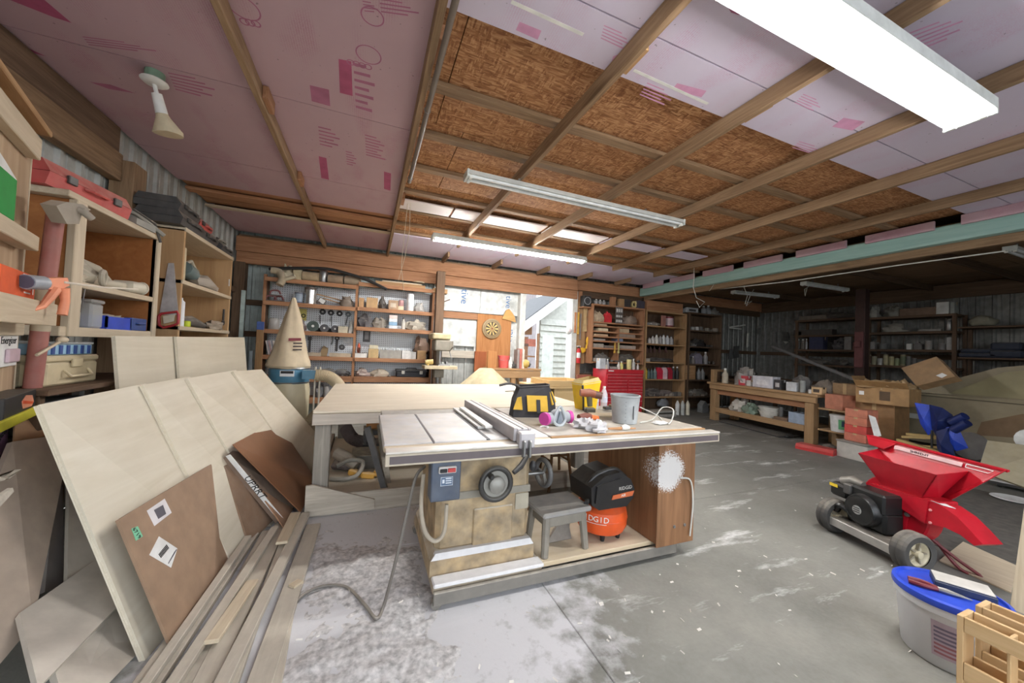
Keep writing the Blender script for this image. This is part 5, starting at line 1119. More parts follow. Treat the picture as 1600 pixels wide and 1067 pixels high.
# ------------------------------------------------------------------ generic shelf goods (each call builds one thing with its parts)
_n = [0]
def cm(r, g, b, d=.2, rough=.6, metal=0.0): return flat('goods_%d_%d_%d_%d' % (r, g, b, d*100), r, g, b, rough, d, metal, .15)
def good(kind, name, label, cat, loc, w, d, h, col, rz=0.0, group=None, col2=None):
    m = cm(*col) if isinstance(col, tuple) else col; m2 = cm(*col2) if isinstance(col2, tuple) else (col2 or m); _n[0] += 1; r = w/2
    if kind == 'carton':
        t = T(name, label, cat, loc, rz, group); ob('box', M().box(-w/2, w/2, -d/2, d/2, 0, h, .004), m, t)
        ob('tape', M().box(-w/2-.001, w/2+.001, -.02, .02, h*.75, h+.001), m2 if col2 else cm(186, 160, 120), t); 
        if col2: ob('label_panel', M().box(-w*.3, w*.3, -d/2-.0015, -d/2, h*.25, h*.7), m2, t)
    elif kind == 'box': t = S(name, M().box(-w/2, w/2, -d/2, d/2, 0, h, .004), m, label, cat, loc, rz, group)
    elif kind == 'can':
        t = T(name, label, cat, loc, rz, group); ob('can', M().lathe([(r*.94, 0), (r, .006), (r, h-.006), (r*.95, h)], 16), m, t, True)
        ob('lid', M().lathe([(r*.85, h-.002), (r*.85, h+.004)], 14), STEEL(), t, True)
        if col2: ob('label_wrap', M().lathe([(r+.001, h*.15), (r+.001, h*.85)], 16), m2, t, True)
    elif kind == 'bottle':
        t = T(name, label, cat, loc, rz, group); ob('bottle', M().lathe([(r*.9, 0), (r, .01), (r, h*.6), (r*.45, h*.78), (r*.38, h*.9)], 14), m, t, True)
        ob('cap', M().lathe([(r*.42, h*.88), (r*.42, h), (r*.2, h)], 12), m2 if col2 else WHITE(), t, True)
    elif kind == 'jug':
        t = T(name, label, cat, loc, rz, group); ob('jug', M().prism([(-w/2, 0), (w/2, 0), (w/2, h*.62), (w*.12, h*.88), (-w*.2, h*.88), (-w/2, h*.68)], 'y', -d/2, d/2), m, t, False)
        ob('cap', M().lathe([(w*.12, h*.87), (w*.12, h)], 10, (-w*.05, 0, 0)), m2, t, True); ob('handle', M().tube([(w*.1, 0, h*.86), (w*.42, 0, h*.8), (w*.48, 0, h*.6)], w*.07, 6), m, t, True)
    elif kind == 'heap': t = S(name, M().blob((0, 0, h*.32), (w/2, d/2, h*.68), _n[0], .55, 16, 9, 2.6), m, label, cat, loc, rz, group, True)
    elif kind == 'roll': t = S(name, M().cyl((-w/2, 0, h/2), (w/2, 0, h/2), h/2, 14), m, label, cat, loc, rz, group, True)
    elif kind == 'disc':
        t = T(name, label, cat, loc, rz, group); ob('wheel', M().lathe([(0, 0), (r, 0), (r, .018), (r*.5, .022), (0, .02)], 20).move(Matrix.Rotation(R(90), 4, 'X')), m, t, True)
        ob('centre', M().lathe([(0, .02), (r*.35, .022), (r*.3, .03), (0, .03)], 14).move(Matrix.Rotation(R(90), 4, 'X')), m2, t, True)
    elif kind == 'plank': t = S(name, M().box(-w/2, w/2, -d/2, d/2, 0, h, .003), m, label, cat, loc, rz, group)
    elif kind == 'tool':
        t = T(name, label, cat, loc, rz, group); ob('body', M().tube([(-w*.5, 0, h*.45), (-w*.1, 0, h*.5), (w*.2, 0, h*.45)], [h*.38, h*.48, h*.4], 10), m, t, True)
        ob('handle', M().tube([(w*.15, 0, h*.5), (w*.5, -.03, h*.3)], [h*.25, h*.2], 8), m2, t, True)
    elif kind == 'tray':
        t = T(name, label, cat, loc, rz, group); ob('tray', M().box(-w/2, w/2, -d/2, d/2, 0, h*.15).box(-w/2, w/2, -d/2, -d/2+.01, h*.15, h).box(-w/2, w/2, d/2-.01, d/2, h*.15, h).box(-w/2, -w/2+.01, -d/2+.01, d/2-.01, h*.15, h).box(w/2-.01, w/2, -d/2+.01, d/2-.01, h*.15, h), m, t)
        ob('contents', M().blob((0, 0, h*.55), (w*.45, d*.42, h*.45), _n[0], .6, 12, 7, 3), m2 if col2 else cm(170, 160, 146), t, True)
    return t
def onY(kind, name, label, cat, px0, px1, yt, z, Y, col, d=.2, rz=0.0, group=None, col2=None, back=0.0):
    """stand a thing on a shelf at height z whose front edge lies in the plane Y"""
    ym = 560 if z < 1.3 else 500; a = P(px0, ym, Y=Y); b_ = P(px1, ym, Y=Y); w = b_.x-a.x; top = P((px0+px1)/2, yt, Y=Y+.03).z; h = max(.02, top-z)
    if kind in ('can', 'bottle'): d = w
    return good(kind, name, label, cat, ((a.x+b_.x)/2, Y+.03+d/2+back, z+.001), w, d, h, col, rz, group, col2)
# ------------------------------------------------------------------ pegboard shelf unit
YS = 7.38
def peg_mat():
    m, nt, b = newmat('pegboard'); v = coords(nt, (1, 1, 1), True); sp = nt.nodes.new('ShaderNodeSeparateXYZ'); nt.links.new(v, sp.inputs[0])
    def fr(s): return math_(nt, 'SUBTRACT', math_(nt, 'FRACT', math_(nt, 'MULTIPLY', s, 26.0)), .5)
    x, z = fr(sp.outputs[0]), fr(sp.outputs[2]); d = math_(nt, 'ADD', math_(nt, 'MULTIPLY', x, x), math_(nt, 'MULTIPLY', z, z))
    o = mixc(nt, math_(nt, 'LESS_THAN', d, .035), c(226, 230, 234), c(70, 74, 82)); o = mixc(nt, math_(nt, 'MULTIPLY', noisef(nt, v, 2.5, 4), .25), o, c(186, 188, 190))
    nt.links.new(o, b.inputs['Base Color']); b.inputs['Roughness'].default_value = .5; return m
t = T('pegboard_shelf', 'tall two bay pine shelf unit with white pegboard back on the far wall', 'shelf', (-1.72, YS, 0)); XO = -1.72
LZ = [.44, .83, 1.19, 1.64, 2.135, 2.55]; RZ = [.44, .83, 1.19, 1.775, 2.15, 2.62]
PB = peg_mat()
ob('pegboard', M().box(.03, 1.48, .37, .38, .3, 2.5), PB, t); ob('pegboard', M().box(1.5, 2.93, .37, .38, .3, 2.58), PB, t)
for x in (.0, 1.475, 2.92): ob('upright', M().box(x-.02, x+.025, .01, .06, 0, 2.6, .003), redwood('Z'), t)
for x in (-.02, 2.9): ob('side', M().box(x, x+.02, .06, .37, 0, 2.55, .003), darkwood('Z'), t)
for k, (zs, x0, x1) in enumerate(((LZ, .0, 1.46), (RZ, 1.5, 2.9))):
    for i, z in enumerate(zs):
        ob('shelf_board', M().box(x0+.005, x1-.005, .0, .365, z-.02, z, .002), redwood('X'), t); hgt = .07 if i not in (0, 1) else .1
        ob('front_lip', M().box(x0, x1, -.03, -.002, z-hgt, z+.004, .003), redwood('X'), t)
def L(kind, name, label, cat, px0, px1, yt, row, col, **k): return onY(kind, name, label, cat, px0, px1, yt, LZ[row], YS, col, **k)
def Rr(kind, name, label, cat, px0, px1, yt, row, col, **k): return onY(kind, name, label, cat, px0, px1, yt, RZ[row], YS, col, **k)
pk = 'pegboard shelf'
# top of the left bay
a = arc([P(420, 420, Y=7.36), P(455, 419, Y=7.36), P(510, 420, Y=7.34), P(545, 428, Y=7.32), P(575, 438, Y=7.3), P(604, 452, Y=7.28)], 5); o0 = a[0]
S('rubber_strip', M().tube([p-o0 for p in a], .028, 8), K(.05), 'long black rubber strip arching over the top of the pegboard shelf', 'strip', o0, smooth=True)
S('duct_elbow', M().tube(arc([(-.18, 0, .16), (-.06, 0, .14), (0, -.04, .02), (-.03, -.08, -.1)], 4), .06, 12), cm(176, 160, 132, .5), 'dusty duct elbow tipping off the top left of the pegboard shelf', 'duct', P(442, 438, Y=7.34), smooth=True)
S('duct_pipe', M().tube([(-.12, 0, 0), (.1, 0, .1)], .035, 12).ring((.1, 0, .1), (1, 0, .5), .035, .008, 14, 6), cm(196, 182, 154, .4), 'short dusty pipe poking up in front of the duct elbow', 'pipe', P(450, 440, Y=7.28), smooth=True)
L('heap', 'dusty_cushion', 'dusty beige bundle topping the left end of the pegboard shelf', 'bundle', 428, 452, 414, 5, (190, 178, 150, .4), d=.14)
L('roll', 'paper_tube', 'beige paper tube lying on top of the pegboard shelf beside a tin', 'tube', 468, 494, 424, 5, (178, 156, 122), d=.1)
L('can', 'bright_tin', 'bright tin can standing on top of the pegboard shelf', 'can', 493, 507, 421, 5, STEEL())
L('roll', 'cardboard_tube', 'cardboard tube with open dark end, on top right of the tin', 'tube', 509, 533, 429, 5, (160, 136, 112), d=.1, rz=-.15)
L('roll', 'cardboard_tube', 'cardboard tube with open dark end, above the middle upright', 'tube', 535, 560, 431, 5, (150, 132, 110), d=.1, rz=-.1)
L('carton', 'small_carton', 'cream box between the bundle and the paper tube on the shelf top', 'carton', 453, 467, 421, 5, (200, 184, 146), d=.15)
# second row
for k, (dx_, dz_, rz_, lb) in enumerate(((-.1, 0, .3, 'dark red cast clamp at the left end of the second pegboard row'), (.02, .0, -.4, 'dark red cast clamp beside the blue grey can'), (-.04, .1, .1, 'dark red cast clamp on top of the pair at the left end'))):
    p = P(433, 468, Y=7.42); tt = T('cast_clamp', lb, 'clamp', (p.x+dx_, 7.46, LZ[4]+dz_+.001), rz_); ob('frame', M().tube(arc([(-.08, 0, .03), (-.06, 0, .09), (.04, 0, .1), (.08, 0, .04)], 4), .016, 8), cm(112, 52, 58, .3), tt, True); ob('screw', M().cyl((-.09, 0, .015), (.1, 0, .015), .013, 8), STEEL(), tt, True)
L('can', 'paint_can', 'dark blue grey can with a white stripe beside the steel pot', 'can', 455, 470, 456, 4, (92, 100, 116), col2=(150, 164, 180))
L('can', 'steel_pot', 'large bright steel canister on the second pegboard row', 'canister', 471, 491, 448, 4, flat('bright_steel', 200, 198, 194, .25, .05, .8), col2=flat('bright_steel', 200, 198, 194, .25, .05, .8))
p = P(502, 475, Y=7.42); tt = T('framed_plate', 'small white framed plate standing tilted beside the steel canister', 'plate', (p.x, 7.5, LZ[4]+.045)); ob('frame', M().rb((0, 0, .04), (.13, .02, .1), (0, .55, 0), .004), cm(90, 84, 78), tt); ob('face', M().rb((0, -.012, .04), (.1, .004, .075), (0, .55, 0)), WHITE(), tt)
for k, (a_, b2, lb) in enumerate((((493, 459), (552, 474), 'upper wooden stick slanting behind the framed plate'), ((505, 466), (552, 480), 'lower wooden stick slanting behind the framed plate'))):
    p = P(*a_, Y=7.6); q = P(*b2, Y=7.55); S('wood_stick', M().bar((0, 0, 0), q-p, .035, .02), pine('X'), lb, 'stick', p)
L('heap', 'tool_heap', 'dusty brown tools at the right end of the second pegboard row', 'tools', 530, 549, 462, 4, (128, 112, 98, .4), d=.12)
# third row
tt = L('can', 'glass_pot', 'glass cooking pot at the left end of the third pegboard row', 'pot', 417, 435, 497, 3, glass('smoky_plastic', (.5, .48, .45, 1), .2, .6))
p = P(470, 492, Y=7.7); tt = T('bearing_card', 'yellow card of round parts hung above the cloth filter bag', 'card', (p.x, 7.735, p.z)); ob('card', M().box(-.09, .09, 0, .006, -.1, .12), cm(222, 210, 120, 0), tt)
for x, z in ((-.03, -.04), (.04, -.01)): ob('ring', M().ring((x, -.01, z), (0, 1, 0), .03, .008, 16, 6), K(0), tt, True)
for k, (x, y, r_, c1, c2, lb) in enumerate(((504, 487, .055, (56, 56, 60, .1), (190, 190, 190, .1), 'dark grinding wheel hung first in the row of four'), (517, 488.5, .055, (50, 50, 54, .1), (214, 214, 212, .1), 'dark ringed grinding wheel hung second in the row of four'), (530.5, 489.7, .055, (44, 44, 46, .1), (226, 226, 226, .1), 'black grinding wheel hung third in the row of four'), (544, 491, .052, (120, 126, 130, .1), (190, 190, 190, .1), 'grey wheel hung last in the row of four'))):
    p = P(x, y, Y=7.72); good('disc', 'grinding_wheel', lb, 'wheel', (p.x, 7.75, p.z), 2*r_, .02, 0, c1, 0, None, c2)
for k, (x, yt, r_, lb) in enumerate(((491, 493, .1, 'large angle grinder with a green disc on the third pegboard row'), (509, 498, .075, 'angle grinder with dark disc in the middle of the third row'), (526, 500, .07, 'black angle grinder at the right of the third row'))):
    p = P(x, 512, Y=7.42); tt = T('angle_grinder', lb, 'grinder', (p.x, 7.52, LZ[3]+.001)); ob('body', M().tube([(.12, .1, .04), (.0, .03, .05), (-.06, 0, .06)], [.035, .045, .05], 10), cm(40, 54, 58, .15), tt, True)
    dd = ob('disc', M().lathe([(0, 0), (r_, 0), (r_, .006), (0, .008)], 22).move(Matrix.Translation((-.03, -.04, r_)) @ Matrix.Rotation(R(80), 4, 'X')), cm(70, 84, 80, .1) if k == 0 else cm(76, 76, 80, .1), tt, True); ob('flange', M().lathe([(0, .008), (r_*.25, .009), (r_*.22, .016), (0, .016)], 12).move(Matrix.Translation((-.03, -.042, r_)) @ Matrix.Rotation(R(80), 4, 'X')), WHITE(), tt, True)
for x, y0, y1, lb in ((500, 492, 506, 'black wrench handle standing left among the grinders'), (518, 494, 510, 'black wrench handle hanging under the second wheel'), (540, 495, 508, 'black slanted wrench handle at the right of the grinders')):
    p = P(x, y1, Y=7.66); q = P(x+(3 if x == 540 else 0), y0, Y=7.66); S('wrench', M().bar((0, 0, 0), q-p, .035, .014, 0, .003), K(.05), lb, 'wrench', p)
L('heap', 'red_tool_heap', 'dark red and grey tools between the filter bag and grinders', 'tools', 456, 478, 499, 3, (98, 82, 82, .35), d=.15); L('tray', 'small_dish', 'pale oval dish at the right end of the third pegboard row', 'dish', 529, 544, 510, 3, (200, 190, 166), d=.1, col2=(214, 210, 200)); L('heap', 'clip_heap', 'pale clips piled right of the grinders', 'clips', 545, 552, 501, 3, (180, 178, 172, .3), d=.1)
# fourth row
for k in range(6):
    p = P(417+k*2.2, 553, Y=7.45); S('magazine', M().rb((0, .1, .12), (.016, .2, .25), (0, -.22, 0)), cm((214, 170, 196, 208, 150, 220)[k], (206, 170, 160, 204, 150, 214)[k], (204, 176, 160, 206, 160, 206)[k], 0), ['pink', 'tan', 'pale', 'grey', 'brownish', 'white'][k]+' magazine, '+['first', 'second', 'third', 'fourth', 'fifth', 'last'][k]+' in the row left of the cloth filter bag', 'magazine', (p.x, 7.45, LZ[2]+.01), 0, 'magazines left of the filter bag')
p = P(483, 548, Y=7.7); tt = T('pipe_wrench', 'grey pipe wrench hung on the fourth pegboard row', 'wrench', (p.x, 7.72, LZ[2]+.03)); ob('handle', M().box(-.02, .02, 0, .02, .02, .26, .004), cm(84, 84, 88), tt); ob('jaw', M().box(-.035, .03, 0, .025, .26, .33, .006), cm(96, 96, 98), tt)
p = P(526, 538, Y=7.7); tt = T('adjustable_wrench', 'dark adjustable wrench hung beside a white disc', 'wrench', (p.x, 7.73, p.z)); ob('handle', M().box(-.022, .022, 0, .015, -.13, .1, .004), cm(64, 60, 62), tt); ob('jaw', M().ring((0, .008, .12), (0, 1, 0), .03, .012, 12, 6), cm(64, 60, 62), tt, True)
p = P(541.5, 532, Y=7.7); good('disc', 'white_disc', 'white plastic disc hung at the right of the fourth row', 'disc', (p.x, 7.755, p.z), .13, .02, 0, (230, 232, 234, 0), 0, None, (210, 212, 216, 0))
p = P(534, 542.5, Y=7.7); good('disc', 'dark_gear', 'dark ribbed gear hung below the white disc', 'gear', (p.x, 7.755, p.z), .11, .02, 0, (70, 68, 70, .1), 0, None, (130, 128, 128, .1))
p = P(505, 548, Y=7.62); S('nail_pouch', M().prism([(-.07, 0), (.06, 0), (.08, .15), (.0, .2), (-.02, .16)], 'y', 0, .04), cm(156, 130, 92, .2), 'tan nail pouch leaning on the fourth pegboard row', 'pouch', (p.x, 7.64, LZ[2]+.001))
L('heap', 'olive_cloth', 'olive cloth hanging behind the right edge of the filter bag', 'cloth', 460, 473, 527, 2, (150, 140, 96, .1), d=.1); L('tray', 'bit_tray', 'shallow tray of drill bits along the fourth row', 'tray', 472, 500, 551, 2, (176, 162, 140), d=.12); L('tray', 'bit_tray', 'shallow tray of small parts right of the nail pouch', 'tray', 514, 548, 552, 2, (186, 170, 146), d=.12)
p = P(519, 532, Y=7.72); S('chain', M().tube([(0, 0, .08), (.01, 0, 0), (-.01, 0, -.08)], .014, 6), cm(150, 156, 158, 0, .4, .6), 'short steel chain hung left of the adjustable wrench', 'chain', (p.x, 7.735, p.z), smooth=True)
# fifth and sixth rows
for a_, b2, yt, lb in ((488, 506, 577, 'flat dark saw blade on the fifth row beside the hose'), (503, 528, 575, 'flat dark grey saw blade lying in the middle of the fifth row'), (526, 547, 576, 'flat dark tool at the right of the fifth row')): L('tool', 'flat_tool', lb, 'tool', a_, b2, yt, 1, (86, 86, 90, .3), d=.2)
L('heap', 'motor_parts', 'silver motor parts on the lowest row left of the bench', 'motor', 494, 508, 602, 0, (120, 122, 128, .3), d=.2); L('can', 'jar_of_parts', 'small jar right of the motor parts on the lowest row', 'jar', 508, 516, 604, 0, (170, 168, 166))
# right bay
p0 = P(587, 440, Y=7.4); S('plank', M().box(0, P(665, 440, Y=7.4).x-p0.x, 0, .2, 0, .07, .003), pine('X'), 'long plank on top of the right pegboard bay', 'plank', (p0.x, 7.42, RZ[5]+.001)); S('plank', M().box(0, .75, 0, .16, 0, .025, .003), palew('X'), 'thin pale plank upon the long plank of the right bay', 'plank', (p0.x+.12, 7.43, RZ[5]+.073))
good('disc', 'flat_dish', 'round flat dish lying on the planks by the dark post', 'dish', (P(655, 445, Y=7.45).x, 7.55, RZ[5]+.135), .24, .02, 0, (176, 160, 134, .4)).rotation_euler = (R(-90), 0, 0)
Rr('carton', 'carton', 'narrow cardboard box at the left end of the second right row', 'carton', 559, 567, 465, 4, (196, 152, 104)); Rr('carton', 'carton', 'square cardboard box beside the narrow one on the second right row', 'carton', 571, 589, 465, 4, (198, 160, 112))
Rr('heap', 'pulley_gadget', 'dark metal pulley device between two cartons', 'device', 591, 601, 463, 4, (90, 84, 80, .2), d=.15); Rr('carton', 'carton', 'printed brown box in the middle of the second right row', 'carton', 606, 621, 469, 4, (170, 138, 108), col2=(206, 190, 168)); Rr('carton', 'small_carton', 'small cream box before the pink tin', 'carton', 621, 630, 478, 4, (214, 196, 164), d=.08)
Rr('can', 'pink_tin', 'pink tin behind the small cream box', 'can', 623, 631, 468, 4, (222, 170, 170), back=.12); Rr('can', 'white_roll', 'tall white roll with a blue band on the second right row', 'roll', 635, 646, 459, 4, (232, 234, 236, .05), col2=None)
Rr('heap', 'clear_bag', 'grey plastic bag at the right of the white roll', 'bag', 647, 663, 472, 4, (186, 184, 180, .1))
a_ = P(640, 473, Y=7.4); ob('blue_band', M().lathe([(.0652, 0), (.0652, .035)], 18), cm(80, 140, 190, 0), D.objects['white_roll'], True, (0, 0, .1))
Rr('heap', 'dark_cloth', 'dark cloth and tools heaped on the third right row', 'cloth', 559, 583, 491, 3, (74, 72, 78, .3)); Rr('heap', 'tool_heap', 'pale tools heaped right of the dark cloth', 'tools', 580, 604, 496, 3, (150, 142, 132, .4))
for k in range(4): Rr('box', 'stacked_box', ['white box at the bottom of the stack of four', 'pale blue box, second from the bottom of the stack of four', 'white box, third in the stack of four', 'pink topped box at the top of the stack of four'][k], 'box', 608, 621, 509-5.2*(k+1), 3, ((206, 214, 222), (140, 176, 206), (222, 224, 224), (216, 196, 190))[k], d=.14)
for k in range(1, 4):
    o = D.objects['stacked_box.%03d' % k]; o.location.z = RZ[3]+.002+.068*k
for o in [D.objects['stacked_box']]+[D.objects['stacked_box.%03d' % k] for k in (1, 2, 3)]:
    zs = [v.co.z for v in o.data.vertices]; f_ = .066/max(zs); 
    for v in o.data.vertices: v.co.z *= f_
Rr('bottle', 'glue_bottle', 'white bottle with dark cap on the third right row', 'bottle', 628, 634, 496, 3, (216, 212, 202), col2=(60, 58, 56)); Rr('heap', 'hardware_heap', 'pale metal hardware heaped left of the dark post', 'hardware', 638, 666, 500, 3, (172, 164, 150, .4))
p = P(573, 524, Y=7.72); tt = T('level_frame', 'small dark frame hung on the pegboard above the box stack', 'frame', (p.x, 7.735, p.z)); ob('frame', M().box(-.07, .07, 0, .012, -.13, .12, .004), cm(92, 92, 94, .1), tt); ob('window', M().box(-.035, .035, -.003, 0, -.08, .07), cm(150, 150, 150, 0), tt)
p = P(557, 530, Y=7.6); S('caulk_tube', M().lathe([(.028, 0), (.028, .22), (.008, .28)], 12), cm(222, 96, 60, .1), 'orange red caulk tube at the left end of the fourth right row', 'tube', (p.x+.05, 7.6, RZ[2]+.001), smooth=True)
Rr('tray', 'card_tray', 'white tray of sandpaper at the left of the fourth right row', 'tray', 554, 573, 552, 2, (222, 220, 214), col2=(196, 150, 120), d=.14); 
for k in range(5): S('sandpaper', M().rb((0, 0, .09), (.004, .14, .2), (0, .2*(k-2), 0)), cm(176-12*k, 140-8*k, 116, .1), ['first', 'second', 'third', 'fourth', 'last'][k]+' sandpaper sheet from the left, fanned in the white tray', 'sandpaper', (P(558+3*k, 550, Y=7.5).x, 7.5, RZ[2]+.03), 0, 'sandpaper fanned in the white tray')
Rr('carton', 'carton', 'tan box under a small pale box on the fourth right row', 'carton', 575, 591, 545, 2, (196, 168, 118)); Rr('carton', 'carton', 'small pale box on the tan box, fourth right row', 'carton', 576, 590, 533, 2, (206, 196, 168), d=.15)
Rr('tray', 'parts_case', 'grey long box of silver sockets on the fourth right row', 'tray', 593, 627, 547, 2, (160, 156, 148), col2=(196, 198, 204, 0)); D.objects['carton.004'].location.z = RZ[2]+.001
def fixstack(lower, upper):
    bpy.context.view_layer.update(); lo = D.objects[lower]; h = max(v.co.z for ch in lo.children for v in ch.data.vertices); up = D.objects[upper]; up.location.z = lo.location.z+h+.002
    for ch in up.children:
        me = ch.data; f_ = .07/max(v.co.z for v in up.children[0].data.vertices) if ch is up.children[0] else 1
        if ch is up.children[0]:
            for v in me.vertices: v.co.z *= f_
        else:
            D.objects.remove(ch)
fixstack('carton.003', 'carton.004')
p = P(610, 540, Y=7.6); 
for k in range(7): S('socket', M().cyl((0, 0, 0), (0, 0, .05), .018, 10), flat('bright_steel', 200, 198, 194, .25, .05, .8), ['first', 'second', 'third', 'fourth', 'fifth', 'sixth', 'last'][k]+' bright socket from the left upon the grey long box', 'socket', (P(596+k*4.2, 540, Y=7.55).x, 7.56+.02*(k % 2), RZ[2]+.15), 0, 'sockets upon the grey box')
Rr('tray', 'white_tray', 'white tray of rolls near the right end of the fourth row', 'tray', 628, 642, 548, 2, (228, 226, 222), col2=(214, 206, 196)); Rr('tray', 'white_tray', 'second white tray just left of the cardboard box', 'tray', 642, 650, 550, 2, (214, 212, 206), col2=(206, 200, 190)); Rr('carton', 'carton', 'cardboard box at the right end holding a brown bag', 'carton', 652, 666, 548, 2, (198, 158, 108)); Rr('heap', 'brown_bag', 'crumpled brown bag on the cardboard box at the right end', 'bag', 648, 670, 538, 2, (120, 92, 74, .2)); D.objects['brown_bag'].location.z = RZ[2]+.13
Rr('heap', 'rag_heap', 'grey and pink rags at the left of the fifth right row', 'rags', 556, 577, 577, 1, (178, 158, 150, .3)); Rr('heap', 'rag_heap', 'pale rags in the middle of the fifth right row', 'rags', 578, 606, 578, 1, (186, 172, 154, .3))
a_ = P(618, 587, Y=7.42); b2 = P(668, 573, Y=7.42); tt = T('tool_chest', 'black plastic tool box with two silver latches on the fifth row', 'tool box', ((a_.x+b2.x)/2, 7.52, RZ[1]+.001)); w = b2.x-a_.x
ob('body', M().box(-w/2+.02, w/2-.02, -.1, .1, 0, .1, .01), cm(38, 40, 48, .1), tt); ob('lid', M().box(-w/2, w/2, -.11, .11, .102, .15, .012), cm(38, 40, 48, .2), tt)
for x in (-w*.27, w*.3): ob('latch', M().box(x-.03, x+.03, -.118, -.1, .06, .125, .004), cm(206, 204, 196, 0), tt)
ob('handle', M().tube([(-.1, 0, .15), (-.09, 0, .175), (.09, 0, .175), (.1, 0, .15)], .01, 6), K(.2), tt, True)
# hose pole and boards beside the unit
S('blue_tipped_board', M().box(-.05, .05, -.015, .015, 0, 1.62, .003), pine('Z'), 'tall pine board with blue painted end beside the pegboard shelf', 'board', P(402, 640, Y=7.3)*Vector((1, 1, 0)) if False else (P(404, 560, Y=7.3).x, 7.3, .001)); ob('blue_end', M().box(-.052, .052, -.017, .017, 1.62, 1.76, .003), cm(70, 96, 160, .1), D.objects['blue_tipped_board'])
S('pale_board', M().box(-.03, .03, -.02, .02, 0, 2.3, .003), cm(190, 206, 202, .1), 'tall pale green board standing by the corner post', 'board', (P(378, 500, Y=7.55).x, 7.55, .001)); S('metal_rail', M().box(-.025, .025, -.02, .02, 0, 1.25, .004), cm(176, 188, 196, .1, .4, .5), 'short silver rail standing beside the blue tipped board', 'rail', (P(392, 560, Y=7.45).x, 7.45, .001))
# ------------------------------------------------------------------ drill press
px_ = P(687, 560, Y=6.75).x; py_ = 6.75
t = T('drill_press', 'old beige drill press standing between pegboard shelf and doorway', 'drill press', (px_, py_, 0)); DPM = cm(128, 122, 110, .35); 
zz = lambda y: P(687, y, Y=6.75).z
ob('base', M().box(-.2, .2, -.25, .25, 0, .06, .01), DPM, t); ob('column', M().cyl((0, .12, .06), (0, .12, zz(530)), .045, 16), STEEL(), t, True); ob('table', M().box(-.3, .3, -.2, .16, zz(576), zz(571), .004), cm(200, 184, 150, .4), t); ob('table_bracket', M().box(-.09, .09, -.02, .15, zz(590), zz(577), .01), DPM, t)
ob('head', M().box(-.13, .16, -.2, .2, zz(548), zz(531), .02), DPM, t); ob('belt_cover', M().box(-.18, .15, -.22, .3, zz(530.5), zz(521), .02), cm(186, 172, 134, .2), t); ob('motor', M().cyl((.2, .2, zz(546)), (.2, .2, zz(532)), .09, 14), DPM, t, True)
ob('quill', M().cyl((-.02, -.12, zz(560)), (-.02, -.12, zz(548)), .035, 12), STEEL(), t, True); ob('chuck', M().cyl((-.02, -.12, zz(567)), (-.02, -.12, zz(560)), .025, 12), STEEL(), t, True)
for k in range(3): a_ = k*2.1+.4; ob('feed_handle', M().tube([(.16, -.1, zz(548)), (.2, -.1+.15*math.cos(a_), zz(548)+.15*math.sin(a_))], .01, 6), STEEL(), t, True)
S('yellow_driver', M().tube([(-.08, 0, .06), (.06, 0, .07)], [.04, .05], 10).tube([(0, 0, .07), (-.04, 0, -.0+.005)], [.03, .03], 8), cm(196, 170, 100, .3), 'yellowish power driver on the left of the drill press table', 'driver', (px_-.2, py_-.1, zz(571)+.002), smooth=True)
for k, (y, lb) in enumerate(((567, 'machine vise on the drill press table'),)): S('drill_vise', M().box(-.1, .12, -.06, .06, 0, .03, .004).box(-.08, -.04, -.06, .06, .03, .08, .004).box(.04, .08, -.06, .06, .03, .08, .004), STEEL(), lb, 'vise', (px_+.06, py_-.05, zz(571)+.001))
# ------------------------------------------------------------------ wall between shelf and doorway
dp = P(768.5, 513.5, Y=7.66)
t = T('dartboard', 'round dartboard with segments, hung on the orange plywood', 'dartboard', (dp.x, 7.685, dp.z)); RD = .225
def disc(r0, r1, a0, a1, y, n=4):
    m = M(); vs = [(r*math.sin(a0+(a1-a0)*i/n), y, r*math.cos(a0+(a1-a0)*i/n)) for r in (r0, r1) for i in range(n+1)]
    return m.add(vs, [(i, i+1, n+2+i, n+1+i) for i in range(n)])
ob('backing', M().lathe([(0, 0), (RD, 0), (RD, .035), (RD-.01, .04), (0, .04)], 40).move(Matrix.Rotation(R(90), 4, 'X')), cm(150, 128, 92, .1), t, True)
sa, sb_ = cm(210, 176, 110, 0), cm(66, 56, 40, 0)
for k in range(20): a_ = (k-.5)*PI/10; ob('segment', disc(.02, .145, a_, a_+PI/10, -.0415), sa if k % 2 else sb_, t)
ob('number_ring', M().ring((0, -.04, 0), (0, 1, 0), .185, .004, 40, 6), cm(96, 84, 60, 0), t, True); ob('outer_wire', M().ring((0, -.0415, 0), (0, 1, 0), .146, .004, 40, 6), sb_, t, True); ob('bull', M().lathe([(0, .04), (.022, .042), (.02, .046), (0, .046)], 14).move(Matrix.Rotation(R(90), 4, 'X')), cm(120, 60, 44, 0), t, True)
S('wood_cutout', M().prism([(-.14, -.1), (-.1, 0), (-.06, .1), (.02, .14), (.1, .06), (.16, -.02), (.2, -.16), (.0, -.12)], 'y', 0, .02), wood('cutout', c(190, 144, 84), c(214, 172, 110), 'X', .5), 'curved wooden cutout propped on the orange plywood corner', 'cutout', (P(794, 492, Y=7.66).x, 7.66, P(794, 492, Y=7.66).z))
S('thin_stick', M().bar((0, 0, 0), P(703, 468, Y=7.5)-P(676, 478, Y=7.5), .02, .02), darkwood('X'), 'thin dark stick poking out from the shelf side over the foam', 'stick', P(676, 478, Y=7.5)); S('pale_plank_end', M().box(0, .3, -.08, .08, 0, .09, .003), pine('X'), 'sawn plank end jutting right from the top of the shelf unit', 'plank', (P(676, 455, Y=7.26).x+.02, 7.44, P(676, 456, Y=7.3).z))
tx = P(760, 590, Y=6.35).x; zt = P(760, 575.5, Y=6.35).z
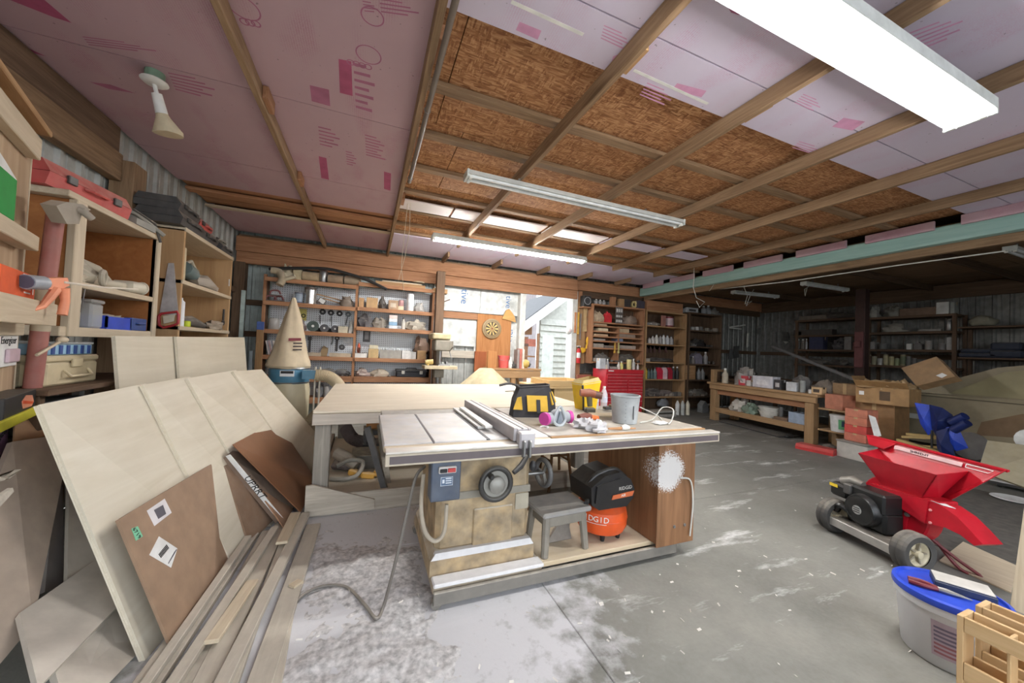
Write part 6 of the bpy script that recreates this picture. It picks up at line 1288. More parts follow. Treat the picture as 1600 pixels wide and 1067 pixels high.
def tarp():
    m = M(); rings = [(.8, 0), (.8, zt-.55), (.8, zt-.36), (.5, zt-.19), (.2, zt-.012), (.17, zt)]; n = 24; vs = []
    for j, (r, z) in enumerate(rings):
        for k in range(n):
            a_ = 2*PI*k/n; q = 1+.05*math.sin(a_*7+j)+.08*math.cos(a_*4); vs.append((r*q*.62*math.cos(a_)*1.05, r*.55*q*math.sin(a_), z))
    return m.add(vs, [(j*n+k, j*n+(k+1) % n, (j+1)*n+(k+1) % n, (j+1)*n+k) for j in range(len(rings)-1) for k in range(n)]+[tuple(range(n))[::-1], tuple(range((len(rings)-1)*n, len(rings)*n))])
S('covered_machine', tarp(), plain('canvas', c(190, 176, 140), .9, 0, .15, .2, 7), 'machine under a tan canvas cover behind the assembly bench', 'machine', (tx, 6.4, .001), smooth=True)
# bench in the doorway
a_ = P(765, 575, Y=7.0); b2 = P(846, 578, Y=7.0); zt = a_.z
t = T('doorway_bench', 'narrow wooden bench standing in the doorway with a red bucket on it', 'bench', (a_.x, 7.0, 0)); w = b2.x-a_.x
ob('top', M().box(0, w, 0, .45, zt-.04, zt, .004), pine('X'), t); ob('apron', M().box(.02, w-.02, .01, .04, zt-.2, zt-.045, .003), pine('X'), t)
for x in (.06, w*.42, w-.14): ob('leg', M().box(x, x+.1, .02, .1, 0, zt-.041, .004), pine('Z'), t)
ob('diagonal_brace', M().bar((w*.5, .06, zt-.1), (w*.9, .3, .1), .06, .03), pine('X'), t)
def onb(kind, name, label, cat, p0, p1, yt, col, **k): return onY(kind, name, label, cat, p0, p1, yt, zt, 7.03, col, **k)
p = P(787, 571, Y=7.2); tt = T('red_bucket', 'faded red bucket standing on the doorway bench', 'bucket', (p.x, 7.22, zt+.001)); ob('bucket', M().lathe([(.1, 0), (.125, .24), (.13, .24), (.13, .26), (.115, .26), (.1, .02), (0, .01)], 22), cm(224, 96, 90, .1), tt, True); ob('bail', M().tube(arc([(-.13, 0, .24), (-.1, -.1, .17), (.1, -.1, .17), (.13, 0, .24)], 5), .004, 5), STEEL(), tt, True)
onb('box', 'plywood_offcut', 'upright plywood offcut left of the red bucket', 'board', 763, 777, 549, wood('orange_ply', c(158, 104, 62), c(196, 142, 92), 'Z', .6, knots=False), d=.04); onb('bottle', 'white_bottle', 'white plastic bottle right of the red bucket', 'bottle', 797, 803, 558, (226, 224, 220)); onb('heap', 'black_tool', 'black tool lying by the white bottle on the doorway bench', 'tool', 798, 809, 567, (56, 54, 54, .1), d=.1)
for k in range(3): onb('box', 'standing_book', ['grey folder standing first right of the bottle on the doorway bench', 'red spined folder standing in the doorway bench row', 'cream folder standing last in the doorway bench row'][k], 'folder', 809+k*4, 812.5+k*4, 546-(k == 1)*1, ((150, 140, 136), (196, 110, 96), (222, 206, 190))[k], d=.2)
onb('tool', 'yellow_grinder', 'yellow and black power tool at the right of the doorway bench', 'tool', 819, 831, 561, (210, 176, 90), d=.12, col2=(50, 48, 46))
# ------------------------------------------------------------------ back wall, right of the doorway
YC = 7.36
def cabinet(name, lbl, px0, px1, ytop, rows, wood_, bottom=0.0, div=None, back=True):
    a = P(px0, 520, Y=YC).x; b_ = P(px1, 520, Y=YC).x; zt = P((px0+px1)/2, ytop, Y=YC).z; t = T(name, lbl, 'shelf', (a, YC, bottom)); w = b_-a; H = zt-bottom; z_ = []
    for x in (0, w-.04): ob('side', M().box(x, x+.04, 0, .42, 0, H, .003), wood_('Z'), t)
    if back: ob('back', M().box(.04, w-.04, .40, .42, 0, H), darkwood('Z'), t)
    ob('top', M().box(.04, w-.04, 0, .4, H-.04, H, .003), wood_('X'), t)
    for y in rows:
        z = P((px0+px1)/2, y, Y=YC).z-bottom; z_.append(z+bottom); ob('shelf_board', M().box(.04, w-.04, 0, .4, z-.035, z, .003), wood_('X'), t)
    if div: ob('divider', M().box(w*.5-.015, w*.5+.015, 0, .38, div[0]-bottom, div[1]-bottom, .003), wood_('Z'), t)
    return t, z_
D_, DZ = cabinet('paper_rack', 'orange pine rack with sandpaper shelves above the red tool chest', 925, 1007, 478, (505, 510.5, 519, 526.5, 533.5, 544.5, 566), redwood, 1.22, (1.3, 2.15))
E_, EZ = cabinet('bottle_shelf', 'tall pine shelf of bottles and red jugs right of the tool chest', 1009, 1073, 487, (510, 538, 566, 592.5, 619.5), pine)
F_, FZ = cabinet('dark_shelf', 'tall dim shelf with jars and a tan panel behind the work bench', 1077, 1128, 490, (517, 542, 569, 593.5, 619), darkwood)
def G(kind, name, label, cat, px0, px1, yt, z, col, **k): return onY(kind, name, label, cat, px0, px1, yt, z, YC, col, **k)
k = 0
# rack of sandpaper
G('heap', 'hose_bundle', 'pale rope and cloths in the top left of the sandpaper rack', 'bundle', 929, 947, 486, DZ[0], (190, 168, 140, .2)); G('jug', 'red_funnel', 'bright red plastic scoop in the top of the sandpaper rack', 'scoop', 947, 957, 487, DZ[0], (206, 40, 50, .1), d=.12)
G('heap', 'rag', 'greyish rag in the top right of the sandpaper rack', 'rag', 978, 1000, 494, DZ[0], (150, 130, 116, .3))
sg = P(967, 520, Y=YC-.06); t = T('painted_sign', 'grey plank signs with white printing hung on the middle of the sandpaper rack', 'sign', (sg.x, YC-.055, 0))
for y0, y1 in ((480, 490), (491, 497), (498, 505)):
    z1 = P(967, y0, Y=YC-.06).z; z0 = P(967, y1, Y=YC-.06).z; w = .11; o = ob('sign_board', M().box(-w, w, 0, .015, z0, z1, .002), cm(104, 100, 98, .1), t)
    for q in range(3): ob('printed_line', M().box(-w*.85+q*w*.6, -w*.4+q*w*.6, -.002, 0, z0+(z1-z0)*.25, z1-(z1-z0)*.25), cm(206, 202, 196, 0), o)
for (x0, x1, yt, r, col, lb) in ((930, 950, 506, 1, (176, 150, 120), 'tan pack of sandpaper on the left second shelf'), (937, 952, 513, 2, (206, 190, 160), 'cream box of sandpaper on the left third shelf'), (968, 985, 511, 2, (190, 168, 136), 'beige box of sandpaper right of the divider'), (930, 952, 522, 3, (190, 160, 128), 'flat tan pack of sandpaper on the left fourth shelf'), (970, 995, 521, 3, (150, 132, 118), 'flat grey pack of sandpaper on the right fourth shelf'), (930, 948, 529.5, 4, (160, 152, 146), 'thin grey sheets on the left fifth shelf'), (967, 976, 529, 4, (112, 124, 150), 'small blue pack on the right fifth shelf'), (930, 946, 537, 5, (150, 140, 130), 'grey box on the left sixth shelf'), (947, 962, 540, 5, (120, 108, 100), 'dark sheets on the left sixth shelf'), (968, 996, 540, 5, (170, 156, 146), 'pale strips along the right sixth shelf')): G('box', 'sandpaper_pack', lb, 'pack', x0, x1, yt, DZ[r], col, d=.25)
G('heap', 'sander', 'dark sander lying in the bottom left of the sandpaper rack', 'sander', 932, 956, 553, DZ[6], (92, 88, 86, .3)); G('heap', 'black_bag', 'dark tools in the bottom right of the sandpaper rack', 'tools', 968, 996, 555, DZ[6], (80, 76, 72, .3))
for x, col, lb in ((961, (206, 160, 60), 'yellow brush handle hung on the rack divider'), (967, (196, 186, 120), 'pale brush handle hung on the rack divider')):
    p = P(x, 545, Y=YC-.04); S('brush', M().box(-.02, .02, 0, .02, 0, .2, .005).box(-.03, .03, 0, .02, -.06, 0, .004), cm(*col), lb, 'brush', (p.x, YC-.04, p.z-.05))
# hung on the left side of the rack
sdx = P(925, 520, Y=YC).x-.012
def hang(px, y0, y1): a = P(px, y0, X=sdx); b_ = P(px, y1, X=sdx); return a, b_
t = S('hanging_board', M().box(4.78-sdx, 0, 0, .02, 1.2, 2.72, .003), pine('Z'), 'plank backing with hanging tools left of the sandpaper rack', 'board', (sdx-.02, 7.6, 0))
yb = 7.59
def hz(px, y): return P(px, y, Y=yb)
for px, y0, y1, col, w, lb in ((899, 488, 520, (196, 130, 84), .05, 'orange handled trowel hung beside the doorway'), (903.5, 488, 522, (214, 170, 70), .05, 'yellow handled trowel hung beside the doorway'), (907, 490, 530, (130, 120, 116), .04, 'dark handled tool hung third from the doorway'), (914, 481, 518, (186, 160, 116), .12, 'curved wooden saw handle hung on the plank'), (919, 484, 508, (150, 128, 100), .06, 'dusty wooden template hung behind the curved one')):
    a = hz(px, y0); b_ = hz(px, y1); S('hung_tool', M().prism([(-w/2, 0), (w/2, 0), (w*.3, (a.z-b_.z)*.6), (w*.5, a.z-b_.z), (-w*.4, a.z-b_.z), (-w*.3, (a.z-b_.z)*.5)], 'y', -.03, 0), cm(*col), lb, 'tool', (a.x, yb, b_.z))
for px, y0, y1, w, lb in ((918, 526, 540, .16, 'yellow work glove pinned to the side of the sandpaper rack'), (909, 543, 551, .16, 'yellow cloth hung below the glove')):
    a = hz(px, y0); b_ = hz(px, y1); m = M().blob((0, -.02, (a.z-b_.z)/2), (w/2, .03, (a.z-b_.z)/2), 2, .3, 14, 9, 2, False)
    for q in range(3 if w > .15 and y0 == 526 else 0): m.tube([(-.05+q*.05, -.02, .03), (-.06+q*.06, -.02, -.08)], .02, 6)
    S('glove', m, cm(230, 180, 40, .05), lb, 'glove', (a.x, yb-.03, b_.z), smooth=True)
p0 = hz(901, 567); p1 = hz(901, 540); h = p1.z-p0.z
t = T('fire_extinguisher', 'small red fire extinguisher hung beside the doorway', 'extinguisher', (p0.x, yb-.07, p0.z)); ob('cylinder', M().lathe([(.045, 0), (.05, .015), (.05, h*.72), (.03, h*.82), (.018, h*.86)], 16), cm(204, 40, 46, .05), t, True); ob('valve', M().box(-.02, .02, -.02, .02, h*.85, h*.95, .004), K(.1), t); ob('lever', M().box(-.06, .05, -.012, .012, h*.93, h, .004), cm(210, 206, 206, 0), t); ob('label', M().lathe([(.0508, h*.3), (.0508, h*.6)], 16), PAPER(), t, True); ob('hose', M().tube([(.02, 0, h*.88), (.065, 0, h*.7), (.06, 0, h*.3)], .01, 6), K(.1), t, True)
p = P(889, 517, Y=7.56); t = T('dust_mask', 'white dust mask hung on the right doorway trim', 'mask', (p.x, 7.585, p.z)); ob('cup', M().lathe([(.085, 0), (.08, .03), (.05, .07), (0, .08)], 18).move(Matrix.Rotation(R(90), 4, 'X')), PAPER(), t, True); ob('valve', M().lathe([(.02, .07), (.02, .085), (0, .088)], 12).move(Matrix.Rotation(R(90), 4, 'X')), cm(226, 190, 196, 0), t, True)
# top row
p = P(909, 479, Y=7.5); S('corner_shelf', M().box(4.78, 5.05, 7.4, 7.6, p.z-.03, p.z, .003), redwood('X'), 'small corner shelf beside the doorway header', 'shelf')
t = T('speaker', 'black speaker with round cone on the small corner shelf', 'speaker', (4.92, 7.5, p.z+.001)); ob('cabinet', M().box(-.11, .11, -.08, .08, 0, .27, .008), K(.15), t); ob('cone', M().lathe([(.085, 0), (.08, .01), (.03, -.02), (0, -.01)], 20).move(Matrix.Translation((0, -.082, .14)) @ Matrix.Rotation(R(90), 4, 'X')), cm(60, 60, 64, .1), t, True); ob('rim', M().ring((0, -.085, .14), (0, 1, 0), .088, .008, 20, 6), cm(176, 176, 178, 0), t, True)
zD = P(966, 478, Y=YC).z; zE = P(1040, 487, Y=YC).z; zF = P(1100, 490, Y=YC).z
for k, (x, lb) in enumerate(((931, 'first dim bottle on top of the sandpaper rack'), (937, 'second dim bottle on top of the sandpaper rack'), (943, 'third dim bottle on top of the sandpaper rack'))): G('bottle', 'dim_bottle', lb, 'bottle', x, x+5, 467+k, zD, (150, 150, 150, .2))
G('box', 'wood_block', 'upright pine block on the sandpaper rack', 'block', 956, 963, 464, zD, redwood('Z'), d=.1); G('box', 'wood_block', 'second pine block right of the first on the rack', 'block', 968, 976, 467, zD, pine('Z'), d=.1)
p = P(992, 477, Y=YC+.1); t = T('tape_reel', 'yellow reel standing on top of the rack', 'reel', (p.x, 7.5, zD+.1)); ob('reel', M().ring((0, 0, 0), (0, 1, 0), .07, .03, 20, 8, 1.4), cm(224, 204, 140, .1), t, True)
G('carton', 'dark_crate', 'dark box behind the yellow reel', 'box', 976, 986, 468, zD, (52, 46, 48), d=.2); G('carton', 'dark_crate', 'bluish dark box right of the yellow reel', 'box', 998, 1008, 470, zD, (64, 60, 76), d=.2)
G('box', 'long_wood_box', 'long pine box with battens on top of the bottle shelf', 'box', 1012, 1068, 472, zE, redwood('X'), d=.18)
G('carton', 'meter_box', 'pale grey box with dark window on top of the dim shelf', 'box', 1074, 1092, 481, zF, (176, 178, 180), col2=(50, 50, 54))
for k, (x, yt, lb) in enumerate(((1101, 478, 'first grey bottle on top of the dim shelf'), (1108, 477, 'second grey bottle on top of the dim shelf'))): G('bottle', 'dim_bottle', lb, 'bottle', x, x+6, yt, zF, (132, 136, 142, .2))
G('heap', 'wire_pile', 'pile of pale wires on top of the dim shelf', 'wires', 1114, 1128, 483, zF, (120, 118, 114, .3))
# bottle shelf
G('box', 'picture_board', 'leaning reddish picture board on the first bottle shelf row', 'board', 1036, 1042, 493, EZ[0], (176, 120, 110), d=.05, rz=.1); G('can', 'red_tin', 'dark red tin with white label on the first bottle shelf row', 'tin', 1046, 1057, 495, EZ[0], (130, 44, 58, .1), col2=(206, 180, 186)); G('heap', 'grey_rope', 'grey rope on the first bottle shelf row', 'rope', 1014, 1034, 503, EZ[0], (150, 146, 142, .3), d=.15)
for k, (x, yt, col, lb) in enumerate(((1017, 527, (190, 180, 174), 'small pale bottle at the left of the second bottle row'), (1022, 524, (206, 200, 196), 'white handled jug bottle second in the row'), (1028, 522, (216, 212, 206), 'white bottle third in the second bottle row'), (1034, 524, (160, 156, 156), 'grey bottle fourth in the second bottle row'), (1039, 522, (214, 214, 214), 'white bottle fifth in the second bottle row'), (1045, 523, (196, 196, 200), 'striped white bottle sixth in the second bottle row'), (1051, 525, (170, 168, 170), 'grey bottle at the right end of the second bottle row'))): G('bottle', 'white_bottle', lb, 'bottle', x, x+5, yt, EZ[1], (*col, .1), col2=(60, 58, 60))
for k, (x, lb) in enumerate(((1012, 'dark red plier hung first below the white bottles'), (1018, 'dark red plier hung second below the white bottles'), (1024, 'dark red clamp hung third below the white bottles'), (1032, 'dark red clamp hung fourth below the white bottles'), (1042, 'dark red tool hung last below the white bottles'))):
    p = P(x, 551, Y=YC+.3); S('hung_plier', M().tube([(-.025, 0, 0), (-.02, 0, .12), (.0, 0, .16), (.02, 0, .12), (.025, 0, 0)], .014, 6), cm(92, 46, 42, .2), lb, 'plier', (p.x, YC+.34, p.z), smooth=True)
G('heap', 'black_pile', 'low black pile on the third bottle shelf row', 'pile', 1014, 1060, 560, EZ[2], (52, 48, 50, .2)); G('tray', 'paint_tray', 'pale small tray at the left of the third bottle row', 'tray', 1011, 1019, 560, EZ[2], (170, 160, 150), d=.12)
for k, (x, yt, col, lb) in enumerate(((1010, 572, (214, 180, 60), 'yellow squeeze bottle at the left of the fourth bottle row'), (1015, 576, (70, 90, 90), 'dark green bottle second in the fourth bottle row'), (1020, 576, (76, 94, 96), 'dark green bottle third in the fourth bottle row'), (1025, 574, (104, 120, 120), 'grey green bottle fourth in the fourth bottle row'))): G('bottle', 'oil_bottle', lb, 'bottle', x, x+5, yt, EZ[3], (*col, .1), col2=(40, 40, 42))
for x, col, lb in ((1030, (204, 36, 66), 'bright red jug, left of the three on the fourth bottle row'), (1038, (224, 190, 196), 'white and pink jug between two red jugs'), (1045, (170, 34, 54), 'darker red jug, right of the three jugs')): G('jug', 'oil_jug', lb, 'jug', x, x+8, 572, EZ[3], (*col, .05), d=.14, col2=(40, 36, 38))
for x, lb in ((1054, 'black bottle left of the last one on the fourth row'), (1060, 'black bottle at the right end of the fourth row')): G('bottle', 'black_bottle', lb, 'bottle', x, x+4.5, 573, EZ[3], (44, 40, 42, .1), col2=(206, 200, 200))
G('heap', 'dark_parts', 'dark engine parts on the fifth bottle shelf row', 'parts', 1012, 1040, 608, EZ[4], (70, 64, 64, .3)); G('tool', 'long_tool', 'long grey tool lying across the fifth bottle row', 'tool', 1032, 1062, 609, EZ[4], (110, 98, 96, .3))
# dim shelf
for k, x in enumerate((1079, 1084, 1091, 1097)): G('can', 'small_jar', ['small jar at the left of the first dim shelf row', 'pale small jar second on the first dim shelf row', 'white small jar third on the first dim shelf row', 'dark small jar fourth on the first dim shelf row'][k], 'jar', x, x+5, 511, FZ[0], ((130, 128, 126), (160, 156, 150), (196, 192, 188), (96, 92, 90))[k])
G('heap', 'black_cloth', 'black cloth heaped on the second dim shelf row', 'cloth', 1080, 1110, 530, FZ[1], (40, 38, 40, .15)); G('carton', 'grey_box', 'small grey box before the black cloth', 'box', 1085, 1091, 537, FZ[1], (120, 116, 112), d=.1)
for k, (x, yt, col, lb) in enumerate(((1078, 556, (70, 68, 68), 'dark bottle at the left of the third dim row'), (1084, 557, (120, 112, 108), 'small brown bottle in the third dim row'), (1114-10, 550, (150, 148, 150), 'grey spray bottle in the third dim row'))): G('bottle', 'dim_bottle', lb, 'bottle', x, x+5, yt, FZ[2], (*col, .2))
G('jug', 'purple_jug', 'lilac grey jug in the third dim row', 'jug', 1088, 1099, 550, FZ[2], (134, 128, 144, .2), d=.2, col2=(60, 56, 60))
G('box', 'wood_square', 'square tan panel standing in the fourth dim row', 'panel', 1073.5, 1089, 571, FZ[3], pine('X'), d=.03); 
for x, lb in ((1094, 'pale bottle left in the pair right of the tan panel'), (1100, 'pale bottle right in the pair right of the tan panel')): G('bottle', 'pale_bottle', lb, 'bottle', x, x+5, 575, FZ[3], (140, 142, 144, .2), col2=(60, 60, 60))
G('heap', 'chrome_parts', 'shiny parts on the fifth dim shelf row', 'parts', 1084, 1108, 608, FZ[4], (120, 116, 110, .2)); p = P(1081, 612, Y=YC); good('disc', 'castor_wheel', 'pale small wheel at the left of the fifth dim row', 'wheel', (p.x, YC+.05, FZ[4]+.08), .15, .02, 0, (170, 166, 156, .1), 0, None, (90, 86, 82, .1))
for k, x in enumerate((1058, 1066, 1074)):
    p = P(x, 648, Z=0); t = T('caulk_bottle', ['white pointed tube standing on the floor, left of three', 'grey pointed tube standing on the floor, middle of three', 'cream pointed tube standing on the floor, right of three'][k], 'tube', p); ob('tube', M().lathe([(.05, 0), (.052, .27), (.02, .34), (.012, .36)], 14), cm(*((206, 208, 206), (170, 174, 170), (196, 190, 170))[k]), t, True); ob('tip', M().lathe([(.013, .355), (.008, .39)], 8), cm(60, 60, 60), t, True)
p = P(1098, 644, Z=0); S('house_bottle', M().prism([(-.11, 0), (.11, 0), (.11, .2), (0, .31), (-.11, .2)], 'y', -.08, .08), cm(120, 124, 126, .1), 'grey house shaped jug on the floor below the dim shelf', 'jug', p); p = P(1108, 642, Z=0); S('ring_handle', M().ring((0, 0, .1), (0, 1, 0), .08, .03), cm(130, 130, 128, .2), 'grey ring handle beside the house shaped jug', 'ring', p, smooth=True)
p = P(1040, 650, Z=0); S('metal_rack', M().box(-.45, .25, -.1, .2, 0, .06, .004).box(-.45, .25, -.1, .2, .1, .14, .004).box(-.44, -.4, -.09, .19, .06, .1).box(.2, .24, -.09, .19, .06, .1), cm(150, 148, 142, .4), 'grey metal rack lying flat below the bottle shelf', 'rack', p); S('clear_jug', M().blob((0, 0, .12), (.2, .1, .14), 31, .3), cm(150, 152, 158, .2), 'grey plastic jugs bundled below the fifth bottle row', 'jugs', (P(1040, 640, Y=7.5).x, 7.6, .05), smooth=True)
# red tool chest
a = P(948, 577, Y=6.8); b_ = P(1006, 579, Y=6.8); w = b_.x-a.x; zt = a.z
t = T('tool_cabinet', 'red metal tool chest with many drawers below the sandpaper rack', 'tool chest', (a.x, 6.8, 0)); RP_ = flat('chest_red', 190, 34, 48, .35, .08)
ob('case', M().box(0, w, .02, .54, .1, zt, .008), RP_, t); ob('lid_strip', M().box(.0, w, 0, .018, zt-.09, zt, .004), RP_, t); ob('badge', M().box(.05, .2, -.004, 0, zt-.045, zt-.02), PAPER(), t)
z = zt-.1
for i in range(9):
    h = .072 if i < 6 else .1
    for (x0, x1) in (((.02, w-.02),) if i < 2 else ((.02, w*.56), (w*.57, w-.02))):
        d = ob('drawer', M().box(x0, x1, -.006, .016, z-h+.012, z, .003), RP_, t); ob('drawer_pull', M().box(x0+.02, x1-.02, -.02, -.007, z-.016, z-.004, .002), cm(214, 120, 124, 0), d)
    z -= h
for x in (.05, w-.05): ob('caster', M().cyl((x, .06, .05), (x, .1, .05), .05, 12), K(.2), t)
for k, (x0, x1, yt, kind, col, lb) in enumerate(((939, 948, 560, 'carton', (190, 194, 198), 'tall grey carton at the left on the red chest'), (950, 955, 561, 'bottle', (170, 170, 172), 'silver pump bottle beside the grey carton'), (948, 952, 570, 'can', (214, 210, 190), 'short cream can in front of the pump bottle'), (956, 966, 573, 'box', (150, 146, 140), 'low grey tin on the red chest'), (968, 972, 566, 'bottle', (206, 200, 190), 'small white bottle left of the yellow spray'), (972, 977, 565, 'bottle', (214, 206, 120), 'yellow trigger bottle on the red chest'), (984, 990, 562, 'can', (216, 206, 140), 'tall pale yellow can on the red chest'), (991, 996, 561, 'bottle', (190, 188, 184), 'white spray bottle at the right on the red chest'), (998, 1001, 568, 'bottle', (206, 200, 196), 'tiny white bottle at the right edge of the red chest'))): onY(kind, 'shop_bottle' if kind == 'bottle' else 'shop_'+kind, lb, kind, x0, x1, yt, zt, 6.9, col, d=.15)
p = P(913, 592, Y=7.3); S('rust_panel', M().box(-.2, .2, 0, .03, 0, p.z+.1, .004), flat('rust_red', 150, 84, 64, .7, .1), 'rust brown panel leaning left of the red tool chest', 'panel', (p.x, 7.3, .001))

# ------------------------------------------------------------------ long work bench
rz = -math.atan2(.30, 2.25)
t = T('work_bench', 'long heavy pine work bench with lower shelf in the right half', 'bench', (7.43, 3.93, 0), rz); WB = lambda a: wood('bench_pine', c(146, 114, 78), c(186, 152, 112), a, 1, .7, .15)
BL, BD, BH = 2.36, .75, .9
ob('top', M().box(-.06, BD, -.1, BL+.05, BH-.05, BH, .006), WB('Y'), t); ob('front_beam', M().box(-.03, .02, -.05, BL, BH-.16, BH-.052, .005), WB('Y'), t); ob('inner_beam', M().box(.06, .1, .2, BL, BH-.28, BH-.17, .005), redwood('Y'), t)
for y in (0, BL-.16):
    for x in (0, BD-.16): ob('leg', M().box(x, x+.13, y, y+.16, 0, BH-.165 if x == 0 else BH-.052, .006), WB('Z'), t)
ob('lower_shelf', M().box(.06, BD-.05, .165, BL-.165, .27, .3, .004), WB('Y'), t); ob('shelf_front', M().box(.0, .05, .165, BL-.165, .2, .31, .005), WB('Y'), t); ob('corner_frame', M().box(0, .1, BL-.1, BL-.0, BH+.001, BH+.3, .004), WB('Z'), t); ob('corner_brace', M().bar((.05, BL-.05, BH+.28), (.3, BL-.05, BH+.28), .05, .05), WB('X'), t)
bt = Matrix.Translation((7.43, 3.93, 0)) @ Matrix.Rotation(rz, 4, 'Z')
def wb(kind, name, label, cat, px0, px1, yt, yb_, col, Z=BH+.001, d=None, back=0.0, **k):
    # stands with its foot on the bench along a line parallel to the front edge
    nrm = (bt.to_3x3() @ Vector((1, 0, 0))); o = bt @ Vector((.06+back, 0, 0)); r_ = ray((px0+px1)/2, yb_); s = (o-CAMP).dot(nrm)/r_.dot(nrm); p = CAMP+r_*s; sc = depth(p)/FPX
    w = (px1-px0)*sc; h = (yb_-yt)*sc; dd = d or w*.7; q = p+nrm*dd/2; return good(kind, name, label, cat, (q.x, q.y, Z), w, dd, max(h, .03), col, rz-PI/2, None, **k)
wb('bottle', 'clear_bottle', 'clear glass bottle at the far left end of the work bench', 'bottle', 1126, 1135, 567, 590, (190, 180, 160, .1)); wb('heap', 'work_gloves', 'pile of gloves and red packs on the work bench', 'gloves', 1139, 1172, 566, 592, (150, 146, 142, .2), d=.3); wb('carton', 'red_pack', 'red and white pack in front of the glove pile', 'pack', 1153, 1168, 575, 590, (206, 66, 80), d=.12, col2=(224, 200, 200)); wb('carton', 'white_pack', 'small white box in front of the red pack', 'box', 1163, 1173, 588, 597, (214, 208, 204), d=.08)
wb('carton', 'printed_carton', 'long white printed carton on the work bench', 'carton', 1174, 1208, 582, 600, (206, 206, 214), d=.2, col2=(226, 226, 230)); wb('carton', 'black_carton', 'black end of a carton beside the white printed one', 'carton', 1209, 1220, 586, 601, (46, 46, 50), d=.2, col2=(190, 190, 192))
wb('box', 'white_case', 'small white case in the middle of the work bench', 'box', 1228, 1244, 588, 602, (206, 210, 214), d=.12); wb('can', 'glass_can', 'grey glass jar right of the white case', 'jar', 1249, 1256, 582, 600, (150, 154, 152)); wb('heap', 'tan_rags', 'brown rags heaped toward the near end of the work bench', 'rags', 1264, 1305, 578, 598, (130, 120, 110, .2), back=.25, d=.3); wb('carton', 'stamped_box', 'cream box with a dark stamp at the near end of the work bench', 'box', 1268, 1283, 595, 606, (214, 180, 136), d=.12, col2=(70, 56, 46)); wb('can', 'small_cup', 'small white cup left of the stamped box', 'cup', 1262, 1268, 598, 604, (210, 206, 200))
wb('heap', 'bottle_cluster', 'dark bottles clustered behind the white case', 'bottles', 1232, 1262, 568, 590, (80, 80, 82, .3), back=.3, d=.2); wb('carton', 'white_paper_box', 'pale paper box behind the rags at the near end', 'box', 1306, 1321, 583, 596, (196, 200, 206), back=.3, d=.2)
b0 = P(1207, 541, X=8.1); b1 = P(1304, 580, X=7.9); b1 = b1+(b1-b0)*((.93-b1.z)/(b1.z-b0.z)); S('long_bar', M().bar((0, 0, 0), b1-b0, .06, .05), flat('dark_steel', 74, 74, 76, .5, .25, .4), 'long dark metal bar slanting down over the work bench', 'bar', b0)
wb('carton', 'brick_carton', 'rust orange carton standing at the near end of the bench', 'carton', 1286, 1311, 605, 628, (178, 112, 86), Z=.78, d=.25) if False else None
q = P(1299, 629, X=7.3); t2 = T('side_shelf', 'small shelf box fixed to the near end of the work bench', 'shelf', (7.4, 3.6, 0)); ob('board', M().box(-.1, .35, -.28, .2, .66, .69, .004), WB('X'), t2); ob('post', M().box(.0, .06, -.27, -.2, 0, .659, .004), darkwood('Z'), t2); ob('post', M().box(.25, .31, -.27, -.2, 0, .659, .004), darkwood('Z'), t2); ob('lower_board', M().box(-.1, .35, -.28, .2, .3, .33, .004), WB('X'), t2)
p = P(1299, 628, X=7.35); S('brick_carton', M().box(-.14, .14, -.14, .14, 0, .25, .004), cm(180, 116, 90, .05), 'rust orange carton on the shelf at the near end of the bench', 'carton', (7.46, 3.56, .691), -.2)
p = P(1306, 655, X=7.3); t2 = T('green_label_tub', 'white tub with green and blue label at the near end of the bench', 'tub', (7.42, 3.5, .331)); ob('tub', M().lathe([(.15, 0), (.165, .24), (.172, .24), (.172, .27), (.16, .275), (0, .275)], 24), cm(214, 216, 214, .05), t2, True)
m = M(); vs = []
for i in range(13):
    a_ = PI+.1+i*.13
    for z_ in (.05, .21): r_ = .1535+.0625*z_+.002; vs.append((r_*math.cos(a_), r_*math.sin(a_), z_))
ob('label', m.add(vs, [(2*i, 2*i+2, 2*i+3, 2*i+1) for i in range(12)]), cm(96, 170, 120, 0), t2, True); 
m = M(); vs = []
for i in range(9):
    a_ = PI+.35+i*.13
    for z_ in (.1, .19): r_ = .1535+.0625*z_+.004; vs.append((r_*math.cos(a_), r_*math.sin(a_), z_))
ob('label_band', m.add(vs, [(2*i, 2*i+2, 2*i+3, 2*i+1) for i in range(8)]), cm(40, 74, 96, 0), t2, True)
SZ = .301
wb('heap', 'drop_cloth', 'white drop cloth heaped on the lower bench shelf', 'cloth', 1133, 1162, 622, 640, (196, 190, 180, .1), Z=SZ, d=.35); wb('heap', 'green_cloth', 'folded green cloth on the lower bench shelf', 'cloth', 1153, 1178, 632, 648, (120, 140, 124, .1), Z=SZ, d=.25)
p = wb('box', 'basin_foot', 'x', 'x', 1178, 1210, 625, 648, (1, 1, 1), Z=SZ); loc = p.location.copy(); D.objects.remove(p)
for k, lb in enumerate(('white basin at the bottom of the pair on the lower bench shelf', 'white basin nested on top of the pair on the lower bench shelf')): S('wash_basin', M().lathe([(.15, 0), (.2, .12), (.215, .125), (.21, .135), (.19, .12), (.14, .012), (0, .012)], 24), cm(206, 204, 196, .1), lb, 'basin', (loc.x, loc.y, SZ+.075*k), smooth=True)
t2 = wb('tray', 'clear_tote', 'clear blue tinted tote on the lower bench shelf', 'tote', 1232, 1257, 633, 650, (150, 166, 186), Z=SZ, d=.3, col2=(120, 130, 146)); wb('box', 'shelf_board', 'brown board lying near the tote on the lower shelf', 'board', 1208, 1230, 643, 648, (116, 90, 70), Z=SZ, d=.3); wb('can', 'steel_bar_can', 'dark can between basins and tote', 'can', 1216, 1222, 626, 645, (96, 96, 96), Z=SZ, back=.1)
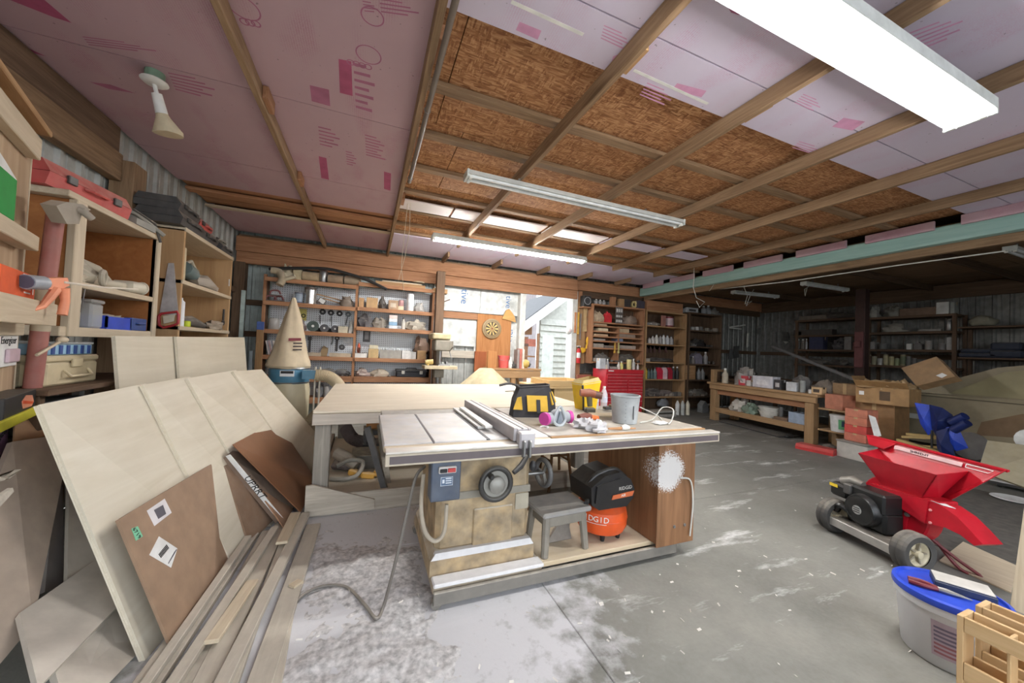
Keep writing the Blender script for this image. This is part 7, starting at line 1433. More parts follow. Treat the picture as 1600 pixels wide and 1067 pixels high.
p = P(1165, 668, Z=0); S('black_grate', M().box(-.75, .75, -.25, .25, 0, .03, .004), flat('black_rubber', 46, 46, 48, .8, .2), 'flat black rubber grate on the floor before the work bench', 'grate', (p.x+.1, p.y-.15, .001), rz+PI/2-.05)
p = P(1233, 684, Z=0); S('black_shoe', M().blob((0, 0, .03), (.1, .05, .05), 5, .3), K(.1), 'small black object on the floor by the near bench leg', 'shoe', p, smooth=True)

# ------------------------------------------------------------------ cartons by the bench
def cart(name, lbl, x0, x1, y0, y1, z0, z1, col, rz=0.0, open_=False, lab=True):
    cx_, cy_ = (x0+x1)/2, (y0+y1)/2; t = T(name, lbl, 'carton', (cx_, cy_, z0), rz); w, d, h = x1-x0, y1-y0, z1-z0; m_ = cm(*col, .1)
    if not open_: ob('box', M().box(-w/2, w/2, -d/2, d/2, 0, h, .004), m_, t); ob('tape', M().box(-w/2-.001, w/2+.001, -.025, .025, h*.8, h+.001), cm(190, 160, 116, .05), t)
    else:
        m = M(); e = .008
        for q in ((-w/2, w/2, -d/2, -d/2+e), (-w/2, w/2, d/2-e, d/2), (-w/2, -w/2+e, -d/2+e, d/2-e), (w/2-e, w/2, -d/2+e, d/2-e)): m.box(*q, 0, h)
        m.box(-w/2+e, w/2-e, -d/2+e, d/2-e, 0, e); ob('box', m, m_, t)
        ob('flap', M().slab([(-w/2, -d/2, h), (-w/2, d/2, h), (-w/2-.1, d/2, h+.09), (-w/2-.1, -d/2, h+.09)], .006, (0, 0, 1)), m_, t); ob('flap', M().slab([(-w/2, d/2, h), (w/2, d/2, h), (w/2, d/2+.06, h+.15), (-w/2, d/2+.06, h+.15)], .006, (0, 0, 1)), m_, t)
    return t
cart('tall_carton', 'tall plain carton standing behind the brick coloured stack', 7.72, 8.05, 3.45, 3.8, .001, 1.12, (150, 120, 84)); cart('tall_carton', 'tall brown carton under the open carton of paper', 7.55, 8.0, 2.92, 3.4, .001, .86, (150, 112, 72))
t = cart('open_carton', 'open carton of crumpled brown paper on the tall brown carton', 7.42, 7.92, 2.75, 3.35, .862, 1.12, (160, 124, 80), .1, True)
for k, (x, y) in enumerate(((-.1, -.1), (.1, .1), (-.12, .16), (.08, -.16))): S('packing_paper', M().blob((0, 0, .03), (.15, .15, .09), 50+k, .8, 14, 9, 3), cm(176, 146, 106, .05), ['crumpled packing paper at the front of the open carton', 'crumpled packing paper at the back of the open carton', 'crumpled packing paper bulging at the left of the open carton', 'crumpled packing paper at the right of the open carton'][k], 'paper', (7.67+x, 3.05+y, 1.1), smooth=True)
ob('stamp', M().box(-.252, -.2505, -.1, .02, .06, .2), cm(90, 70, 50, 0), t); ob('white_tag', M().box(-.252, -.2505, .2, .26, .12, .18), PAPER(), t)
A, B, C_, D2 = P(1408, 575, X=7.95), P(1463, 557, X=7.95), P(1493, 588, X=7.75), P(1432, 603, X=7.75); t = T('flat_carton', 'flat closed carton tilted on top of the open one, against the car', 'carton', C_); ob('panel', M().slab([A-C_, B-C_, Vector(), D2-C_], .14), cm(156, 124, 88, .1), t)
nm = (B-A).cross(C_-A).normalized(); nm = nm if nm.dot(CAMP-A) > 0 else -nm; u_ = (Vector()-(D2-C_)); ob('label', M().slab([u_*-.38+(B-C_)*.22+nm*.004, u_*-.2+(B-C_)*.26+nm*.004, u_*-.14+(B-C_)*.12+nm*.004, u_*-.3+(B-C_)*.06+nm*.004], .001), PAPER(), t)
for k, lb in enumerate(('brick coloured carton at the bottom of the stack of four', 'red carton, second from the bottom of the stack of four', 'brick coloured carton, third in the stack of four', 'brick coloured carton topmost in the stack of four')): 
    t = cart('brick_box', lb, 7.05, 7.33, 3.02, 3.3, .27+.125*k, .393+.125*k, ((190, 110, 88), (196, 70, 62), (196, 118, 92), (198, 122, 96))[k], -.12+.03*k)
p = P(1335, 717, Z=0); t = T('painted_crate', 'grey painted crate under the brick coloured cartons', 'crate', (7.16, 3.15, .001), -.1); ob('crate', M().box(-.2, .2, -.2, .2, 0, .24, .006), flat('chipped_grey', 176, 172, 164, .7, .2), t); ob('lid', M().box(-.21, .21, -.21, .21, .242, .265, .004), flat('crate_lid', 120, 118, 112, .6, .3), t)
redcase('red_case', 'flat red case on the floor left of the grey painted crate', 6.95, 3.62, .001, .5, .26, .09, flat('case_red', 186, 50, 50, .4, .1), .15)
S('grey_pouch', M().blob((0, 0, .04), (.12, .1, .06), 61, .3), cm(110, 104, 100, .2), 'grey pouch on the floor beside the flat red case', 'pouch', (7.3, 3.62, .001), smooth=True)
S('paper_sheet', M().slab([P(1357, 648, X=7.02), P(1368, 652, X=7.02), P(1377, 681, X=7.02), P(1366, 683, X=7.02)], .004), PAPER(), 'white paper slip hanging beside the brick coloured stack', 'paper')
# ------------------------------------------------------------------ car, folding chair, boards
CARP = plain('dusty_tan_paint', c(134, 122, 96), .55, .1, .12, .35, 3)
t = T('car', 'dusty tan car parked along the dark right wall', 'car', (8.35, 3.25, 0))
def cy(p): return (p[0], p[1])
lower = [(0, .35), (0.02, .62), (-.06, .98), (-.3, 1.04), (-1.2, 1.06), (-3.2, 1.06), (-4.3, .98), (-4.4, .6), (-4.35, .3), (-.2, .26)]
ob('body', M().prism(lower, 'x', 0, 1.7), CARP, t)
cab = [(-.16, 1.05), (-1.05, 1.5), (-1.35, 1.56), (-2.6, 1.56), (-3.6, 1.06)]
m = M(); n = len(cab); vs = [(0.06+.16*(y[1]-1.05), y[0], y[1]) for y in cab]+[(1.64-.16*(y[1]-1.05), y[0], y[1]) for y in cab]; m.add(vs, [tuple(range(n)), tuple(range(n, 2*n))[::-1]]+[(i, i+n, (i+1) % n+n, (i+1) % n) for i in range(n)]); ob('cabin', m, CARP, t)
wn = [(-.62, 1.08), (-1.12, 1.44), (-1.4, 1.5), (-2.5, 1.5), (-2.9, 1.08)]; ob('window_cover', M().slab([(.045+.16*(z-1.05), y, z) for y, z in wn], .02, (1, 0, 0)), plain('window_film', c(142, 132, 96), .5, 0, .1, .2, 3), t)
ob('light_strip', M().box(-.012, .02, -.5, -.0, .62, .7, .006), cm(196, 196, 188, .2), t); ob('belt_line', M().box(-.006, .0, -4.2, -.3, 1.0, 1.015), flat('seam_dark', 84, 76, 58), t); ob('door_seam', M().box(-.004, .0, -1.35, -1.34, .4, 1.0), flat('seam_dark', 84, 76, 58), t); ob('door_handle', M().box(-.02, 0, -1.65, -1.5, .9, .93, .005), CARP, t); ob('rust_patch', M().slab([(-.004, -.9, .5), (-.004, -1.3, .55), (-.004, -1.9, .85), (-.004, -1.3, .88), (-.004, -.95, .7)], .003, (1, 0, 0)), flat('rust_brown', 116, 92, 66, .8, .1), t)
for y in (-.85, -3.5):
    for x in (.0, 1.5): w_ = ob('wheel', M().lathe([(.2, 0), (.32, .02), (.33, .1), (.32, .18), (.2, .2)], 24).move(Matrix.Translation((x-.0, y, .33)) @ Matrix.Rotation(R(90), 4, 'Y')), K(.3), t, True); ob('hub_cap', M().lathe([(0, 0), (.2, .0), (.2, .02)], 20).move(Matrix.Translation((x-.012, y, .33)) @ Matrix.Rotation(R(90), 4, 'Y')), STEEL(), w_, True)
cx0 = 7.2; cc = P(1475, 715, X=7.3); t = T('folding_chair', 'bright blue folded camp chair standing beside the car', 'chair', (7.3, cc.y, 0)); BLU = plain('blue_nylon', c(36, 70, 190), .5, 0, .3, .0, 5); BLD = plain('navy_nylon', c(20, 36, 92), .5, 0, .3, 0, 5); o0 = t.location.copy()
def bp_(x, y, X=7.3): return P(x, y, X=X)-o0
def cloth(pts, off, X=7.3):
    q = [bp_(*p, X) for p in pts]; m = M(); c0 = sum(q, Vector())/len(q)+Vector((off, 0, 0)); n = len(q)
    return m.add(q+[c0]+[p+Vector((.006, 0, 0)) for p in q]+[c0+Vector((.006, 0, 0))], [(i, (i+1) % n, n) for i in range(n)]+[(n+1+(i+1) % n, n+1+i, 2*n+1) for i in range(n)]+[(i, n+1+i, n+1+(i+1) % n, (i+1) % n) for i in range(n)])
ob('seat_fabric', cloth([(1429, 629), (1455, 633), (1457, 675), (1450, 680), (1438, 662)], -.05), BLU, t); ob('back_fabric', cloth([(1452, 632), (1472, 637), (1488, 648), (1494, 661), (1482, 672), (1462, 680), (1456, 668)], -.12, 7.28), BLD, t); ob('side_fabric', cloth([(1478, 668), (1495, 664), (1513, 700), (1494, 705), (1480, 695)], -.06, 7.22), BLU, t); ob('lower_fabric', cloth([(1462, 674), (1482, 668), (1492, 712), (1474, 716), (1464, 700)], -.1, 7.2), BLD, t)
for a_, b2 in (((1456, 672), (1456, 718)), ((1468, 680), (1470, 722)), ((1490, 690), (1494, 722)), ((1478, 690), (1468, 722))): ob('leg', M().cyl(bp_(*a_), Vector((bp_(*b2).x, bp_(*b2).y, 0)), .012, 8), K(.1), t)
for a_, b2 in (((1486, 660), (1508, 650)), ((1490, 672), (1512, 660))): ob('arm_rest', M().cyl(bp_(*a_, 7.2), bp_(*b2, 7.15), .05, 10), BLD, t, True)
p = P(1425, 700, X=7.35); m_ = flat('kindling', 176, 150, 96, .8, .1)
for k in range(9): S('scrap_stick', M().bar((0, 0, 0), (.05*math.sin(k*2.1), -.5+.06*math.cos(k), .10*math.cos(k*1.7)), .07, .03), m_, ['lowest', 'second', 'third', 'fourth', 'fifth', 'sixth', 'seventh', 'eighth', 'topmost'][k]+' wood offcut from the floor in the heap beside the blue chair', 'offcut', (7.25+.06*(k % 3), 2.95-.05*k*.6, .12+.045*k), 0, 'heap of wood offcuts')
S('beige_panel', M().slab([P(1543, 688, X=6.8), P(1640, 700, X=6.8), P(1640, 775, X=6.4), P(1528, 735, X=6.4)], .03), plain('beige_panel', c(142, 132, 104), .7, 0, .1, .2, 3), 'beige panel leaning low against the car at the right edge', 'panel'); a = P(1588, 685, X=6.9); S('white_drum', M().lathe([(.12, 0), (.125, .02), (.125, .2), (.1, .22)], 18).move(Matrix.Rotation(R(90), 4, 'Y')), cm(196, 196, 192, .1), 'white roll lying on the beige panel at the right edge', 'roll', (a.x, a.y-.1, a.z), smooth=True)
p = P(1570, 757, Z=0); t = T('creeper', 'black and white creeper board on the dark floor at the right edge', 'creeper', (p.x, p.y-.3, 0), .1); ob('deck', M().box(-.25, .25, -.5, .4, .05, .08, .01), cm(196, 194, 190, .1), t); ob('frame', M().box(-.28, -.26, -.5, .4, .04, .07), K(.2), t)
for y in (-.4, .3): ob('caster', M().cyl((-.2, y, .025), (-.17, y, .025), .025, 10), K(.2), t)
# ------------------------------------------------------------------ right wall shelves
XS = 10.9
def rshelf(lbl, px0, px1, ys, top):
    ya = P(px0, 520, X=XS).y; yb_ = P(px1, 520, X=XS).y; pm = (px0+px1)/2; t = T('storage_shelf', lbl, 'shelf', (XS, yb_, 0)); L_2 = ya-yb_; zs = []
    for y in ys: z = P(pm, y, X=XS).z; zs.append(z); ob('shelf_board', M().box(0, .45, 0, L_2, z-.05, z, .004), darkwood('Y'), t)
    for y in (0, L_2-.06): ob('upright', M().box(-.01, .04, y-.03, y+.03, 0, zs[0], .004), darkwood('Z'), t); ob('rear_upright', M().box(.46, .5, y-.03, y+.03, 0, zs[0], .004), darkwood('Z'), t)
    return t, zs, ya, yb_
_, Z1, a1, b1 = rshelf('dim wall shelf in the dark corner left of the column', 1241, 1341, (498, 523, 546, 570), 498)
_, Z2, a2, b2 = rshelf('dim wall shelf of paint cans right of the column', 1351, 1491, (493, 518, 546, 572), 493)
def X_(kind, name, label, cat, px0, px1, yt, z, col, d=.2, col2=None, group=None):
    ya = P(px0, 530, X=XS+.05).y; yb_ = P(px1, 530, X=XS+.05).y; w = ya-yb_; h = max(.03, P((px0+px1)/2, yt, X=XS+.05).z-z)
    if kind in ('can', 'bottle'): d = w
    return good(kind, name, label, cat, (XS+.05+d/2, (ya+yb_)/2, z+.001), w, d, h, col, -PI/2, group, col2)
for k in range(9): X_('can', 'paint_can', ['first', 'second', 'third', 'fourth', 'fifth', 'sixth', 'seventh', 'eighth', 'ninth'][k]+' paint can from the column on the lowest paint shelf', 'can', 1352+k*9, 1360+k*9, 554+(k % 3)*3, Z2[3], ((176, 160, 140), (150, 146, 120), (196, 196, 190), (160, 152, 118), (186, 176, 130), (140, 150, 110), (150, 140, 110), (110, 108, 104), (90, 90, 88))[k], col2=((120, 90, 80), None, None, (190, 180, 140), None, None, (110, 120, 90), None, None)[k])
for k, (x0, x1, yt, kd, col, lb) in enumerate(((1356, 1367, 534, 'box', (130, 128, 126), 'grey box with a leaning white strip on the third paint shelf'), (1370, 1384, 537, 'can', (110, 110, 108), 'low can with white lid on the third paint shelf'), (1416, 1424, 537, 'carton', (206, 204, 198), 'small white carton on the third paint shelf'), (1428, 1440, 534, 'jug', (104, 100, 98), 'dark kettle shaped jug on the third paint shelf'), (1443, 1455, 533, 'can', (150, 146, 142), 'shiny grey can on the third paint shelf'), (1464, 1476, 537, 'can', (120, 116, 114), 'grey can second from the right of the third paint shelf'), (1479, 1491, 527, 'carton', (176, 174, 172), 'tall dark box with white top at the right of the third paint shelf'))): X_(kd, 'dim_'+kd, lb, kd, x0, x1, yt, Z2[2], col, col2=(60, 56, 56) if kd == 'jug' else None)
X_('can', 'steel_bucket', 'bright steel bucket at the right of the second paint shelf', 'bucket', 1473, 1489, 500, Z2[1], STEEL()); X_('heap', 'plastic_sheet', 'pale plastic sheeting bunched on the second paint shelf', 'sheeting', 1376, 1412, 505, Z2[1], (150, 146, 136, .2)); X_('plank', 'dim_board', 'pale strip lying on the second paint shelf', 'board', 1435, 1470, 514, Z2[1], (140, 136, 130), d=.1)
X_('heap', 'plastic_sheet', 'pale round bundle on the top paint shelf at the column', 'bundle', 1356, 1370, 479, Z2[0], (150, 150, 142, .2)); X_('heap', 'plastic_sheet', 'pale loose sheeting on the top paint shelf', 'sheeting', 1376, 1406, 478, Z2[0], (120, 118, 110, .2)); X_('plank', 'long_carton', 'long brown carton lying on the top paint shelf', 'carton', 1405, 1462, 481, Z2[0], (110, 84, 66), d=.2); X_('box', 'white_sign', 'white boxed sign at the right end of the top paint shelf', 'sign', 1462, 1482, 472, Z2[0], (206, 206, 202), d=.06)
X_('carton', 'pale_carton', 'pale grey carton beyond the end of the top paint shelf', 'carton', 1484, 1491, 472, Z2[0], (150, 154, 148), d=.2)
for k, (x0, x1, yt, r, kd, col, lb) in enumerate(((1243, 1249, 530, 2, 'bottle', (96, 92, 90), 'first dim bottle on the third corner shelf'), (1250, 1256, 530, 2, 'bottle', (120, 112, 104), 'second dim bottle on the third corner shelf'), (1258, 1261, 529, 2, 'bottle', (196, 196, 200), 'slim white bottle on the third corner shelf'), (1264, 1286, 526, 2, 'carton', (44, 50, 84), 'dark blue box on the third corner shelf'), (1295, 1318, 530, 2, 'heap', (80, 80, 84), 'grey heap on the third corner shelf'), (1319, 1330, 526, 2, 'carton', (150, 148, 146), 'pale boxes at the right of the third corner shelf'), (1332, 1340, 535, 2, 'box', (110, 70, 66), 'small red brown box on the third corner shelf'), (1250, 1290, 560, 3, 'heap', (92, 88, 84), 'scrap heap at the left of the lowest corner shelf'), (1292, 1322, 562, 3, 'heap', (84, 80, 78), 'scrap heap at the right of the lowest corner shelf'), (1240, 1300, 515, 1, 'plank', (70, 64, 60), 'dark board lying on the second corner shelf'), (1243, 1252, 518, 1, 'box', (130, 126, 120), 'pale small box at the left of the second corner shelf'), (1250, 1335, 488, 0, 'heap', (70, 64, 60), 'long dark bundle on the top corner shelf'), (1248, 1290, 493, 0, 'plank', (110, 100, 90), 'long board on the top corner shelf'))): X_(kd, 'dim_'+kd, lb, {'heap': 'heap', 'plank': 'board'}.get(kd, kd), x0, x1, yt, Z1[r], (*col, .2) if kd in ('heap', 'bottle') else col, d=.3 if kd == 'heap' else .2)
t = T('support_post', 'dark red brown column between the two dim wall shelves', 'post', (P(1346, 560, X=10.3).x, P(1346, 560, X=10.3).y, 0)); ob('column', M().box(-.09, .09, -.09, .09, 0, 3.16, .008), flat('oxide', 66, 42, 38, .7, .1), t); ob('clamp_jaw', M().box(-.13, -.091, -.08, .08, 1.4, 2.2, .01), flat('oxide_red', 112, 62, 62, .6, .1), t); ob('clamp_arm', M().box(-.2, -.131, -.05, .05, 1.85, 2.0, .01), flat('oxide_red', 112, 62, 62, .6, .1), t)
yb_ = P(1496, 510, X=XS).y; t = T('blanket_shelf', 'long shelf at the right edge carrying a rolled blanket', 'shelf', (XS, .2, 0)); z_ = P(1550, 509, X=XS).z; ob('board', M().box(0, .5, 0, yb_-.2, z_-.03, z_, .004), darkwood('Y'), t); z3 = P(1550, 545, X=XS).z; ob('board', M().box(0, .5, 0, yb_-.2, z3-.2, z3-.17, .004), darkwood('Y'), t)
for y in (0, yb_-.26): ob('upright', M().box(.46, .5, y, y+.06, 0, z_-.031, .004), darkwood('Z'), t)
a = P(1512, 500, X=XS+.2).y; b2 = P(1557, 500, X=XS+.2).y; S('rolled_blanket', M().blob((0, 0, .09), (.2, (a-b2)/2, .13), 71, .25, 18, 10), cm(150, 146, 128, .1), 'pale rolled blanket on the shelf at the right edge', 'blanket', (XS+.24, (a+b2)/2, z_+.002), smooth=True)
for k, (p0, p1, yt, lb) in enumerate(((1497, 1560, 545, 'navy folded tarp at the left of the lower right shelf'), (1545, 1600, 535, 'navy tarp piled at the right edge of the lower right shelf'))):
    ya = P(p0, 550, X=XS+.1).y; yc = P(p1, 550, X=XS+.1).y; h = P((p0+p1)/2, yt, X=XS+.1).z-z3+.17; S('folded_tarp', M().box(-.2, .2, -(ya-yc)/2, (ya-yc)/2, 0, h*.5, .03).box(-.18, .18, -(ya-yc)/2*.9, (ya-yc)/2*.9, h*.5+.001, h, .03), flat('navy_tarp', 36, 46, 66, .7, .15), lb, 'tarp', (XS+.25, (ya+yc)/2, z3-.168), smooth=False)
# dark corner: hung and standing tools
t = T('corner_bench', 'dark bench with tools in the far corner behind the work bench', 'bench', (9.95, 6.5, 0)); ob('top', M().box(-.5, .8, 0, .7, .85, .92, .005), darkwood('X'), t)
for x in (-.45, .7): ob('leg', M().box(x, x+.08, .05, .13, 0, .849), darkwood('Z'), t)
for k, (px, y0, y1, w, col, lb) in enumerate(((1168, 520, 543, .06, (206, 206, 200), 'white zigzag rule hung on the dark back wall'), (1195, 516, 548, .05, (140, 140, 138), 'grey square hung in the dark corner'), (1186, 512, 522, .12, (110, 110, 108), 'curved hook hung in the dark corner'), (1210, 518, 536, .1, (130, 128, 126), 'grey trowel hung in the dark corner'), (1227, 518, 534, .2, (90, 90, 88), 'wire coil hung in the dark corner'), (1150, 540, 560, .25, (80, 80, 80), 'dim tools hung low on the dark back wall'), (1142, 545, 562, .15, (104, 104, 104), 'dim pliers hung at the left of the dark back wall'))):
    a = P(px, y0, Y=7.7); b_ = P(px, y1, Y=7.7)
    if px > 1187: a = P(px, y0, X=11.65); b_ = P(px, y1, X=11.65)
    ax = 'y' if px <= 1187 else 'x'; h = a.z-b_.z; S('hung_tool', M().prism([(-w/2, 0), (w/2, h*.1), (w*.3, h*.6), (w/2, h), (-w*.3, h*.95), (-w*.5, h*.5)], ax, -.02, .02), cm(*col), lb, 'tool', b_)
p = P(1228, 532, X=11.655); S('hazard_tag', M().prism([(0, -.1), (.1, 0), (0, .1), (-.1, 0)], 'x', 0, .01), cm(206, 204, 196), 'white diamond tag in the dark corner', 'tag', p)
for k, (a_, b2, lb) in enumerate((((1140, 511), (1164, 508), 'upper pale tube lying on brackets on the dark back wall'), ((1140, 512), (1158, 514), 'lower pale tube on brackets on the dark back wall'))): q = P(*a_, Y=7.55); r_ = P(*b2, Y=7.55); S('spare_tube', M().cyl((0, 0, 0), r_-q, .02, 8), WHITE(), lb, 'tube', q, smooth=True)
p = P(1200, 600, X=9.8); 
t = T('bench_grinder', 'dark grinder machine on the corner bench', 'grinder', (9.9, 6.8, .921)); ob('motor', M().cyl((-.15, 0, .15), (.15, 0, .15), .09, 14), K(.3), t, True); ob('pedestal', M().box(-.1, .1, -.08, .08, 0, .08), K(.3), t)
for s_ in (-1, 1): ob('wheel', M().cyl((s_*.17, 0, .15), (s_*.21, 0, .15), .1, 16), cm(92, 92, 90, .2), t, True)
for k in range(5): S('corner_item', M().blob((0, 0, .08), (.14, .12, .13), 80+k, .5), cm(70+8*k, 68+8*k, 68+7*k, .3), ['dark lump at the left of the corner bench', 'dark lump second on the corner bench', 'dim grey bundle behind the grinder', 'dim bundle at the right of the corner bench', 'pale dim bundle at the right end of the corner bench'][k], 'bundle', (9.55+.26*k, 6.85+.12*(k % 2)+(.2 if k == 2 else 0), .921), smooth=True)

# ------------------------------------------------------------------ chipper shredder
o0 = Vector((3.73, 1.59, 0)); U = Vector((-.3, -.953, 0)).normalized(); V = Vector((.953, -.3, 0)).normalized()
t = T('wood_chipper', 'red wood chipper with black engine and hopper on two wheels', 'chipper', o0); t.matrix_world = Matrix(((U.x, V.x, 0, o0.x), (U.y, V.y, 0, o0.y), (0, 0, 1, 0), (0, 0, 0, 1))) if False else Matrix.Translation(o0)
RT = Matrix(((U.x, V.x, 0, 0), (U.y, V.y, 0, 0), (0, 0, 1, 0), (0, 0, 0, 1)))
def ch(name, m, mat, par=None, smooth=False): return ob(name, m.move(RT), mat, par or t, smooth)
CR = flat('chipper_red', 184, 16, 38, .38, .02); CB_ = flat('engine_black', 20, 22, 24, .35, .03)
for s_, y in ((-1, -.285), (1, .285)):
    w_ = ch('wheel', M().lathe([(.085, -.045), (.125, -.05), (.14, -.035), (.142, -.01), (.136, 0), (.142, .01), (.14, .035), (.125, .05), (.085, .045)], 28, cap=False).move(Matrix.Translation((y, .02, .142)) @ Matrix.Rotation(R(90), 4, 'Y')), flat('tyre_black', 46, 46, 48, .7, .3), None, True)
    ch('rim', M().lathe([(.088, -.02), (.092, .035), (.08, .036), (.06, .01), (.025, .012), (.022, .05), (0, .052)], 24, cap=False).move(Matrix.Translation((y, .02, .142)) @ Matrix.Rotation(R(90), 4, 'Y')), flat('rim_cream', 196, 186, 160, .5, .15), w_, True)
    for k in range(5): a_ = k*2*PI/5; ch('spoke', M().bar((y+.022, .02, .142), (y+.022, .02+.085*math.cos(a_), .142+.085*math.sin(a_)), .018, .01), flat('rim_grey', 140, 132, 116, .5, .15), w_)
ch('axle', M().cyl((-.3, .02, .142), (.3, .02, .142), .011, 8), STEEL()); ch('skid_plate', M().box(-.24, .22, -.06, .16, .13, .15, .005), flat('deck_black', 38, 38, 40, .4, .25)); ch('frame_rail', M().box(-.24, .24, -.075, -.06, .085, .15, .004), flat('rail_silver', 170, 168, 164, .4, .2, .5))
en = ch('engine_block', M().box(-.2, .1, .03, .2, .15, .32, .02), CB_); ch('shroud_top', M().box(-.16, .1, .02, .19, .3, .455, .015), CB_); ch('fuel_tank', M().box(-.34, -.18, .02, .18, .31, .42, .02), CB_); ch('caution_sticker', M().box(-.33, -.26, .015, .0195, .385, .41), cm(226, 196, 50, 0))
fh = ch('fan_housing', M().lathe([(0, .05), (.06, .05), (.11, .035), (.125, .0), (.125, -.05)], 28).move(Matrix.Translation((-.045, .01, .29)) @ Matrix.Rotation(R(90), 4, 'X')), CB_, None, True)
ch('fan_ring', M().ring((-.045, -.02, .29), (0, 1, 0), .105, .01, 28, 6), CB_, None, True)
ch('emblem', M().lathe([(0, .051), (.034, .051), (.034, .054), (0, .055)], 20).move(Matrix.Translation((-.045, .01, .29)) @ Matrix.Rotation(R(90), 4, 'X')), flat('emblem_grey', 160, 162, 160, .4), fh, True)
for k in (-1, 0, 1): ch('emblem_bar', M().box(-.07, -.02, -.0465, -.0445, .288+k*.016, .294+k*.016), CB_, fh)
ch('muffler', M().tube([(-.27, .1, .43), (-.2, .1, .47), (-.12, .1, .46)], [.05, .04, .025], 14), flat('muffler_grey', 120, 118, 114, .5, .3, .5), None, True); ch('carburettor', M().box(-.2, -.14, .0, .06, .37, .45, .006), flat('metal_dark', 92, 92, 92, .4, .2, .5)); ch('intake_hose', M().tube(arc([(-.25, .0, .2), (-.2, -.02, .26), (-.15, -.0, .24)], 5), .025, 8), CB_, None, True)
ch('rotor_housing', M().lathe([(0, 0), (.23, 0), (.24, .01), (.24, .12), (.23, .13), (0, .13)], 36).move(Matrix.Translation((.0, .34, .33)) @ Matrix.Rotation(R(90), 4, 'X')), CR, None, True)
ch('guard_plate', M().prism([(-.2, .45), (-.1, .48), (.04, .4), (.12, .3), (.1, .18), (-.05, .15), (-.2, .2)], 'y', .19, .205), CR); ch('bolt', M().lathe([(.018, 0), (.014, .012)], 10).move(Matrix.Translation((.12, .19, .33)) @ Matrix.Rotation(R(90), 4, 'X')), STEEL())
ch('deflector', M().prism([(-.14, .47), (.26, .49), (.24, .32), (.1, .36), (-.1, .44)], 'y', .17, .34), CR); ch('chute', M().prism([(.262, .49), (.33, .485), (.41, .45), (.48, .39), (.54, .33), (.5, .3), (.43, .335), (.35, .345), (.242, .32)], 'y', .18, .33), CR)
for x, z in ((.0, .455), (.07, .45), (.27, .45), (.27, .36)): ch('bolt', M().lathe([(.01, 0), (.008, .008)], 8).move(Matrix.Translation((x, .168 if x < .2 else .178, z-.02)) @ Matrix.Rotation(R(90), 4, 'X')), cm(226, 150, 150, 0))
ch('hopper_base', M().box(-.08, .3, .2, .36, .455, .5, .006), CR)
T0 = [(-.17, .1, .71), (.36, .1, .71), (.28, .47, .715), (-.32, .47, .715)]; B0 = [(-.07, .2, .485), (.2, .2, .485), (.2, .34, .485), (-.07, .34, .485)]
names = ['hopper_front', 'hopper_side', 'hopper_back', 'hopper_side']
for i in range(4):
    j = (i+1) % 4; ch(names[i], M().slab([T0[i], T0[j], B0[j], B0[i]], .008, ((0, 1, 0), (-1, 0, 0), (0, -1, 0), (1, 0, 0))[i]), CR)
ch('back_panel', M().slab([(-.40, .5, .80), (.44, .5, .775), (.2, .38, .48), (-.08, .36, .48)], .012, (0, 1, 0)), CR); ch('panel_lip', M().slab([(-.42, .485, .81), (-.40, .505, .815), (.46, .505, .785), (.46, .485, .78)], .012, (0, 0, -1)), CR); ch('panel_edge', M().slab([(.44, .49, .775), (.47, .47, .79), (.23, .36, .47), (.2, .37, .48)], .01, (0, 1, 0)), CR)
ch('side_flap', M().slab([(-.45, .5, .8), (-.2, .5, .79), (-.24, .42, .73), (-.36, .42, .74)], .01, (0, 0, 1)), CR)
sp_ = ch('sign_strip', M().slab([(-.2, .482, .775), (.24, .479, .763), (.24, .468, .735), (-.2, .471, .747)], .004, (0, -1, 0)), cm(226, 190, 190, 0))
tt = M().text('SHRED-IT', .03, TX((-.02, .469, .756), (1, 0, -.028), (0, 0, 1)), .001); ch('lettering', tt, INK(), sp_)
ch('white_frame', M().tube([(.26, .477, .762), (.4, .475, .757), (.38, .466, .735), (.26, .467, .738), (.26, .477, .762)], .003, 4), PAPER())
ch('prop_leg', M().tube(arc([(.15, .3, .2), (.26, .4, .08), (.36, .45, .01), (.28, .4, .02), (.17, .36, .16)], 5), .011, 8), flat('leg_maroon', 110, 26, 38, .5, .1), None, True); ch('warning_label', M().slab([(.26, .19, .493), (.33, .19, .488), (.36, .25, .478), (.3, .25, .488)], .002, (0, 0, 1)), PAPER())

# ------------------------------------------------------------------ front right corner
p = [P(1505, 846, Z=.012), P(1590, 884, Z=.012), P(1580, 925, Z=.012), P(1468, 875, Z=.012)]; S('floor_ply', M().slab([Vector((q.x, q.y, .012)) for q in p], .01, (0, 0, -1)), palew('Y'), 'tan plywood piece lying on the floor behind the chipper wheel', 'board')
S('rubber_mat', M().box(-1.6, .9, -.55, .6, 0, .006, .002), flat('dark_mat', 62, 61, 60, .85, .12), 'large dark mat on the floor around the plywood piece', 'mat', (6.0, 1.45, .001), -.1)
S('white_plank', M().slab([P(1604, 765, X=3.74), P(1650, 765, X=3.74), Vector((3.72, .72, 0)), P(1578, 950, Z=0)], .03), palew('Z'), 'whitish plank standing upright at the right edge of the picture', 'plank')
p = P(1582, 783, Z=0); t = T('white_plate', 'white plate and jug on the floor at the right edge', 'plate', p); ob('plate', M().lathe([(0, .01), (.12, .012), (.16, .03), (.155, .035), (.1, .018), (0, .016)], 24), PAPER(), t, True)
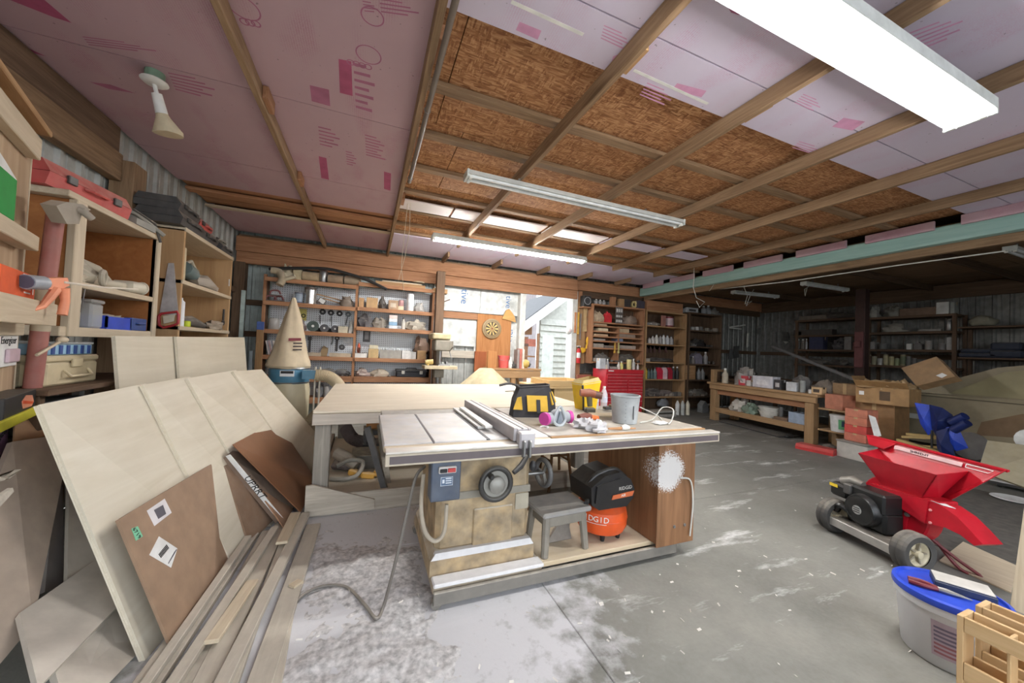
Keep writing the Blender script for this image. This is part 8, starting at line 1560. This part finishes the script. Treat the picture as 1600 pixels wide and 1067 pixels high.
# oval tub
tb = Vector((2.8, .87, 0)); t = T('lidded_tub', 'white plastic tub with bright blue lid at the lower right', 'tub', tb); TW = plain('tub_white', c(212, 214, 218), .35, 0, .05, .03, 4)
ob('tub', M().lathe([(.155, 0), (.165, .01), (.185, .26), (.195, .265), (.195, .3), (.186, .305)], 36), TW, t, True); LB = flat('lid_blue', 40, 78, 206, .35, .03)
ob('lid', M().lathe([(.2, .3), (.203, .31), (.2, .33), (.185, .335), (.18, .322), (0, .322)], 36), LB, t, True)
ob('bail', M().tube(arc([(.195*math.cos(-2.6), .195*math.sin(-2.6), .285), (.205*math.cos(-2.2), .205*math.sin(-2.2), .22), (.205*math.cos(-1.6), .205*math.sin(-1.6), .15)], 5), .003, 5), STEEL(), t, True)
def band(a0, a1, z0, z1, off=.0012):
    m = M(); vs = []
    for i in range(11):
        a_ = a0+(a1-a0)*i/10
        for z in (z0, z1): r_ = .165+(z-.01)*.08+off; vs.append((r_*math.cos(a_), r_*math.sin(a_), z))
    return m.add(vs, [(2*i, 2*i+2, 2*i+3, 2*i+1) for i in range(10)])
lb = ob('label', band(-3.15, -2.65, .06, .23), flat('label_mauve', 176, 160, 172, .5), t, True)
for k in range(7): ob('label_text_line', band(-3.1, -2.7, .075+k*.02, .085+k*.02, .002), cm(150, 96, 104, 0) if k < 3 else cm(110, 100, 120, 0), lb, True)
lb = ob('warning_print', band(-2.4, -1.9, .13, .2), flat('label_grey', 196, 196, 202, .5), t, True)
for k in range(3): ob('label_text_line', band(-2.35, -1.95, .14+k*.02, .147+k*.02, .002), cm(96, 96, 102, 0), lb, True)
ob('barcode', band(-2.3, -2.0, .04, .08), cm(130, 130, 134, 0), t, True)
tz = .3225; S('note_pad', M().box(-.1, .1, -.065, .065, 0, .035, .004).box(-.098, .096, -.062, .062, .0355, .038), flat('pad_navy', 38, 52, 84, .5, .1), 'dark blue box with pale top lying on the tub lid', 'box', tb+Vector((.075, -.02, tz)), -1.1)
o = D.objects['note_pad']; ob('pad_top', M().box(-.096, .094, -.06, .06, .0385, .041), cm(206, 202, 194, 0), o)
t = T('pliers', 'pliers with dark red handles lying on the blue tub lid', 'pliers', tb+Vector((-.06, .02, tz)), -1.15); RH = flat('handle_maroon', 120, 26, 40, .4, .05)
ob('handle', M().tube(arc([(-.1, .02, .012), (-.05, .025, .014), (0, .006, .012)], 5), .011, 8), RH, t, True); ob('handle', M().tube(arc([(-.1, -.015, .012), (-.05, -.02, .014), (0, -.004, .012)], 5), .011, 8), RH, t, True); ob('jaw', M().tube([(0, 0, .012), (.03, .0, .012), (.11, .0, .01)], [.012, .014, .003], 8), STEEL(), t, True)
# pine rack
x0, x1, y1, zt = 2.29, 2.56, .69, .45; t = T('pine_rack', 'pale pine slotted rack at the lower right corner, before the tub', 'rack', (x0, y1, 0)); PR = lambda a: wood('rack_pine', c(196, 160, 112), c(222, 190, 146), a, .6, .5, .03, .05, False); Wd = x1-x0; Ld = 1.0
for x in (0, Wd-.1):
    for y in (0, -Ld): ob('post', M().box(x, x+.1, y-.018, y, 0, zt, .002), PR('Z'), t)
    for z0, z1 in ((zt-.06, zt), (.2, .27), (.02, .09)): ob('rail', M().box(x, x+.014, -Ld, -.019, z0, z1, .002), PR('Y'), t); ob('rail', M().box(x+.086, x+.1, -Ld, -.019, z0, z1, .002), PR('Y'), t)
    for z in (.2, .02): ob('shelf', M().box(x+.015, x+.085, -Ld, -.019, z, z+.012), PR('Y'), t)
    ob('divider', M().box(x+.015, x+.085, -.13, -.12, .22, zt-.01, .002), PR('Z'), t)
# ------------------------------------------------------------------ loose small goods along the shelves, chips on the floor
rg = random.Random(21); ORD = ['first', 'second', 'third', 'fourth', 'fifth', 'sixth', 'seventh', 'eighth', 'ninth', 'tenth']
def clutter(label, group, cat, name, px0, px1, z, Y, n, cols, hmax=.09, wmax=.09, back=.12):
    a = P(px0, 520, Y=Y).x; b_ = P(px1, 520, Y=Y).x; me = []
    for q, col in enumerate(cols):
        m_ = cm(*col, .25)
        me.append((M().box(-.5, .5, -.5, .5, 0, 1, .06).mesh(name, m_), M().lathe([(.45, 0), (.5, .05), (.5, .7), (.25, .85), (.25, 1)], 10).mesh(name, m_, True), M().blob((0, 0, .36), (.5, .5, .66), 90+q, .5, 10, 7, 2.5).mesh(name, m_, True)))
    for k in range(n):
        x = a+(b_-a)*(k+.5)/n; o = ob(name, rg.choice(rg.choice(me)), None, None, False, (x, Y+back+.05*rg.random(), z+.001), (0, 0, rg.uniform(-.6, .6)))
        w = min((b_-a)/n*.9, wmax*rg.uniform(.6, 1.1)); o.scale = (w, w*rg.uniform(.8, 1.2), hmax*rg.uniform(.45, 1)); tag(o, label+', '+ORD[k]+' from the left', cat, group)
G1 = [(150, 138, 120), (96, 92, 92), (190, 178, 156), (128, 96, 84)]; G2 = [(90, 84, 80), (120, 110, 100), (60, 58, 58), (150, 140, 128)]; G3 = [(200, 190, 170), (170, 150, 120), (120, 116, 112)]
clutter('flat scrap lying along the fifth right pegboard row', 'scraps on the fifth right row', 'scrap', 'flat_scrap', 558, 616, RZ[1], YS, 8, G3, .06, .12, .1)
clutter('flat scrap lying along the fifth left pegboard row', 'scraps on the fifth left row', 'scrap', 'flat_scrap', 484, 549, LZ[1], YS, 8, G2, .06, .12, .1)
clutter('dim small part on the fifth row of the bottle shelf', 'parts on the bottle shelf fifth row', 'part', 'loose_part', 1012, 1070, EZ[4], YC, 9, G2, .14, .12, .05)
clutter('dim small part on the second row of the dim shelf', 'parts on the dim shelf second row', 'part', 'loose_part', 1079, 1127, FZ[1], YC, 6, G2, .14, .12, .2)
clutter('dim small part on the first row of the dim shelf', 'parts on the dim shelf first row', 'part', 'loose_part', 1100, 1127, FZ[0], YC, 4, G2, .14, .1, .1)
clutter('dim small part on the third row of the dim shelf', 'parts on the dim shelf third row', 'part', 'loose_part', 1098, 1127, FZ[2], YC, 4, G2, .16, .1, .14)
clutter('dim small part on the fifth row of the dim shelf', 'parts on the dim shelf fifth row', 'part', 'loose_part', 1079, 1127, FZ[4], YC, 7, G2, .12, .1, .04)
clutter('small sheet or tool along the bottom of the sandpaper rack', 'small goods in the sandpaper rack bottom', 'tool', 'small_tool', 928, 1004, DZ[6], YC, 9, G2, .09, .09, .03)
m = M()
for k in range(150):
    x, y = (rg.gauss(.9, .7), rg.gauss(1.75, .45)) if k % 2 else (rg.gauss(2.6, .8), rg.gauss(1.9, .7))
    if .35 < x < 2.45 and 1.95 < y < 3.1: continue
    a_ = rg.random()*6.3; l_ = rg.uniform(.004, .016); w_ = rg.uniform(.002, .006); u_ = Vector((math.cos(a_), math.sin(a_), 0)); n_ = Vector((-u_.y, u_.x, 0)); q = Vector((x, y, .019 if x < 1 else .002))
    m.add([q-u_*l_-n_*w_, q+u_*l_-n_*w_, q+u_*l_+n_*w_+Vector((0, 0, .004)), q-u_*l_+n_*w_+Vector((0, 0, .004))], [(0, 1, 2, 3)])
o = ob('wood_chips', m, flat('chip_pale', 222, 218, 210, .8), None, kind='stuff'); tag(o, 'scattered pale wood chips on the concrete floor', 'wood chips')
